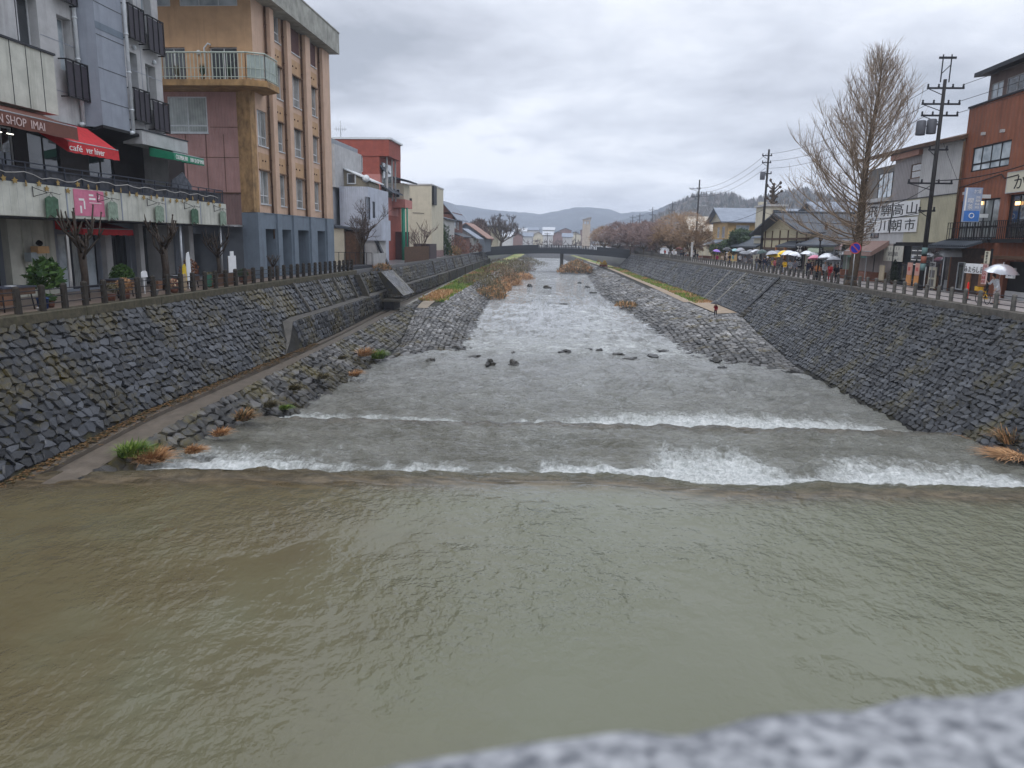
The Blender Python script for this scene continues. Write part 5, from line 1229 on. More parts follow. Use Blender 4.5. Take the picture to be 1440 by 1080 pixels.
window(r2, C_, (73.6, 75.4, 4.0, 6.3), .02, 1, 0, DARK, GDARK)
mb = MB(); mb.fbox(C_, 59.7, 78.5, hz, hz + .07, 0, .05); mb.build('flashing', DARK, r2)
mb = MB(); wall(mb, C_, 71.6, 79, hz, 10.6, [(73, 76.2, 7.7, 10.0)], .3, -.5); mb.build('recessed_wall', paint('grey_timber_wall', (.2, .19, .18)), r2)
window(r2, C_, (73, 76.2, 7.7, 10.0), -.5, 2, 0, DARK, GBLUE)
mb = MB(); mb.fbox(C_, 71.9, 77, 7.28, 7.6, -.4, .6); mb.build('window_box', GREYP, r2)
mb = MB(); mb.slab([(28.1, 59.3, 11.0), (28.1, 66.5, 11.25), (28.1, 80, 11.4), (36, 80, 13), (36, 59.3, 13)], (0, 0, .28)); mb.build('roof', BRN, r2)
mb = MB(); mb.fbox(C_, 66.4, 72, 10.75, 11.2, .0, .3); mb.build('fascia', plain('terracotta_fascia', (.3, .16, .12), .7), r2)
mb = MB(); wall(mb, C_, 60.2, 69.6, 0, 3.5, [(60.8, 69.2, .4, 3.3)], .3); mb.build('shop_wall', plain('black_shop_wall', (.02, .02, .022), .6), r2)
mb = MB(); mb.fbox(C_, 60.8, 69.2, .4, 3.3, -.3, -.25); mb.build('shop_glass', GDARK, r2)
mb = MB()
for i in range(36): mb.fbox(C_, 60.3 + i * .26, 60.42 + i * .26, 3.4, 3.62, 0, .06)
mb.build('edge_battens', BLK, r2)
mb = MB(); wall(mb, C_, 69.6, 78.4, 0, 3.5, [], .2, 0.02); mb.build('shutter', paint('grey_shutter', (.3, .265, .25), var=.1), r2)
mb = MB(); mb.fbox(C_, 73.9, 73.98, 0, 3.4, .02, .06); mb.fbox(C_, 69.5, 69.8, 0, 3.5, .0, .12); mb.build('shutter_rail', DARK, r2)
awning('faded brown awning over the grey shutter by the ginkgo', C_, 71.0, 77.8, .05, 3.75, 1.5, 2.75, .4, plain('faded_brown_cloth', (.27, .18, .155), .8), None, skew=0)
# market name panels, one board per character
b0 = C_.rect(1219, 284, 1294, 325)
chars = ['飛騨高山', '宮川朝市']
for rI in range(2):
    for cI in range(4):
        xl = (1221, 1240, 1257, 1276)[cI] - (3 if rI else 0) ; xr = xl + 17; yt = (285, 306)[rI]; yb = yt + 18
        rc = C_.rect(xl, yt, xr, yb); rc = (rc[0], rc[1], 7.08 - rI * 1.36 - 1.25, 7.08 - rI * 1.36)
        panel_sign('market_sign', 'white character board, %s from the left in the %s row of the market sign' % (('first', 'second', 'third', 'fourth')[cI], ('upper', 'lower')[rI]), C_, rc, .06, SIGNW, [(chars[rI][cI], .12, .88, .1, .9, BLK)], th=.06, group='white character boards of the market sign')
rc = C_.rect(1246, 346, 1270, 369)
panel_sign('shop_sign', 'square white shop sign with fine grey characters on the black shop front', C_, (rc[0], rc[1], 1.95, 3.3), .06, plain('pale_sign', (.5, .49, .43), .5), [('匠館', .25, .75, .35, .62, plain('grey_ink', (.12, .12, .12), .6)), ('| | | | |', .2, .8, .75, .92, plain('grey_ink2', (.2, .2, .2), .6)), ('| | | | |', .2, .8, .08, .24, plain('grey_ink3', (.2, .2, .2), .6))], th=.06)
mb = MB()
for i in range(4):
    for k in range(2): ftext(mb, ['━━', 'menu', '━━━', 'open'][(i + k) % 4] if False else '━━', C_, 65.3 - k * 1.2, 66.2 - k * 1.2, 2.9 - i * .38, 2.98 - i * .38, .02)
mb.build('menu_lines', LET, r2)
# ground floor clutter on the right street
def street_box(name, label, x, y, X, wd, ht, dp, mat, cat='sign', z0=0.0, group=None, face=None, legs=True):
    p = gz(x, y, 0); k = X / p.x if False else 1
    yy = Fr('x-', X).px(x, y)[0]
    o = bthing(name, label, cat, (X, yy, 0), group)
    mb = MB(); mb.box(X, X + dp, yy - wd / 2, yy + wd / 2, z0 + .15, z0 + ht); mb.build('panel', mat, o)
    if legs:
        mb = MB()
        for q in (-wd / 2 + .05, wd / 2 - .05): mb.box(X + .01, X + dp + .2, yy + q - .03, yy + q + .03, 0, ht * .6)
        mb.build('stand', BRN, o)
    if face:
        mb = MB()
        for (a0, a1, b0, b1) in face: mb.box(X - .012, X, yy + wd * (.5 - a1), yy + wd * (.5 - a0), z0 + .15 + (ht - .15) * b0, z0 + .15 + (ht - .15) * b1)
        mb.build('print', face_m, o)
    return o
face_m = plain('print_grey', (.16, .15, .14), .6)
PNKP = plain('pink_poster', (.6, .34, .28), .6); ORP = plain('orange_board', (.6, .28, .1), .6)
for lab, x, m1, m2 in (('left board of the pair of pink and orange shop boards', 1277, PNKP, ORP), ('right board of the pair of pink and orange shop boards', 1288, PNKP, ORP)):
    yy = Fr('x-', 28.0).px(x, 392)[0]; o = bthing('display_board', lab, 'sign', (28, yy, 0), 'pink and orange boards by the utility pole')
    mb = MB(); mb.box(28, 28.1, yy - .38, yy + .38, .95, 1.95); mb.build('poster', m1, o); mb = MB(); mb.box(27.98, 28.1, yy - .38, yy + .38, .1, .93); mb.build('board', m2, o)
    mb = MB(); mb.box(27.985, 28, yy - .2, yy + .2, 1.3, 1.6); mb.build('print', plain('red_print', (.5, .12, .1), .6), o)
street_box('menu_board', 'white framed menu board right of the utility pole', 1309, 398, 27.6, 1.1, 1.75, .1, SIGNC, face=[(.12, .42, .5, .85), (.5, .88, .5, .85), (.12, .42, .1, .42), (.5, .88, .1, .42)])
street_box('beige_board', 'blank beige panel standing left of the little conifer', 1238, 394, 28.0, .95, 1.55, .1, plain('beige_board2', (.45, .38, .27), .6), legs=True)
street_box('white_board', 'narrow white upright panel just left of the utility pole', 1298, 392, 28.1, .35, 1.7, .08, SIGNW)
o = bthing('road_cone', 'red pole cone standing before the dark shop door', 'cone', (25.5, 50, 0)); yy = Fr('x-', 25.2).px(1361, 405)[0]
mb = MB(); mb.lathe([(.1, 0), (.09, .1), (.06, 1.0), (.03, 1.1)], (25.2, yy, 0), 10); mb.build('body', plain('red_plastic', (.55, .02, .015), .4), o); mb = MB(); mb.box(25.0, 25.4, yy - .2, yy + .2, 0, .05); mb.build('base', BLK, o)
p = Vector((28.0, Fr('x-', 28.0).px(1256, 395)[0], 0))
o = bthing('potted_conifer', 'small dark conifer in a pot in front of the black shop', 'potted tree', p)
mb = MB(); rnd = random.Random(3)
for i in range(1500):
    z = rnd.uniform(.25, 2.1); r = (2.2 - z) * .36 * rnd.uniform(.4, 1); a = rnd.uniform(0, 6.3); q = p + V3(math.cos(a) * r, math.sin(a) * r, z); d = V3(math.cos(a) * .12, math.sin(a) * .12, rnd.uniform(-.04, .12)); mb.tone = rnd.random(); mb.face([q, q + d.cross(V3(0, 0, 1)) * .5, q + d])
mb.build('foliage', LEAFD, o); mb = MB(); mb.lathe([(.2, 0), (.28, .35)], p, 10); mb.build('pot', BRN, o)
# dome awning
o = bthing('dome_awning', 'white half dome awning with black characters over the dark door', 'awning', (27.7, 58.5, 2.5))
yc = Fr('x-', 27.7).px(1329, 355)[0]
mb = MB(); n = 8; vs = []; fs = []
for i in range(n + 1):
    an = PI * i / n
    for j in range(5):
        b = PI / 2 * j / 4; vs.append((28.5 - 1.3 * math.sin(b), yc + .95 * math.cos(an) * (1 - .15 * math.sin(b)), 2.55 + .75 * math.sin(an) * (math.cos(b) * .8 + .2)))
for i in range(n):
    for j in range(4): a = i * 5 + j; fs.append((a, a + 1, a + 6, a + 5))
mb.mesh(vs, fs, 0, True); mb.build('canopy', plain('pale_cloth', (.4, .41, .42), .6), o)
Dm = Fr('x-', 27.15); mb = MB(); ftext(mb, '茶房', Dm, yc - .4, yc + .45, 2.62, 2.95, .02); mb.build('lettering', BLK, o)
mb = MB(); mb.tube([(27.3, yc + .85, 0), (27.3, yc + .85, 2.55)], .035, 6); mb.tube([(27.3, yc - .85, 0), (27.3, yc - .85, 2.55)], .035, 6); mb.build('pole', STEEL, o)
panel_sign('small_sign', 'small grey sign hung under the half dome awning', Fr('x-', 27.2), (yc + .1, yc + .95, 1.75, 2.15), 0, plain('grey_sign', (.35, .35, .35), .6), [('営業中', .1, .9, .2, .8, DARK)], th=.04)
# noren
rc = Fr('x-', 26.8).rect(1357, 368, 1384, 380)
o = bthing('noren_curtain', 'white split shop curtain with black characters under the tiled canopy', 'curtain', Fr('x-', 26.8).P((rc[0] + rc[1]) / 2, 2.0, 0))
Nn = Fr('x-', 26.85); mb = MB()
for i in range(5):
    a = rc[0] + (rc[1] - rc[0]) * i / 5; b = a + (rc[1] - rc[0]) / 5 - .03; mb.slab([Nn.P(a, 1.55, 0), Nn.P(b, 1.55, .03), Nn.P(b, 2.2, .0), Nn.P(a, 2.2, 0)], (.02, 0, 0))
mb.build('cloth', SIGNW, o)
mb = MB()
for i, ch in enumerate('みたらし団'[::-1]):
    a = rc[0] + (rc[1] - rc[0]) * i / 5; ftext(mb, ch, Nn, a + .06, a + (rc[1] - rc[0]) / 5 - .1, 1.62, 2.0, .06)
mb.build('lettering', BLK, o)
# vertical signs on post
vx = Fr('x-', 26.6); rc = vx.rect(1385, 350, 1394, 366)
o = bthing('post_sign', 'tall wooden post with cream and red lettered vertical signs', 'sign', vx.P(rc[0], 0, 0)); yv = (rc[0] + rc[1]) / 2
mb = MB(); mb.box(26.62, 26.75, yv - .3, yv - .2, 0, 3.2); mb.build('post', BLK, o)
mb = MB(); mb.fbox(vx, yv - .28, yv + .28, 2.25, 3.05, 0, .06); mb.build('upper_panel', SIGNC, o)
mb = MB(); mb.fbox(vx, yv - .24, yv + .3, .95, 2.22, 0, .06); mb.build('lower_panel', plain('pinkish_panel', (.6, .45, .43), .6), o)
mb = MB()
for i, ch in enumerate('中華そば'): ftext(mb, ch, vx, yv - .12, yv + .12, 2.85 - i * .19, 3.01 - i * .19, .07)
mb.build('lettering', BLK, o)
mb = MB()
for i, ch in enumerate('手打ち蕎麦'):
    ftext(mb, ch, vx, yv - .18, yv + .02, 1.98 - i * .24, 2.18 - i * .24, .07); ftext(mb, ch, vx, yv + .06, yv + .26, 1.98 - i * .24, 2.18 - i * .24, .07)
mb.build('lettering', plain('red_ink', (.35, .03, .03), .6), o)
panel_sign('lit_sign', 'small white box sign beside the dark doorway at far right', Fr('x-', 28.3), (*Fr('x-', 28.3).rect(1420, 371, 1429, 381)[:2], 1.35, 2.0), 0, SIGNW, [('食', .3, .8, .2, .8, BLK)], th=.15)
# ---- old japanese houses
def jhouse(name, label, x0, x1, y0, y1, ze, zr, walls, roofm, cat='house', axis='x', ov=1.1):
    o = bthing(name, label, cat, (x0, (y0 + y1) / 2, 0))
    mb = MB(); shell(mb, x0, x1, y0, y1, 0, ze); mb.build('wall', walls, o)
    gable(o, x0, x1, y0, y1, ze, zr, roofm, ov, axis).build('gable', walls, o)
    mb = MB()
    if axis == 'x': ym = (y0 + y1) / 2; mb.tube([(x0 - ov, ym, zr + .25), (x1, ym, zr + .25)], .22, 6)
    else: xm = (x0 + x1) / 2; mb.tube([(xm, y0 - ov, zr + .25), (xm, y1 + ov, zr + .25)], .22, 6)
    mb.build('ridge', TILE, o); return o
DKW = paint('dark_timber_wall', (.07, .06, .06), var=.3); CRW = paint('cream_plaster', (.5, .45, .3), var=.1)
j1 = jhouse('tiled_house', 'dark timber shop with a long tiled roof behind the ginkgo', 28.8, 40, 80, 92, 3.9, 6.4, DKW, TILE, axis='y', ov=1.3)
mb = MB(); mb.slab([(26.6, 79, 3.1), (28.9, 79, 3.9), (28.9, 93, 3.9), (26.6, 93, 3.1)], (0, 0, .2)); mb.build('lower_roof', TILE, j1)
mb = MB(); mb.box(28.6, 28.8, 81, 91, .2, 3.0); mb.build('shop_front', GDARK, j1)
mb = MB(); mb.box(28.3, 28.5, 80.1, 81.3, .0, 3.5); mb.build('end_panel', paint('green_grey_panel', (.2, .24, .2)), j1)
j2 = jhouse('tiled_house', 'cream plastered house with dark beams and a sweeping tiled roof', 28.8, 42, 95, 118, 4.9, 7.3, CRW, TILE, axis='x', ov=1.6)
mb = MB()
for y in (96, 100, 104, 108, 112, 116): mb.box(28.7, 28.8, y, y + .3, 2.8, 5.2)
mb.box(28.66, 28.8, 95, 118, 3.9, 4.15); mb.box(28.66, 28.8, 95, 118, 2.6, 2.85)
for x in (30.5, 33, 36): mb.box(x, x + .3, 94.9, 95, 2.6, 6)
mb.box(28.8, 42, 94.88, 95, 4.6, 4.85); mb.build('beam', BRN, j2)
mb = MB(); mb.box(28.72, 28.8, 96, 117, 0, 2.6); mb.build('shop_front', DKW, j2)
mb = MB(); mb.slab([(26.9, 94, 2.9), (28.8, 94, 3.6), (28.8, 103, 3.6), (26.9, 103, 2.9)], (0, 0, .2)); mb.build('lower_roof', TILE, j2)
OP = plain('orange_timber_post', (.35, .14, .05), .6)
mb = MB(); mb.box(28.5, 28.7, 108.6, 109.2, 0, 3.2); mb.build('orange_post', OP, j2); mb = MB(); mb.box(28.4, 28.7, 104, 104.4, 0, 3.2); mb.build('orange_post', OP, j2)
panel_sign('vertical_sign', 'black vertical sign with white brush characters on the tiled house', Fr('y-', 94.0), (26.95, 27.9, .6, 3.6), 0, BLK, [(c, .15, .85, .78 - i * .24, .98 - i * .24, SIGNW) for i, c in enumerate('お休み処')], th=.1)
panel_sign('notice_board', 'orange notice board with pale sheets on the dark shop wall', Fr('y-', 79.0), (28.7, 31.2, 1.7, 3.6), 0, plain('orange_notice', (.5, .24, .1), .6), [('■ ■ ■', .06, .94, .05, .3, SIGNC), ('━━━━━', .1, .9, .55, .6, BRN)], th=.06)
j3 = jhouse('tiled_house', 'low dark shop with a small tiled roof beside the ochre fronted house', 29.5, 40, 121, 138, 3.2, 5.6, DKW, TILE, axis='y')
j4 = bthing('ochre_fronted_house', 'two storey house with ochre panels and a blue grey metal roof', 'house', (30, 160, 0))
h = [('x-', 153, 156, 4.4, 6.6), ('x-', 158.5, 161, 4.4, 6.6), ('y-', 31.5, 34, 4.6, 6.8), ('y-', 35.5, 38, 4.6, 6.8)]
mb = MB(); shell(mb, 30, 46, 150, 166, 0, 7.6, h); mb.build('wall', paint('ochre_panel', (.5, .34, .16)), j4); wins(j4, 30, 46, 150, 166, h, WPIPE, GBLUE, 2)
gable(j4, 29.4, 46, 150, 166, 7.6, 10.2, TILEG, 1.0, 'x').build('gable', CREAM, j4)
mb = MB(); mb.slab([(27.5, 149, 3.2), (30, 149, 3.9), (30, 167, 3.9), (27.5, 167, 3.2)], (0, 0, .2)); mb.build('lower_roof', TILEG, j4)
mb = MB(); mb.box(37, 38.4, 156, 157.4, 10, 11.6); mb.build('chimney', CREAM, j4)
j5 = bthing('cream_roof_house', 'pale house with a stepped cream roof beyond the orange tree', 'house', (30, 185, 0))
mb = MB(); shell(mb, 28.5, 40, 178, 195, 0, 6.5); mb.build('wall', CREAM, j5); gable(j5, 28, 41, 178, 195, 6.3, 9.4, paint('cream_roof', (.42, .38, .32)), 1.2, 'x').build('gable', CREAM, j5)
j6 = bthing('grey_roof_hall', 'wide hall with pale blue grey metal roof behind the tiled houses', 'building', (45, 140, 0))
mb = MB(); shell(mb, 42, 66, 128, 150, 0, 7.2); mb.build('wall', GREYP, j6); gable(j6, 42, 66, 128, 150, 7.2, 10.6, TILEG, 1.0, 'x').build('gable', GREYP, j6)
j7 = bthing('rooftop_house', 'small cream rooftop room with a dark window above the tiled roofs', 'house', (38, 120, 0))
q = Fr('y-', 120).rect(1077, 290, 1104, 306)
mb = MB(); shell(mb, q[0], q[1], 120, 126, 0, q[3]); mb.build('wall', CREAM, j7); mb = MB(); mb.box(q[0] - .3, q[1] + .3, 119.7, 126.3, q[3], q[3] + .3); mb.build('roof', GREYP, j7)
window(j7, Fr('y-', 120), (q[0] + 1.1, q[1] - .6, q[3] - 1.5, q[3] - .5), .02, 1, 0, DARK, GDARK)
mb = MB(); mb.slab([(29, 119, 4.2), (40, 119, 6.2), (40, 126, 6.2), (29, 126, 4.2)], (0, 0, .25)); mb.build('lower_roof', TILEG, j7)
for i, (x0, x1, y0, y1, ze, zr, wm, rm, lab) in enumerate(((40, 52, 96, 112, 6.5, 9, DKW, TILE, 'dark roofed house behind the cream plastered house'), (30, 44, 205, 222, 5, 8, DKW, TILE, 'dark roofed house hidden behind the reddish trees'), (44, 60, 170, 190, 6, 9.5, GREYP, TILEG, 'grey roofed house standing back from the street'), (36, 50, 82, 94, 6.5, 9.3, DKW, TILE, 'brown eaved house showing through the ginkgo branches'))):
    jhouse('old_house', lab, x0, x1, y0, y1, ze, zr, wm, rm, axis='x')
# stall canopies
mb = MB()
def canopy(label, x0, x1, y0, y1, z, mat, n):
    o = bthing('market_stall', label, 'market stall', ((x0 + x1) / 2, (y0 + y1) / 2, 0), 'market stalls on the right street')
    mb = MB(); xm = (x0 + x1) / 2
    mb.slab([(x0, y0, z - .5), (xm, y0, z), (xm, y1, z), (x0, y1, z - .5)], (0, 0, .05)); mb.slab([(x1, y0, z - .5), (xm, y0, z), (xm, y1, z), (x1, y1, z - .5)], (0, 0, .05)); mb.slab([(x0, y0, z - .85), (x0, y1, z - .85), (x0, y1, z - .5), (x0, y0, z - .5)], (.03, 0, 0)); mb.build('canopy', mat, o)
    for x, y in ((x0, y0), (x0, y1), (x1, y0), (x1, y1)): mb = MB(); mb.box(x - .03, x + .03, y - .03, y + .03, 0, z - .5); mb.build('pole', STEEL, o)
    mb = MB(); mb.box(x0 + .2, x1 - .1, y0 + .1, y1 - .1, 0, .85); mb.build('counter', plain('stall_counter%d' % n, (.2, .09, .06), .7), o)
canopy('teal canopy stall left of the ginkgo trunk', 27.3, 29.2, 72.5, 77.5, 3.0, plain('teal_cloth', (.16, .34, .3), .7), 1)
canopy('pale green canopy stall before the dark tiled shop', 26.6, 28.6, 84, 88, 3.3, plain('mint_cloth', (.42, .5, .38), .7), 2)
canopy('pinkish canopy stall beside the ginkgo', 27.0, 28.5, 78.5, 80.5, 3.7, plain('pinkish_cloth', (.42, .3, .3), .7), 3)
canopy('grey canopy stall by the far orange tree', 25.4, 27.4, 150, 156, 3.1, plain('grey_cloth', (.35, .35, .36), .7), 4)
canopy('cream canopy stall far along the street', 25.0, 27, 168, 175, 3.2, plain('cream_cloth', (.5, .45, .35), .7), 5)
# ================================================================ trees
def limb(mb, p, d, length, r0, r1, rnd, up=.0, wob=.15, n=4, seg=4):
    pts = [p.copy()]; dd = d.normalized()
    for i in range(n):
        dd = (dd + Vector((rnd.gauss(0, wob), rnd.gauss(0, wob), rnd.gauss(0, wob) + up))).normalized()
        pts.append(pts[-1] + dd * (length / n))
    mb.tone = rnd.random(); mb.tube(pts, [r0 + (r1 - r0) * i / n for i in range(n + 1)], seg, 0, False, True)
    return pts, dd
def bare_tree(name, label, loc, h, spread, n_main, seed, twm=None, lev=3, tr=.16, group=None, tk=1.0, base=.3, cat='tree', fork=1.0, upk=.1):
    rnd = random.Random(seed); root = thing(name, label, cat, loc, 0, group)
    tb = MB(); cb = MB()
    hb = h * base
    pts, dd = limb(tb, Vector((0, 0, -.1)), Vector((rnd.gauss(0, .06), rnd.gauss(0, .06), 1)), hb + .1, tr, tr * .7, rnd, 0, .05, 4, 8)
    def grow(p, d, l, r, lv):
        q, e_ = limb(cb if lv < lev else tb, p, d, l, r, r * .5, rnd, upk, .16, 3, 3 if lv < 2 else 5)
        if lv <= 0: return
        k = rnd.randint(3, 5) if lv > 1 else rnd.randint(4, 7)
        for i in range(k):
            t = rnd.uniform(.25, 1); a = q[min(3, int(t * 3))]; b = q[min(3, int(t * 3) + 1)] if int(t * 3) < 3 else q[3]
            s = a.lerp(b, (t * 3) % 1); dv = Vector((rnd.gauss(0, 1), rnd.gauss(0, 1), rnd.gauss(.15, .6))).normalized()
            grow(s, (e_ * 1.0 + dv * fork).normalized(), l * rnd.uniform(.45, .7), max(r * .5, .012 * tk), lv - 1)
    for i in range(n_main):
        a = 2 * PI * i / n_main + rnd.uniform(-.4, .4); el = rnd.uniform(.5, 1.3)
        d = Vector((math.cos(a) * spread, math.sin(a) * spread, (h - hb) * el)).normalized()
        grow(pts[-1] - Vector((0, 0, rnd.uniform(0, hb * .25))), d, (h - hb) * rnd.uniform(.42, .6), tr * .5, lev)
    tb.build('trunk', BARK, root); cb.build('crown', twm or TWIG, root); return root
# ginkgo
gk = thing('ginkgo_tree', 'tall leafless ginkgo with a dense upswept cone of twigs, by the market street', 'tree', (22.95, 63.7, 0))
rnd = random.Random(12); tb = MB(); cb = MB(); tpts = []
H = 18.0
for i in range(13):
    z = H * i / 12; tpts.append(Vector((.12 * math.sin(z * .5) + .035 * z, .1 * math.cos(z * .4), z - .1)))
tb.tone = .4; tb.tube(tpts, [max(.42 * (1 - i / 12.4) ** .8, .02) for i in range(13)], 10)
tb.tube([(0, 0, -.1), (0, 0, .5)], [.58, .42], 10)
def tp(z): i = min(11, int(z / H * 12)); return tpts[i].lerp(tpts[i + 1], z / H * 12 - i)
def gtwig(p, d, l, r, up):
    q, e_ = limb(cb, p, d, l, r, r * .45, rnd, up, .07, 3, 3); return q, e_
for i in range(150):
    z = 3.3 + (H - 4.2) * (i / 150) ** 1.28; t = (z - 3.3) / (H - 3.3)
    prof = tab([0, .12, .3, .55, .8, 1.0], [6.6, 6.8, 5.8, 4.4, 2.1, .5])(t) * 1.0; lf = 1 if math.cos(i * 2.399) < .0 or t > .36 else .15; prof *= lf
    a = i * 2.399 + rnd.uniform(-.3, .3); L_ = prof * rnd.uniform(.75, 1.12); el = .22 + .95 * t + rnd.uniform(-.15, .2)
    if z < 5.2: el -= .32
    d = Vector((math.cos(a), math.sin(a), el)); r0 = .07 * (1 - t * .6) * rnd.uniform(.7, 1.1)
    q, e_ = limb(cb, tp(z), d, L_ * 1.12, r0, .018, rnd, .13, .07, 6, 4)
    for k in range(int(4 + L_ * 3.2)):
        u = rnd.uniform(.12, 1); j = min(5, int(u * 6)); s = q[j].lerp(q[j + 1], (u * 6) % 1)
        dv = (q[min(j + 1, 6)] - q[j]).normalized(); sv_ = Vector((rnd.gauss(0, .62), rnd.gauss(0, .62), rnd.uniform(-.1, .9) if z > 5 else rnd.uniform(-.8, .6)))
        q2, e2 = gtwig(s, dv + sv_, lf ** .7 * rnd.uniform(.8, 2.1) * (1.15 - .4 * t), .015, .14)
        for m_ in range(2):
            j = rnd.randint(1, 2); gtwig(q2[j], e2 + Vector((rnd.gauss(0, .6), rnd.gauss(0, .6), rnd.uniform(-.2, .6))), lf ** .5 * rnd.uniform(.4, 1.0), .0105, .1)
tb.build('trunk', BARK, gk); cb.build('crown', TWIG, gk)
# pollarded knobbly tree beside the tiled house
pt = thing('pollarded_tree', 'dark knobbly pollarded tree standing up behind the tiled house', 'tree', (31.5, 124, 0)); rnd = random.Random(3); mb = MB()
mb.tube([(0, 0, 0), (.2, 0, 6), (-.2, 0, 12.3)], [.5, .4, .25], 8)
for i in range(34):
    z = 4.5 + i * .235; a = i * 2.4; l = rnd.uniform(.5, 1.25); e_ = Vector((math.cos(a) * l, math.sin(a) * l, z + l * .8)); mb.tube([(0, 0, z), e_ * .6 + Vector((0, 0, z * .4)), e_], [.12, .1, .09], 5); mb.blob(e_, .24, .24, .26, i, .5, 1)
mb.build('trunk', BARKD, pt)
# street trees on the left promenade (pollarded with blunt branches)
def stub_tree(label, loc, h, seed, r=.17):
    root = thing('pruned_tree', label, 'tree', loc, 0, 'pruned trees on the left promenade'); rnd = random.Random(seed); mb = MB()
    mb.tube([(0, 0, 0), (.06, -.04, h * .25), (-.05, .05, h * .5)], [r * 1.15, r, r * 1.1], 9)
    mb.build('trunk', BARKD, root); mb = MB()
    for i in range(10):
        a = i * 2.4 + rnd.uniform(-.4, .4); z = h * rnd.uniform(.38, .55); l = h * rnd.uniform(.2, .42); s = .42
        p0 = Vector((0, 0, z)); p1 = p0 + Vector((math.cos(a) * l * s, math.sin(a) * l * s, l * .45)); p2 = p1 + Vector((math.cos(a) * l * .12, math.sin(a) * l * .12, l * .6))
        mb.tube([p0, p1, p2], [r * .42, r * .3, r * .2], 6); mb.blob(p2, r * .3, r * .3, r * .3, i, .5, 1)
        for k in range(2):
            b = rnd.uniform(0, 6.3); mb.tube([p1, p1 + Vector((math.cos(b) * .3, math.sin(b) * .3, .5))], [r * .3, r * .2], 5)
    mb.build('branches', BARKD, root)
stub_tree('pruned tree nearest on the left, in front of the white pillar', (-23.0, 33.9, 0), 4.9, 1, .16)
stub_tree('pruned tree with a thick trunk midway along the shop promenade', (-23.4, 41.8, 0), 4.9, 2, .19)
stub_tree('slender pruned tree before the dark grey shop wall', (-23.6, 48.8, 0), 4.3, 5, .11)
stub_tree('small forked bare tree against the blue grey base', (-22.7, 55.8, 0), 2.0, 9, .08)
p = gz(491, 372, 0)
bare_tree('bare_tree', 'spreading bare tree in front of the pale blue corrugated house', (-23.4, 82.5, 0), 7.6, 3.4, 6, 21, TWIGD, 3, .2, None, 1.8, .3)
bare_tree('bare_tree', 'bare multi stemmed shrub tree beside the tall green post', (-24.0, 118, 0), 7.2, 3.0, 7, 22, TWIGR, 2, .14, None, 2.2, .12, fork=.7)
bare_tree('bare_tree', 'round bare tree standing at the left end of the bridge', (-24.5, 258, 0), 14.0, 9, 8, 23, TWIGD, 4, .5, None, 3.2, .2, fork=.8)
bush('bush', 'brownish leafless thicket left of the round bare tree', (-31.5, 250, 0), 4.5, 8.5, 4000, [TWIGD, TWIGR], 71, 'thicket', None, 1.4, 1.4)
bush('bush', 'dark evergreen at the left end of the bridge', (-33, 232, 0), 3.0, 4.5, 1800, [LEAFD], 72, 'bush', None, .9, 1)
TR = [((958, 365), 148, 8.8, 5.4, TWIGO, 'orange brown leafless tree nearest among the riverside trees'), ((935, 362), 168, 9.0, 5.4, TWIGO, 'tan leafless tree second along the market street'), ((915, 360), 182, 8.0, 5, TWIGR, 'reddish cherry tree third along the market street'),
      ((898, 358), 200, 8.2, 5.6, TWIGR, 'purplish leafless cherry tree in the middle of the row'), ((880, 356), 214, 8.0, 5.6, TWIGR, 'purple brown cherry tree near the right end of the bridge'), ((862, 353), 245, 9.0, 6.5, TWIGR, 'pale brown cherry tree just beyond the bridge'), ((845, 352), 262, 8.0, 6, TWIGO, 'farthest olive brown tree beyond the bridge')]
for i, ((x, y), Y, h, sp, mt, lab) in enumerate(TR):
    X = (x - 804.6) / F * Y; 
    bare_tree('cherry_tree', lab, (X + 1.0, Y, 0), h, sp, 9, 80 + i, mt, 4 if i < 2 else 3, .26, 'bare trees along the far right street', 2.6 + i * .5, .2, fork=1.25, upk=.02)
    bush_n = 1800 + 500 * (i > 2)
    o = bush('x', None, (0, 0, 0), 1, 1, 1, [mt], 1); bpy.data.objects.remove(o)
    mb = MB(); rnd = random.Random(i)
    for k in range(bush_n):
        a = rnd.uniform(0, 6.3); u = rnd.uniform(-.3, 1); q = math.sqrt(max(0, 1 - u * u)) * rnd.uniform(.3, 1); kk = 1 + .3 * noise.noise(Vector((math.cos(a) * 1.5 + i, math.sin(a) * 1.5, u)))
        p = Vector((math.cos(a) * q * sp * .95 * kk, math.sin(a) * q * sp * .95 * kk, h * .55 + u * h * .46 * kk)); d = Vector((p.x * .5 + rnd.gauss(0, 1.5), p.y * .5 + rnd.gauss(0, 1.5), rnd.gauss(.6, 1))).normalized() * rnd.uniform(.6, 1.3); o_ = d.orthogonal().normalized() * .035 * (1 + i * .3)
        mb.tone = rnd.random() * .6 + .2 + .2 * u; mb.face([p - o_, p + o_, p + d])
    rt_ = [o for o in COL.objects if o.get('label') == lab][0]; mb.build('twigs', mt, rt_)
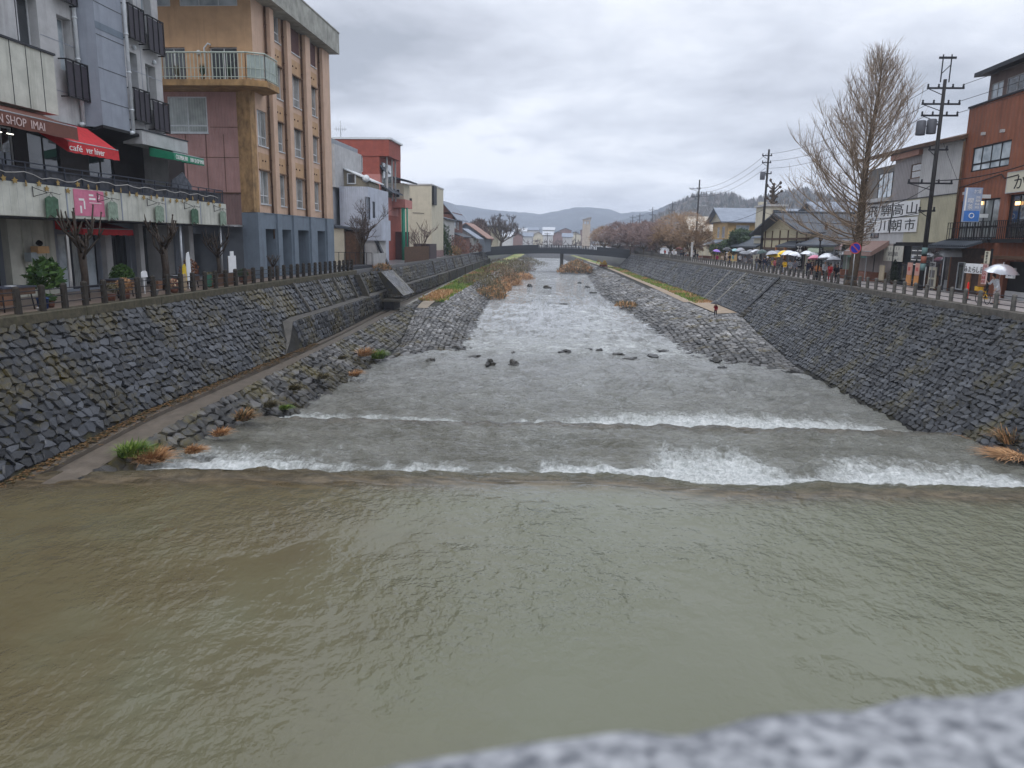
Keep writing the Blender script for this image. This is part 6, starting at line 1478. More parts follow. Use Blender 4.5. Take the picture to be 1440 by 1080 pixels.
def leaf_tree(name, label, loc, r, h, z0, n, mats, seed, sz=.45):
    root = thing(name, label, 'tree', loc); mb = MB(); mb.tube([(0, 0, 0), (.1, 0, z0 + h * .4)], [.22, .12], 7); mb.build('trunk', BARK, root)
    rnd = random.Random(seed); mb = MB()
    lob = [(Vector((rnd.gauss(0, r * .45), rnd.gauss(0, r * .45), z0 + h * rnd.uniform(.25, .8))), r * rnd.uniform(.35, .6)) for _ in range(9)]
    for i in range(n):
        c, rr_ = lob[i % 9]; a = rnd.uniform(0, 6.3); u = rnd.uniform(-1, 1); q = math.sqrt(1 - u * u); k = rr_ * rnd.uniform(.7, 1.05); p = c + Vector((math.cos(a) * q * k, math.sin(a) * q * k, u * k * .7))
        d = Vector((rnd.gauss(0, 1), rnd.gauss(0, 1), rnd.gauss(.2, .8))).normalized() * sz * rnd.uniform(.5, 1); o = d.orthogonal().normalized() * sz * .3; mb.tone = rnd.random() * .6 + .4 * max(0, u); mb.face([p - o, p + o, p + d])
    mb.build('crown', mats, root); return root
leaf_tree('pine_tree', 'clipped dark green round pine above the market wall', (30.2, 138, 0), 2.3, 2.4, 3.2, 3600, [LEAFD, LEAF], 5, .45)
leaf_tree('garden_tree', 'olive green garden shrub below the round pine', (28.2, 142, 0), 2.6, 3.6, .8, 2400, [LEAFD, OLIVE], 6, .5)
bare_tree('garden_tree', 'small rust leaved tree beside the ochre fronted house', (27.4, 148, 0), 5.0, 2.5, 6, 44, TWIGO, 3, .12, None, 2.4, .25)
# ================================================================ utility poles and wires
def pole(label, x, y, h, arms, trans=0, seed=0, r=.17, group='utility poles on the right bank'):
    root = thing('utility_pole', label, 'utility pole', (x, y, 0), 0, group)
    mb = MB(); mb.tube([(0, 0, 0), (0, 0, h)], [r, r * .62], 9); mb.build('shaft', plain('pole_concrete%d' % seed, (.022, .021, .022), .7), root)
    for z, w_, off in arms:
        mb = MB(); mb.box(-w_ / 2 + off, w_ / 2 + off, -.06, .06, z - .06, z + .06); mb.tube([(-w_ / 2 + off, 0, z), (0, 0, z - .5)], .03, 4)
        ca = mb.build('cross_arm', DARK, root)
        mb = MB()
        for q in (-.5, -.2, .2, .5) if w_ > 1.5 else (-.45, .45): mb.lathe([(.05, 0), (.09, .05), (.05, .12), (.09, .17), (.03, .24)], (off + q * w_ * .95, 0, z + .06), 6)
        mb.build('insulators', DARK, ca)
    for k in range(trans):
        mb = MB(); mb.lathe([(.31, 0), (.33, .05), (.33, .95), (.27, 1.03)], (-.62 - .74 * k, -.1, h * .75 - k * .1), 12); mb.tube([(-.62 - .74 * k, -.1, h * .78), (0, 0, h * .8)], .05, 4); mb.build('transformer', plain('transformer_grey', (.09, .095, .11), .5), root)
    return root
p1 = pole('tall black utility pole with twin transformers before the market sign', 26.6, 59.5, 15.2, [(14.6, 2.6, .1), (13.5, 2.7, -.1), (12.7, 2.6, -.1), (10.3, 1.4, .1), (7.9, 3.2, -.2), (5.9, 1.2, -.2)], 2, 1, .19)
mb = MB(); mb.box(-.35, -.29, -.04, .04, 15.0, 16.9); mb.box(.24, .3, -.04, .04, 15.0, 16.9); mb.box(-.6, .6, -.05, .05, 16.6, 16.75); mb.tube([(-.3, 0, 15.6), (.27, 0, 16.2)], .03, 4); mb.build('top_frame', DARK, p1)
mb = MB()
for z, m_ in ((1.5, 0), (2.05, 1), (2.7, 0)):
    mb.tube([(0, 0, z), (0, 0, z + .5)], .2, 10, m_)
mb.build('wrapped_poster', [plain('green_wrap', (.12, .2, .2), .6), plain('red_wrap', (.25, .09, .06), .6)], p1)
pole('slim utility pole with a transformer beyond the ginkgo', 25.6, 105, 15.6, [(14.8, 1.3, -.2), (13.9, 1.2, -.2), (12.5, .9, .1)], 1, 2, .2)
pole('utility pole standing by the orange brown trees', 25.6, 160, 16.0, [(14.2, 2.2, -.8), (12.6, 1.6, -.6)], 0, 3, .22)
for i, (x, yt, yb, Y) in enumerate(((946, 283, 330, 300), (918, 291, 335, 330), (900, 300, 335, 350), (890, 302, 338, 380), (1005, 300, 325, 230), (702, 300, 320, 270), (662, 311, 325, 300), (810, 325, 343, 380), (770, 327, 343, 390))):
    q = Fr('y-', Y).px(x, yt); pole(['far utility pole with a wide crossarm above the tan trees', 'far utility pole left of the wide crossarm pole', 'paired far utility pole, right one', 'paired far utility pole, left one', 'far thin pole behind the blue grey roof', 'far pole beside the round bare tree', 'far pole above the reddish roof', 'tiny pole left of the beige tower', 'tiny pole over the middle of the bridge'][i], q[0], Y, q[1], [(q[1] * .93, 3.2, 0), (q[1] * .82, 2.4, 0)], 0, 10 + i, .22, 'far utility poles above the roofs')
def wire(label, a, b, sag, r=.018):
    a, b = Vector(a), Vector(b); n = 16; mb = MB(); o = a
    mb.tube([(a.lerp(b, i / n) - a) - Vector((0, 0, sag * 4 * (i / n) * (1 - i / n))) for i in range(n + 1)], r, 4)
    w_ = mb.build('overhead_wire', BLK); w_.location = a; tag(w_, label, 'wire', 'overhead wires on the right bank')
for i, (z, z2) in enumerate(((14.8, 16.8), (13.7, 15.7), (12.9, 14.9))):
    wire(['upper', 'middle', 'lower'][i] + ' wire running from the tall pole out over the brown building', (27.8, 59.5, z), (31.5, 8, z2), .5)
    wire(['upper', 'middle', 'lower'][i] + ' wire between the tall pole and the slim pole behind the ginkgo', (25.6, 59.5, z - .2), (25.2, 105, 15.0 - i * .9), 1.0)
    wire(['upper', 'middle', 'lower'][i] + ' wire between the slim pole and the pole by the orange trees', (25.3, 105, 15.0 - i * .9), (25.0, 160, 14.4 - i * .8), 1.3, .024)
wire('heavy cable from the tall pole down to the brown building wall', (26.8, 59.5, 8.1), (28.5, 50, 8.6), .3, .035)
wire('cable from the tall pole to the ginkgo side house', (26.4, 59.5, 7.7), (28.3, 76, 6.9), .5, .03)
wire('thin diagonal wire from the tall pole to the corner of the brown building', (27.0, 59.6, 10.9), (28.5, 59.9, 8.2), .02, .015)
wire('low street cable between the tall pole and the slim pole', (26.5, 59.5, 5.9), (25.6, 105, 7.5), 1.2, .03)
wire('lower far cable between the slim pole and the pole by the trees', (25.6, 105, 7.9), (25.6, 160, 8.2), 1.3, .03)
# no parking sign
o = thing('no_parking_sign', 'round blue sign with a red rim and slash, beside the ginkgo trunk', 'traffic sign', (0, 0, 0)); q = Fr('y-', 60.6).px(1203, 349)
o.location = (q[0], 60.6, 0)
mb = MB(); mb.tube([(0, .05, 0), (0, .05, q[1] + .3)], .035, 6); mb.build('post', STEEL, o)
Y0 = Fr('y-', 0.0)
mb = MB(); mb.tube([(0, .02, q[1]), (0, 0, q[1])], .44, 24, 0, True, False); mb.build('rim', plain('sign_red', (.42, .08, .07), .4), o)
mb = MB(); mb.tube([(0, -.005, q[1]), (0, -.012, q[1])], .35, 24, 0, True, False); mb.build('disc', plain('sign_blue', (.02, .03, .35), .4), o)
mb = MB(); mb.slab([(-.28, -.02, q[1] + .22), (-.22, -.02, q[1] + .28), (.28, -.02, q[1] - .22), (.22, -.02, q[1] - .28)], (0, -.01, 0)); mb.build('slash', plain('sign_red2', (.42, .08, .07), .4), o)
# lamp post at the edge
o = thing('street_lamp', 'black lantern post among the fence posts left of the ginkgo', 'street lamp', (23.0, 72.5, 0)); mb = MB(); mb.tube([(0, 0, 0), (0, 0, 3.6)], .07, 8); mb.box(-.16, .16, -.16, .16, 3.0, 3.1); mb.build('post', BLK, o)
mb = MB(); mb.lathe([(.08, 3.6), (.2, 3.75), (.16, 4.1), (.03, 4.25)], (0, 0, 0), 8); mb.build('lantern', BLK, o)
for i, (x, y, lab) in enumerate(((904, 362, 'pale marker post on the fence, left one'), (950, 372, 'pale marker post on the fence, middle one'), (970, 375, 'pale granite post before the far people'))):
    Y = Fr('x-', RTX(140) + .6).px(x, y)[0]; mb = MB(); mb.box(-.16, .16, -.16, .16, 0, 1.8 if i < 2 else 3.2); mb.box(-.2, .2, -.2, .2, 1.8 if i < 2 else 3.2, 2.0 if i < 2 else 3.4)
    o = mb.build('stone_post', GREYP); o.location = (RTX(Y) + .7, Y, 0); tag(o, lab, 'post')
# ================================================================ people
def skin(js, es, root_i, sub=1):
    me = bpy.data.meshes.new('s'); me.from_pydata([j[0] for j in js], es, []); ob = bpy.data.objects.new('s', me); COL.objects.link(ob)
    md = ob.modifiers.new('k', 'SKIN'); sb = ob.modifiers.new('u', 'SUBSURF'); sb.levels = sub; sb.render_levels = sub
    for i, j in enumerate(js): r = j[1]; me.skin_vertices[0].data[i].radius = r if hasattr(r, '__len__') else (r, r)
    me.skin_vertices[0].data[root_i].use_root = True
    bpy.context.view_layer.update(); dg = bpy.context.evaluated_depsgraph_get()
    m2 = bpy.data.meshes.new_from_object(ob.evaluated_get(dg)); bpy.data.objects.remove(ob); bpy.data.meshes.remove(me)
    m2.polygons.foreach_set('use_smooth', [True] * len(m2.polygons)); return m2
SKINM = plain('skin', (.45, .28, .2), .6, var=.05); HAIRM = plain('dark_hair', (.015, .012, .01), .6); SHOEM = plain('shoe', (.04, .035, .035), .6)
def body_set(pose):
    # joints facing +Y
    st = {'stand': (.0, .0), 'walk': (.22, -.2), 'bend': (.1, -.1)}[pose]; lean = .32 if pose == 'bend' else .03
    hip = .92; P0 = V3(0, 0, hip); sp = V3(0, lean * .35, 1.14); ch = V3(0, lean * .8, 1.36); nk = V3(0, lean * 1.05, 1.49); hb = V3(0, lean * 1.15 + .02, 1.56); hc = V3(0, lean * 1.2 + .03, 1.64); ht = V3(0, lean * 1.2 + .02, 1.70)
    J = [(P0, (.13, .10)), (sp, (.115, .09)), (ch, (.14, .10)), (nk, .055), (hb, (.07, .08)), (hc, (.082, .095)), (ht, (.05, .06))]; E = [(0, 1), (1, 2), (2, 3), (3, 4), (4, 5), (5, 6)]
    def add(p, r, par): J.append((p, r)); E.append((par, len(J) - 1)); return len(J) - 1
    add(V3(0, hc.y + .115, 1.625), .016, 5)
    arms = {}
    for s, up in ((1, True), (-1, False)):
        sh = add(ch + V3(.17 * s, 0, .05), .055, 2)
        if up: el = ch + V3(.24 * s, .10, -.2); wr = el + V3(-.06 * s, .22, .12)
        else: el = ch + V3(.24 * s, -.02, -.25); wr = el + V3(-.02 * s, .14, -.2)
        e1 = add(el, .042, sh); w1 = add(wr, .028, e1); dr = (wr - el).normalized(); pl = add(wr + dr * .07, (.035, .018), w1)
        sd_ = V3(0, 0, 1) if up else V3(s, .3, 0)
        for k in range(4):
            b = wr + dr * .09 + sd_ * (.024 - .016 * k); t = dr * (.045 + .01 * (k in (1, 2))); c = V3(-s * .02, 0, -.01)
            f1 = add(b + t, .009, pl); add(b + t * 1.6 + c * 1.5, .0075, f1)
        th = add(wr + dr * .045 + sd_ * .04, .011, pl); add(wr + dr * .08 + sd_ * .05 - V3(s * .015, 0, 0), .009, th)
        arms[s] = (ch + V3(.17 * s, 0, .05), el, wr)
    legs = {}
    for s, o in ((1, st[0]), (-1, st[1])):
        h1 = V3(.09 * s, 0, hip - .08); kn = V3(.10 * s, o * .6 + .03, .50); an = V3(.10 * s, o - .02, .08); to = V3(.11 * s, o + .13, .04)
        a = add(h1, .085, 0); b = add(kn, .055, a); c = add(an, .036, b); add(to, (.035, .03), c); legs[s] = (h1, kn, an, to)
    body = skin(J, E, 0)
    # coat
    J = [(V3(0, 0, .80), (.19, .15)), (V3(0, lean * .1, .98), (.18, .145)), (sp, (.165, .135)), (ch, (.185, .14)), (ch + V3(0, lean * .15, .10), (.09, .08))]; E = [(0, 1), (1, 2), (2, 3), (3, 4)]
    for s in (1, -1):
        a, b, c = arms[s]; i0 = len(J); J += [(a, .085), (b, .066), (b.lerp(c, .92), .05)]; E += [(3, i0), (i0, i0 + 1), (i0 + 1, i0 + 2)]
    coat = skin(J, E, 1)
    J = [(P0 + V3(0, 0, .03), (.15, .12))]; E = []
    for s in (1, -1):
        a, b, c, t = legs[s]; i0 = len(J); J += [(a, .10), (b, .075), (c + V3(0, 0, .04), .062)]; E += [(0, i0), (i0, i0 + 1), (i0 + 1, i0 + 2)]
    trs = skin(J, E, 0)
    J = []; E = []; mb = MB()
    for s in (1, -1): a, b, c, t = legs[s]; mb.blob((c.x, (c.y + t.y) / 2 + .01, .05), .055, .14, .055, 1, .05, 2, smooth=True)
    so = mb.build('t', SHOEM); sho = so.data; bpy.data.objects.remove(so)
    mb = MB(); mb.blob((0, hc.y - .022, 1.665), .105, .115, .105, 2, .1, 2, smooth=True); mb.blob((0, hc.y - .05, 1.59), .09, .07, .11, 3, .1, 2, smooth=True); so = mb.build('t', HAIRM); hair = so.data; bpy.data.objects.remove(so)
    mb = MB(); mb.lathe([(.2, 0), (.21, .015), (.12, .03), (.115, .1), (.06, .13)], (0, hc.y, 1.69), 12); so = mb.build('t', HAIRM); hat = so.data; bpy.data.objects.remove(so)
    for m_ in (body, coat, trs): m_.materials.clear(); m_.materials.append(SKINM)
    return dict(body=body, coat=coat, trousers=trs, shoes=sho, hair=hair, hat=hat, hand=arms[1][2] + (arms[1][2] - arms[1][1]).normalized() * .08)
BS_ = {k: body_set(k) for k in ('stand', 'walk', 'bend')}
_cm = {}
def cloth(c):
    if c not in _cm: _cm[c] = plain('cloth_%d' % len(_cm), c, .8, var=.2, scale=9)
    return _cm[c]
def person(label, loc, rz, pose, coat, trs, hat=None, sc=1.0, group=None):
    S_ = BS_[pose]; r = thing('person', label, 'person', loc, rz, group); r.scale = (sc, sc, sc)
    for k, m_ in (('body', SKINM), ('coat', cloth(coat)), ('trousers', cloth(trs)), ('shoes', SHOEM), ('hat' if hat else 'hair', cloth(hat) if hat else HAIRM)):
        o = bpy.data.objects.new(k, S_[k]); COL.objects.link(o); o.parent = r; o.material_slots[0].link = 'OBJECT'; o.material_slots[0].material = m_
    return r, S_['hand'] * sc
UMB = None
def umb_mesh():
    R_, n = .62, 8; mb = MB(); vs = []; fs = []; rings = 6
    for j in range(rings + 1):
        t = j / rings
        for k in range(n * 2):
            a = PI * k / n; r = R_ * t * (1 if k % 2 == 0 else .95 - .04 * t); z = .34 * (1 - t ** 2.3) + (.02 * t if k % 2 else 0)
            vs.append((r * math.cos(a), r * math.sin(a), z))
    for j in range(rings):
        for k in range(2 * n): k2 = (k + 1) % (2 * n); fs.append((j * 2 * n + k, j * 2 * n + k2, (j + 1) * 2 * n + k2, (j + 1) * 2 * n + k))
    mb.mesh(vs, fs, 0, True); mb.mesh([(v[0], v[1], v[2] - .012) for v in vs], [f[::-1] for f in fs], 0, True); a = mb.build('canopy', BLK)
    mb = MB(); mb.tube([(0, 0, .42), (0, 0, -.75)], .009, 6); mb.tube([(0, 0, -.75), (.0, .0, -.84), (.04, 0, -.87), (.07, 0, -.84)], .014, 6); b = mb.build('shaft', DARK)
    mb = MB()
    for k in range(n): an = 2 * PI * k / n; mb.tube([(0, 0, .33), (R_ * .5 * math.cos(an), R_ * .5 * math.sin(an), .26), (R_ * math.cos(an), R_ * math.sin(an), .0)], .006, 3)
    c = mb.build('ribs', DARK); ms = (a.data, b.data, c.data)
    for o in (a, b, c): bpy.data.objects.remove(o)
    return ms
UMB = umb_mesh()
def umat(c, tr=0.0):
    b = NB('umbrella_cloth'); b.b.inputs['Transmission Weight'].default_value = tr; b.b.inputs['Coat Weight'].default_value = .3
    return b.done(c, .25)
def umbrella(label, loc, mat, tilt=(0, 0), sc=1.0, group='umbrellas in the rain'):
    r = thing('umbrella', label, 'umbrella', loc, 0, group); r.rotation_euler = (tilt[0], tilt[1], random.Random(label).uniform(0, 3)); r.scale = (sc, sc, sc)
    for k, m_, mt in (('canopy', UMB[0], mat), ('shaft', UMB[1], STEEL), ('ribs', UMB[2], STEEL)):
        o = bpy.data.objects.new(k, m_); COL.objects.link(o); o.parent = r; o.material_slots[0].link = 'OBJECT'; o.material_slots[0].material = mt
    return r
CLR = (umat((.36, .38, .43), .45)); UW = umat((.33, .34, .38)); UP = umat((.62, .2, .3)); UG = umat((.02, .045, .04)); UY = umat((.75, .5, .02)); UGR = umat((.18, .19, .21)); UV = umat((.25, .14, .5)); UB = umat((.5, .42, .36)); UDK = umat((.015, .015, .02)); UR = umat((.35, .05, .09)); UT = umat((.25, .45, .47))
blk = (.012, .013, .02); navy = (.015, .02, .045); wht = (.55, .57, .6); gr = (.1, .1, .11)
PPL = [ # x, yhead, coat, trousers, hat, rz, pose, label, umbrella(mat,label)
 (1137, 370, navy, blk, None, 2.8, 'stand', 'person in a dark coat under a white umbrella, left in the group by the ginkgo', (CLR, 'white umbrella, leftmost in the group by the ginkgo')),
 (1150, 374, (.55, .22, .08), blk, None, 2.2, 'stand', 'person in an orange jacket under the pink umbrella', (UP, 'pink umbrella in the group by the ginkgo')),
 (1160, 371, wht, blk, wht, 3.4, 'walk', 'person in a long white raincoat by the ginkgo', (CLR, 'clear umbrella held over the white raincoat')),
 (1168, 376, (.4, .03, .04), (.35, .04, .05), None, 3.0, 'stand', 'small person in red beside the white raincoat', None),
 (1178, 371, blk, blk, (.45, .4, .4), 2.2, 'stand', 'person in a black coat and pale hat nearest the ginkgo trunk', (UW, 'pale pinkish umbrella nearest the ginkgo trunk')),
 (1064, 366, gr, (.2, .25, .35), None, 3.1, 'walk', 'person in grey with jeans under a clear umbrella mid street', (CLR, 'clear umbrella beside the dark green one')),
 (1075, 372, navy, (.05, .06, .1), None, 2.0, 'stand', 'person in navy under the dark green umbrella', (UG, 'dark green umbrella mid street')),
 (1087, 376, (.75, .5, .02), (.3, .3, .32), None, 3.2, 'stand', 'person in a yellow poncho, left of the yellow pair', (UY, 'yellow umbrella, left of the yellow pair')),
 (1103, 377, (.75, .45, .02), (.35, .35, .4), None, 2.8, 'stand', 'person in a yellow poncho, right of the yellow pair', (UY, 'yellow umbrella, right of the yellow pair')),
 (1090, 365, (.3, .08, .1), blk, None, 1.2, 'stand', 'person in dark red behind the yellow umbrellas', (UW, 'pale grey umbrella behind the yellow pair')),
 (1101, 371, gr, blk, None, 4.2, 'stand', 'person in grey behind the right yellow umbrella', (UGR, 'dark grey umbrella behind the right yellow one')),
 (1111, 372, (.3, .32, .36), blk, None, 2.6, 'walk', 'person in pale grey at the right of the yellow umbrellas', (CLR, 'clear umbrella at the right of the yellow pair')),
 (1058, 362, gr, blk, None, 1.0, 'stand', 'person in charcoal behind the clear umbrella mid street', (UGR, 'striped grey umbrella highest in the middle group')),
 (1080, 355, blk, blk, wht, 3.0, 'stand', 'person in black with a white cap at the shop entrance', None),
 (1008, 366, (.3, .02, .08), blk, None, 3.0, 'stand', 'person in magenta under the purple umbrella', (UV, 'purple umbrella on the far street')),
 (1023, 354, (.45, .38, .33), (.2, .17, .15), wht, 1.5, 'walk', 'person in beige with a white hat right of the purple umbrella', None),
 (1031, 356, (.2, .4, .42), (.4, .38, .2), None, 4.0, 'walk', 'person in a teal top on the far street', (UT, 'pale teal umbrella on the far street')),
 (1041, 356, wht, blk, None, 3.2, 'stand', 'person in white under a white umbrella on the far street', (UW, 'white umbrella right of the pale teal one')),
 (981, 351, navy, navy, None, 3.1, 'stand', 'person in navy by the pale granite post', None),
 (976, 353, wht, blk, None, 1.6, 'stand', 'person in a white top by the pale granite post', None),
 (961, 355, blk, blk, None, 3.0, 'walk', 'person in black under the orange brown tree, right one', None),
 (958, 354, navy, gr, None, 2.2, 'walk', 'person in dark blue under the orange brown tree, left one', (UR, 'small dark red umbrella under the orange brown tree')),
 (950, 354, wht, gr, None, 3.0, 'stand', 'person in a bright white coat far along the street', None),
 (946, 353, (.5, .5, .55), blk, None, 3.4, 'walk', 'person in pale grey beside the bright white coat', None),
 (935, 354, (.4, .05, .04), blk, None, 3.0, 'stand', 'person in red under the far beige umbrella', (UB, 'beige umbrella far along the street')),
 (1069, 363, blk, blk, None, 2.0, 'walk', 'person in black between the clear and green umbrellas', (UDK, 'black umbrella between the clear and green ones')),
 (1082, 368, gr, (.1, .12, .2), None, 3.6, 'stand', 'person in grey just left of the yellow umbrellas', (UGR, 'charcoal umbrella just left of the yellow pair')),
 (1118, 368, (.2, .2, .24), blk, None, 3.0, 'stand', 'person in slate grey at the right end of the middle group', (CLR, 'clear umbrella at the right end of the middle group')),
 (1096, 360, (.12, .1, .1), blk, None, 2.4, 'walk', 'person in brown behind the middle group', (UW, 'pale umbrella high behind the middle group')),
 (1048, 361, (.3, .3, .32), blk, None, 2.9, 'walk', 'person in light grey at the left of the middle group', (UGR, 'grey umbrella at the left of the middle group')),
 (1143, 365, (.1, .05, .05), blk, None, 3.2, 'stand', 'person in maroon behind the pink umbrella', (UW, 'pale umbrella behind the pink one')),
 (1172, 366, (.25, .25, .28), blk, None, 3.0, 'stand', 'person in grey behind the small person in red', (CLR, 'clear umbrella behind the small person in red')),
 (1016, 357, (.3, .25, .2), blk, None, 3.0, 'stand', 'person in tan between the purple umbrella and the white hat', None),
 (1027, 353, blk, navy, None, 2.0, 'stand', 'person in black behind the teal top', (UDK, 'small black umbrella behind the pale teal one')),
 (970, 352, blk, gr, None, 3.0, 'walk', 'person in black left of the granite post', None),
 (965, 351, (.4, .4, .43), blk, None, 2.6, 'stand', 'person in light grey under the tan trees', (UW, 'pale umbrella under the tan trees')),
 (941, 352, (.1, .1, .12), blk, None, 3.0, 'stand', 'person in charcoal left of the bright white coat', None),
 (926, 352, (.3, .3, .32), blk, None, 3.0, 'walk', 'person in grey far left by the cherry trees', None),
 (917, 351, (.08, .09, .08), blk, None, 3.0, 'stand', 'farthest person in dark clothes at the fence', None)]
for i, (x, yh, c, t, hat, rz, pose, lab, um) in enumerate(PPL):
    p = gz(x, yh, 1.70); lim = RTX(p.y) + 1.0
    if p.x < lim or p.x > lim + 4.5:
        X = min(max(p.x, lim), lim + 4.2); k = X / p.x; p = Vector((X, p.y * k, 0))
    r, hand = person(lab, (p.x, p.y, .012), rz, pose, c, t, hat, random.Random(i).uniform(.88, 1.05), 'people on the market street')
    if um:
        h = Matrix.Rotation(rz, 3, 'Z') @ hand; q_ = random.Random(i * 7); umbrella(um[1], (p.x + h.x * 1.0, p.y + h.y * 1.0, .012 + h.z + q_.uniform(.66, 1.0)), um[0], (q_.uniform(-.2, .2), q_.uniform(-.2, .2)), q_.uniform(1.05, 1.35))
# person on the right berm
p = gz(1003, 446, -4.57)
r, hand = person('person in a red jacket and dark trousers walking on the right river bank', (p.x + .2, p.y, -4.5), 2.9, 'walk', (.4, .02, .03), blk, None, .82)
umbrella('black umbrella held by the person on the river bank', (p.x + .2, p.y - .1, -4.5 + 1.38), UDK, (.05, 0), 1.0)
# nearest right: person with a clear umbrella leaning over a yellow bicycle
px_ = 24.7; yy = Fr('x-', 24.7).px(1404, 400)[0]
person('person in a white coat bending over a bicycle at far right', (px_, yy, .012), 1.9, 'bend', wht, (.35, .3, .3), None, 1.0)
umbrella('large clear umbrella of the person with the bicycle at far right', (px_ - .05, yy - .2, 1.86), CLR, (.12, -.1), 1.45)
o = bthing('bicycle', 'yellow bicycle leaning beside the person at far right', 'bicycle', (px_ - .6, yy + .3, 0)); bx = px_ - .6
for dy in (-.5, .5):
    mb = MB(); mb.tube([(bx, yy + .3 + dy + .31 * math.cos(a * PI / 8), .33 + .31 * math.sin(a * PI / 8)) for a in range(17)], .02, 5); mb.build('wheel', BLK, o)
YL = plain('yellow_paint', (.6, .35, .03), .4)
mb = MB(); y0 = yy + .3
for a, b in (((-.5, .33), (-.12, .32)), ((-.12, .32), (-.25, .8)), ((-.12, .32), (.35, .75)), ((-.25, .72), (.35, .78)), ((.5, .33), (.33, .98)), ((-.5, .33), (-.22, .7))): mb.tube([(bx, y0 + a[0], a[1]), (bx, y0 + b[0], b[1])], .022, 5)
mb.build('frame', YL, o); mb = MB(); mb.tube([(bx - .25, y0 + .28, 1.0), (bx, y0 + .33, 1.0), (bx + .25, y0 + .28, 1.0)], .018, 5); mb.build('handlebar', BLK, o)
mb = MB(); mb.box(bx - .08, bx + .08, y0 - .38, y0 - .12, .82, .88); mb.build('saddle', BLK, o)
mb = MB(); mb.box(bx - .17, bx + .17, y0 + .4, y0 + .72, .75, 1.0); mb.build('basket', YL, o)
# ================================================================ left promenade things
def pot(label, x, y, r, h, mat, leafm=None, lh=.6, n=260, seed=0, lr_=None, group='potted plants on the left promenade', name='potted_plant', sz=.13):
    o = bthing(name, label, 'potted plant', (x, y, 0), group); mb = MB(); mb.lathe([(r * .75, 0), (r, h), (r * .9, h), (r * .85, h - .03)], (x, y, .012), 12); mb.build('pot', mat, o)
    if leafm:
        rnd = random.Random(seed); mb = MB(); R_ = lr_ or r * 1.6
        for i in range(n):
            a = rnd.uniform(0, 6.3); u = rnd.uniform(-.6, 1); q = math.sqrt(max(0, 1 - u * u)) * rnd.uniform(.5, 1); p = Vector((x + math.cos(a) * q * R_, y + math.sin(a) * q * R_, h + lh * .5 + u * lh * .5)); d = Vector((rnd.gauss(0, 1), rnd.gauss(0, 1), rnd.gauss(.4, .6))).normalized() * sz * rnd.uniform(.6, 1.3); o_ = d.orthogonal().normalized() * sz * .35; mb.tone = rnd.random(); mb.face([p - o_, p, p + o_, p + d])
        mb.build('foliage', leafm, o)
    return o
TER = plain('terracotta', (.13, .05, .03), .7); WPL = plain('white_plastic', (.55, .56, .57), .4); BLP = plain('blue_plastic', (.03, .07, .22), .4)
FLW = leafmat('red_cream_flowers', (.22, .02, .02), (.6, .5, .32))
pot('large leaved dark plant in a pot before the pale door', -23.4, 31.8, .3, .45, TER, [LEAF, LEAFD], 1.5, 300, 1, .75, sz=.34)
pot('round green clipped bush in a pot beside the dark glass door', -23.8, 38.2, .35, .4, TER, [LEAF], 1.15, 1400, 2, .62)
pot('potted red and cream flowers at the foot of the middle pruned tree', -22.0, 40.1, .22, .25, TER, [FLW], .5, 260, 3, .36)
pot('straw coloured withered plant in a pot by the fence', -22.1, 35.6, .25, .3, TER, [REED, OLIVE], .7, 260, 4, .4)
pot('reddish twiggy plant in a pot before the dark shop wall', -25.0, 47.6, .3, .4, TER, [leafmat('rust_leaf', (.12, .04, .02), (.3, .13, .06))], 1.2, 400, 5, .6)
pot('small green plant in a white bucket by the second post', -22.4, 30.6, .17, .2, TER, [LEAF], .35, 120, 6, .25)
pot('brown trailing plant low beside the bench table', -22.1, 34.4, .25, .3, TER, [OLIVE], .5, 160, 7, .4)
pot('dark leafy pot far along the promenade', -22.6, 50.3, .25, .3, TER, [LEAFD], .6, 260, 8, .4)
pot('pale dry plant in a pot at the fence near the white board', -22.3, 45.0, .25, .3, TER, [OLIVE, REED], .6, 200, 9, .4)
for nm, lab, x, y, r, h, mt in (('bucket', 'blue bucket under the dark topped table', -22.3, 30.0, .24, .42, BLP), ('bucket', 'white tub at the foot of the fence past the round bush', -21.9, 37.9, .22, .26, WPL), ('bucket', 'white bucket on the ledge before the pale door', -24.6, 36.2, .2, .4, WPL), ('bucket', 'tiny white cup on the kerb by the second post', -21.7, 28.9, .07, .14, WPL), ('bucket', 'grey bin beside the middle pruned tree', -24.2, 44.2, .26, .7, STEEL)):
    mb = MB(); mb.lathe([(r * .8, 0), (r, h), (r * 1.06, h), (r * 1.06, h + .03)], (0, 0, 0), 14); o = mb.build(nm, mt); o.location = (x, y, .012); tag(o, lab, nm)
def table(label, x, y, w_, l, h, group='dark topped tables on the left promenade'):
    o = bthing('table', label, 'table', (x, y, 0), group); mb = MB(); mb.box(x - w_ / 2, x + w_ / 2, y - l / 2, y + l / 2, h - .06, h); mb.build('top', plain('slate_top', (.05, .055, .075), .35), o)
    mb = MB(); mb.box(x - w_ / 2 + .05, x + w_ / 2 - .03, y - l / 2 + .05, y + l / 2 - .05, h - .34, h - .06); mb.build('apron', BRN, o)
    for sx in (-1, 1):
        for sy in (-1, 1): mb = MB(); mb.tube([(x + sx * (w_ / 2 - .1), y + sy * (l / 2 - .1), .01), (x + sx * (w_ / 2 - .16), y + sy * (l / 2 - .16), h - .3)], .03, 5); mb.build('leg', BLK, o)
    return o
table('dark topped table with a white paper, nearest behind the fence', -22.9, 28.9, 1.0, 1.9, 1.0)
table('dark topped table between the round bush and the fence', -22.9, 36.4, .9, 1.5, .95)
table('small dark table before the shuttered dark shop', -23.2, 44.1, .8, 1.2, .8)
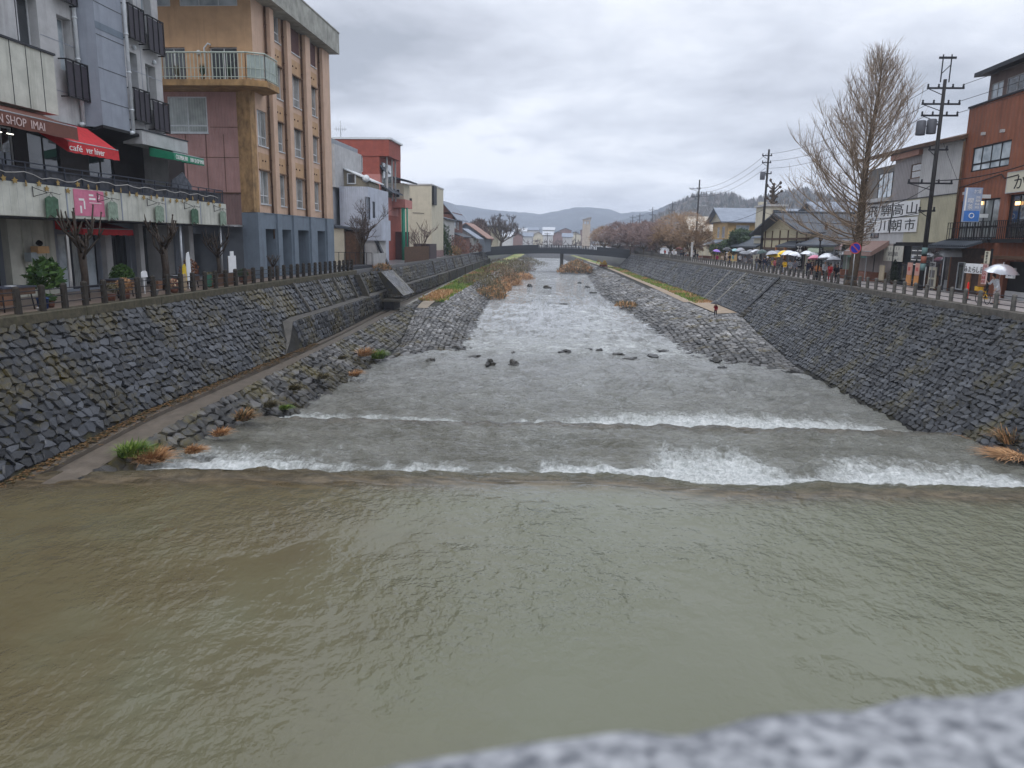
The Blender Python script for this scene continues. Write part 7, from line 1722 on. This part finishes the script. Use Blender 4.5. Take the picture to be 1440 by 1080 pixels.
mb = MB(); mb.box(-23.0, -22.7, 28.8, 29.1, 1.005, 1.02); tag(mb.build('paper_sheet', SIGNW), 'white paper lying on the nearest dark table', 'paper')
for i, (y, tl, lab) in enumerate(((26.2, .5, 'pale timber plank leaning leftmost by the fence'), (26.6, .42, 'pale timber plank leaning second by the fence'), (27.0, .34, 'pale timber plank leaning nearest the first dark table'))):
    mb = MB(); mb.slab([(-22.5, y, .02), (-22.5, y + .3, .02), (-23.4, y + .3 - tl * .6, 2.0), (-23.4, y - tl * .6, 2.0)], (.05, 0, .02)); tag(mb.build('timber_plank', plain('pale_timber', (.48, .27, .14), .7, var=.2)), lab, 'plank', 'pale planks leaning by the left fence')
for i, (x, y, z, s_, lab) in enumerate(((-25.2, 29.9, .01, .9, 'brown carton at the bottom of the stack by the white pillar'), (-25.2, 29.8, .92, .7, 'brown carton on top of the stack by the white pillar'), (-24.9, 31.0, .01, .6, 'brown carton beside the stack by the white pillar'), (-24.6, 42.9, .01, .5, 'small brown carton beside the middle pruned tree'))):
    mb = MB(); mb.box(x - s_ / 2, x + s_ / 2, y - s_ / 2, y + s_ / 2, z, z + s_ * .9); mb.box(x - .03, x + .03, y - s_ / 2 - .004, y + s_ / 2 + .004, z + s_ * .9, z + s_ * .9 + .004, 0); tag(mb.build('carton', [plain('cardboard', (.24, .13, .08), .8)]), lab, 'carton', 'cartons on the left promenade')
o = bthing('sign_board', 'white two leaf sign board standing behind the far fence posts', 'sign', (-22.9, 50.2, 0))
mb = MB(); mb.box(-22.95, -22.9, 48.9, 50.0, .5, 1.85); mb.box(-22.95, -22.9, 49.2, 49.7, 1.85, 2.15); mb.build('board', SIGNW, o); mb = MB()
for y in (49.0, 49.9): mb.box(-23.02, -22.96, y - .03, y + .03, 0.01, 1.8)
mb.build('leg', BRN, o)
for i, (lab, x, y, z0, h, w_, mt) in enumerate((('yellow painted board standing by the middle pruned tree', -22.7, 42.6, .5, 1.0, .45, plain('yellow_board', (.6, .42, .03), .5)), ('white cut out board right of the yellow board', -22.8, 43.3, .5, 1.7, .5, SIGNW), ('pale notice board low behind the fence', -22.2, 41.6, .1, .9, .5, plain('tan_board', (.35, .27, .18), .6)), ('dark green stall board low behind the fence', -22.2, 44.6, .1, .75, .8, plain('green_board', (.03, .12, .08), .5)), ('white notice sheet hanging on a tripod by the table', -23.0, 38.9, .9, .35, .6, SIGNW))):
    mb = MB(); mb.slab([(x, y - w_ / 2, z0), (x, y + w_ / 2, z0), (x, y + w_ / 2 * .8, z0 + h * .8), (x, y + w_ * .2, z0 + h), (x, y - w_ * .3, z0 + h * .95), (x, y - w_ / 2, z0 + h * .7)], (.04, 0, 0)); mb.box(x - .02, x + .0, y - .03, y + .03, .01, z0 + .1); tag(mb.build('display_board', mt), lab, 'board')
# mailbox on the pillar: brown parcel box and grey pouch
mb = MB(); mb.box(-26.9, -26.5, 35.7, 36.5, 2.15, 2.5); tag(mb.build('parcel_box', plain('tan_box', (.5, .3, .14), .6)), 'tan box fixed to the white pillar', 'box')
mb = MB(); mb.box(-26.95, -26.6, 35.3, 35.8, 1.75, 2.2); tag(mb.build('post_box', plain('pale_grey_box', (.3, .34, .36), .5)), 'pale grey pouch box below the tan box on the pillar', 'box')
mb = MB(); mb.blob((-26.7, 36.1, 2.65), .17, .15, .15, 3, .2, 2); tag(mb.build('black_bag', BLK), 'black bag on top of the tan box', 'bag')
for i in range(4):
    x, y = (-22.6, -23.2, -22.7, -23.0)[i], (46.4, 46.9, 48.0, 51.6)[i]; mb = MB(); mb.box(x - .3, x + .3, y - .4, y + .4, .01, .55 + .1 * i); tag(mb.build('crate', BRN), ['dark wooden crate left of the slender pruned tree', 'taller wooden crate behind the slender pruned tree', 'wooden crate right of the slender pruned tree', 'tallest wooden crate by the blue grey base'][i], 'crate', 'wooden crates behind the far fence')
# ================================================================ far bridge
br = bthing('road_bridge', 'low arched dark steel bridge crossing the river far upstream', 'bridge', (-4, 228, 0))
def arch(x): t = (x + 4.6) / 21.8; return 1.15 * (1 - t * t)
mb = MB(); n = 40; xs = [-26.4 + 43.6 * i / n for i in range(n + 1)]
for i in range(n):
    a, b = xs[i], xs[i + 1]; za, zb = arch(a), arch(b)
    mb.mesh([(a, 226, za - 1.6), (b, 226, zb - 1.6), (b, 234, zb - 1.6), (a, 234, za - 1.6), (a, 226, za - .15), (b, 226, zb - .15), (b, 234, zb - .15), (a, 234, za - .15)], MB.BOXF)
mb.build('girder', plain('bridge_steel', (.022, .026, .032), .5), br)
mb = MB()
for i in range(n):
    a, b = xs[i], xs[i + 1]; za, zb = arch(a), arch(b)
    for z0, z1 in ((-.15, .02), (.85, .97), (.4, .45)): mb.mesh([(a, 225.9, za + z0), (b, 225.9, zb + z0), (b, 226.1, zb + z0), (a, 226.1, za + z0), (a, 225.9, za + z1), (b, 225.9, zb + z1), (b, 226.1, zb + z1), (a, 226.1, za + z1)], MB.BOXF)
for i in range(88):
    x = -26.2 + i * .5; z = arch(x); mb.box(x, x + (.2 if i % 4 else .34), 225.92, 226.08, z, z + .9)
for i in range(n):
    a, b = xs[i], xs[i + 1]; za, zb = arch(a), arch(b)
    if a < -11 or a > 6.5: mb.mesh([(a, 225.95, za), (b, 225.95, zb), (b, 226.05, zb), (a, 226.05, za), (a, 225.95, za + .9), (b, 225.95, zb + .9), (b, 226.05, zb + .9), (a, 226.05, za + .9)], MB.BOXF)
mb.build('railing', plain('railing_dark', (.03, .034, .042), .5), br)
for x in (-3.0,): mb = MB(); mb.box(x - .5, x + .5, 228, 233, -6.5, arch(x) - 1.3); mb.build('pier', CONCD, br)
o = bthing('digger', 'small yellow excavator parked on the gravel under the bridge', 'excavator', (11.5, 232, -4.3)); ex, ey, ez = 10.0, 236, -4.3
YP = plain('machine_yellow', (.6, .36, .03), .5)
mb = MB(); mb.box(ex - 1.0, ex + 1.0, ey, ey + 2.2, ez + .6, ez + 1.2); mb.box(ex - .1, ex + .7, ey, ey + 1.2, ez + 1.2, ez + 1.8); mb.build('body', YP, o)
mb = MB(); mb.box(ex - 1.2, ex + 1.2, ey - .3, ey + .3, ez, ez + .5); mb.box(ex - 1.2, ex + 1.2, ey + 1.9, ey + 2.5, ez, ez + .5); mb.build('track', plain('track_red', (.3, .05, .03), .6), o)
mb = MB(); mb.tube([(ex - .8, ey + .8, ez + 1.1), (ex - 1.6, ey + .8, ez + 1.9), (ex - 2.3, ey + .8, ez + .8)], [.16, .13, .1], 6); mb.build('boom', YP, o)
# tower
q = Fr('y-', 420); a = q.px(819, 342); b = q.px(831, 312)
tw = bthing('tower', 'slim beige concrete tower with an open flared top beyond the bridge', 'tower', (7.4, 420, 0)); xc = (a[0] + b[0]) / 2 - .2
mb = MB()
for s in (-1, 1): mb.box(xc + s * 1.2 - .95, xc + s * 1.2 + .95, 420, 423, 0, 12.6)
mb.box(xc - .3, xc + .3, 420.4, 422.6, 0, 12.4); mb.build('shaft', paint('beige_concrete', (.42, .36, .30)), tw)
mb = MB(); mb.box(xc - 1.9, xc - 1.2, 420, 423, 12.6, 14.2); mb.box(xc - .3, xc + .3, 420, 423, 12.6, 14.2); mb.box(xc + 1.2, xc + 1.9, 420, 423, 12.6, 14.2); mb.box(xc - 2.2, xc + 2.2, 419.8, 423.2, 14.2, 15.0); mb.build('belfry', paint('beige_concrete2', (.40, .34, .29)), tw)
mb = MB(); mb.slab([(xc - 2.6, 419.5, 15.0), (xc + 2.4, 419.5, 15.3), (xc + 2.6, 419.5, 16.4), (xc + .6, 419.5, 16.2)], (0, 4, 0)); mb.build('roof', paint('grey_roof', (.25, .23, .22)), tw)
# far town
mb = MB(); mb.slab([(21.5, 190, 0), (13.5, 262, 0), (13.5, 262, 2.2), (21.5, 190, 2.2)], (.3, 0, 0)); tag(mb.build('timber_wall', plain('dark_boundary', (.05, .04, .04), .8)), 'long dark boundary wall behind the row of reddish cherry trees', 'wall')
rnd = random.Random(17); WM = [GREYP, CREAM, WHS, PINKD]; RM = [TILEG, TILE, plain('pale_roof', (.4, .42, .45), .6), BRN]
cl = ['white', 'cream', 'pale', 'dull pink']; 
FT = [(645, 262, 5, 7), (690, 330, 6, 8), (712, 360, 5, 6.5), (728, 420, 6, 6), (742, 470, 6, 7), (758, 520, 7, 7), (771, 480, 7, 6), (785, 540, 8, 8), (798, 470, 6, 6), (808, 560, 8, 9), (845, 470, 7, 7), (856, 520, 9, 8), (868, 440, 6, 8), (880, 500, 8, 9), (772, 610, 12, 9), (795, 640, 12, 10), (750, 630, 12, 10), (870, 590, 12, 12), (733, 560, 10, 9), (822, 620, 12, 8)]
for i, (x, Y, h, w_) in enumerate(FT):
    X = (x - 804.6) / F * Y * 1.003; o = bthing('distant_house', '%s house, %s in the far town' % (['white walled', 'cream walled', 'pale sided', 'dull brown'][i % 4], ['first from the left', 'left of the round bare tree', 'just right of the round bare tree', 'low over the left railing', 'under the hill foot left of centre', 'left of the bridge middle', 'above the bridge middle', 'in the centre cluster', 'left of the beige tower', 'close left of the beige tower', 'close right of the beige tower', 'right of the beige tower', 'before the olive brown tree', 'rightmost', 'in the back row at centre left', 'in the back row at centre', 'in the back row at left', 'in the back row at right', 'in the back row at far left', 'in the back row behind the tower'][i]), 'house', (X, Y, 0), 'far town houses')
    mb = MB(); shell(mb, X - w_ / 2, X + w_ / 2, Y, Y + 8, 0, h); mb.build('wall', WM[i % 4], o); gable(o, X - w_ / 2, X + w_ / 2, Y, Y + 8, h, h + 2, RM[(i * 7) % 4], .6, 'xy'[i % 2]).build('gable', WM[i % 4], o)
mb = MB()
for i in range(2600):
    X = rnd.uniform(-90, 70); Y = rnd.uniform(440, 640); z = rnd.uniform(0, 6.5) * (.5 + .5 * noise.noise(Vector((X * .06, Y * .02, 0)))) + .3
    if abs(X + Y * .0) < 0: continue
    d = Vector((rnd.gauss(0, 1), 0, rnd.uniform(.6, 2))) * rnd.uniform(.6, 1.3); mb.tone = rnd.random(); p = Vector((X, Y, z)); mb.face([p - Vector((.3, 0, 0)), p + Vector((.3, 0, 0)), p + d])
tag(mb.build('far_wood', TWIGD), 'far mass of bare riverside trees before the town', None, None, 'stuff')
# ================================================================ hills
def ridge(name, label, Y, prof, depth, mat, kind='structure', z0=-1, nz=.03, spikes=0, seed=0, step=None):
    """a hill range: pixel skyline profile turned into a ridge of real depth"""
    F_ = Fr('y-', Y); pts = [F_.px(x, y) for x, y in prof]; xs = [p[0] for p in pts]; zs = [p[1] for p in pts]; f = tab(xs, zs)
    st = step or (xs[-1] - xs[0]) / 220; V = []; Fc = []; n = int((xs[-1] - xs[0]) / st); m_ = 26
    for j in range(m_ + 1):
        t = j / m_; y = Y - depth + 2 * depth * t; k = math.sin(PI * t) ** .8
        for i in range(n + 1):
            x = xs[0] + (xs[-1] - xs[0]) * i / n; h = f(x); x2 = x * (y / Y)
            z = h * k * (1 + .10 * noise.noise(Vector((x * 6 / depth, y * 4 / depth, seed))) * (1 if abs(t - .5) > .1 else .25)) + h * nz * noise.noise(Vector((x * 30 / depth, y * 9 / depth, seed + 5)))
            V.append((x2, y, z + z0 * (1 - k)))
    for j in range(m_):
        for i in range(n): a = j * (n + 1) + i; Fc.append((a, a + 1, a + n + 2, a + n + 1))
    me = bpy.data.meshes.new(name); me.from_pydata(V, [], Fc); me.materials.append(mat); me.polygons.foreach_set('use_smooth', [True] * len(Fc))
    o = bpy.data.objects.new(name, me); COL.objects.link(o); tag(o, label, None, None, kind); return f, xs
def hillmat(name, a, b_, snow, sc, amt):
    b = NB(name); n = b.noise(sc, 6, .6); col = b.ramp(n, [(.35, a), (.65, b_)])
    k = b.rng(b.math('ADD', b.noise(sc * 4, 5, .7), b.math('MULTIPLY', b.noise(sc * .5, 3), .5)), .82 - amt, .95 - amt, 0, .7)
    return b.done(b.mixc(k, col, snow), .9, b.bump(b.noise(sc * 8, 5, .7), .8, 4.0))
HM = hillmat('forest_hill', (.055, .07, .09), (.095, .115, .135), (.2, .23, .27), .012, -.08)  # blue grey base colour carries part of the distance haze
HM2 = hillmat('near_forest_hill', (.035, .04, .035), (.10, .09, .08), (.42, .42, .43), .03, .03)
ridge('hills', 'far blue grey mountain range across the valley', 1900, [(300, 310), (420, 300), (560, 296), (610, 290), (630, 287), (662, 291), (690, 296), (720, 298), (760, 302), (785, 298), (806, 293), (832, 292), (855, 295), (872, 301), (900, 299), (960, 300), (1100, 305), (1400, 320)], 420, HM, seed=1)
ridge('hills', 'low dark foothill below the far range', 1100, [(560, 330), (640, 322), (700, 318), (760, 322), (800, 325), (850, 316), (890, 306), (920, 296), (945, 286), (965, 281), (1000, 284), (1100, 300)], 200, HM, seed=3)
f, xs = ridge('hills', 'wooded hill rising on the right behind the roofs', 640, [(915, 312), (935, 300), (950, 290), (975, 279), (1000, 277), (1030, 276), (1050, 288), (1080, 280), (1110, 273), (1135, 270), (1160, 278), (1200, 290), (1300, 300), (1500, 330)], 130, HM2, seed=7)
mb = MB(); rnd = random.Random(5)
for i in range(1700):
    t = rnd.betavariate(1.4, 1.3) * .5 + .06; y = 640 - 130 + 260 * t; x = rnd.uniform(xs[0], xs[-1] * .75); h = f(x) * math.sin(PI * t) ** .8; X = x * y / 640; r = rnd.uniform(1.2, 2.6); hh = rnd.uniform(3, 6); mb.tone = rnd.random()
    if rnd.random() < .38: mb.lathe([(r, 0), (r * .75, hh * .4), (.1, hh)], (X, y, h - 1.2), 5, 0, False)
    else:
        for k in range(7): a = rnd.uniform(0, 6.3); mb.face([(X - .16, y, h - .5), (X + .16, y, h - .5), (X + math.cos(a) * 2.4, y + math.sin(a) * 2, h + hh * rnd.uniform(.6, 1))], 1)
tag(mb.build('hill_forest', [leafmat('far_conifer', (.04, .05, .055), (.09, .10, .10), .05), leafmat('far_bare_tree', (.12, .11, .11), (.28, .27, .28), .05)]), 'mixed conifers and pale bare trees covering the right hill', None, None, 'stuff')  # conifer colours paled and blued in place of denser haze
for i, (x, yt) in enumerate(((975, 300), (1168, 262), (1005, 290))):
    pass
# ================================================================ near stone parapet (out of focus) and the deck it stands on
GRAN = NB('granite'); gn = GRAN.noise(52, 4, .6)
GRAN.done(GRAN.ramp(gn, [(.33, (.06, .066, .078)), (.5, (.21, .218, .232)), (.64, (.33, .338, .352))]), .5, GRAN.bump(GRAN.noise(60, 4), .6, .004))
root = bthing('stone_parapet', 'rough granite parapet edge out of focus at the bottom right', 'parapet', (.3, .45, 1.6))
V = []; Fc = []; ang = R(17); nn, mm_ = 150, 26
for i in range(nn + 1):
    s = -.75 + 2.6 * i / nn
    for j in range(mm_ + 1):
        a = PI * (j / mm_) * 1.0; cx = -.16; w_ = .16; h_ = .075
        u = cx + w_ * math.cos(a) * (abs(math.cos(a)) ** -.35 if abs(math.cos(a)) > .05 else 1) * .93; z = h_ * math.sin(a) ** .55 if 0 < a < PI else 0
        if j in (0, mm_): z = -.22; u = cx + (w_ if j == 0 else -w_)
        p = Vector((s * 3.5, u * 3.5, z * 9)); k = noise.noise(p * 2.2) * .013 + noise.noise(p * 7) * .004
        u += k * math.cos(a); z += (k + .0) * (1 if z > -.2 else 0)
        X = .07 + s * math.cos(ang) - u * math.sin(ang); Yv = .60 + s * math.sin(ang) + u * math.cos(ang)
        V.append((X, Yv, 2.735 + z))
for i in range(nn):
    for j in range(mm_): a = i * (mm_ + 1) + j; Fc.append((a, a + 1, a + mm_ + 2, a + mm_ + 1))
mb = MB(); mb.mesh(V, Fc, 0, True); mb.build('coping', GRAN.m, root)
mb = MB()
for k in range(4):
    s = -.5 + k * .7; X = .07 + s * math.cos(ang) + .16 * math.sin(ang); Yv = .56 + s * math.sin(ang) - .16 * math.cos(ang); mb.tube([(X, Yv, 1.5), (X, Yv, 2.6)], .09, 8)
mb.build('baluster', GRAN.m, root)
mb = MB(); mb.slab([(-25, -5, 1.1), (25, -2, 1.1), (25, .1, 1.1), (1.6, .1, 1.1), (-1.2, .1, 1.1), (-25, -2.2, 1.1)], (0, 0, .4)); tag(mb.build('bridge_deck', CONC), 'concrete deck of the bridge the camera stands on', None, None, 'structure')
# ================================================================ haze
hz_ = NB('haze'); hz_.t.nodes.remove(hz_.b); v = hz_.n('ShaderNodeVolumePrincipled'); v.inputs['Color'].default_value = (.80, .87, 1.0, 1); v.inputs['Density'].default_value = .00033; v.inputs['Anisotropy'].default_value = .2
hz_.l(v.outputs[0], hz_.t.nodes['Material Output'].inputs['Volume'])
mb = MB(); mb.box(-2600, 2600, -60, 2600, -8.5, 125); tag(mb.build('haze', hz_.m), 'thin pale haze filling the valley', None, None, 'stuff')
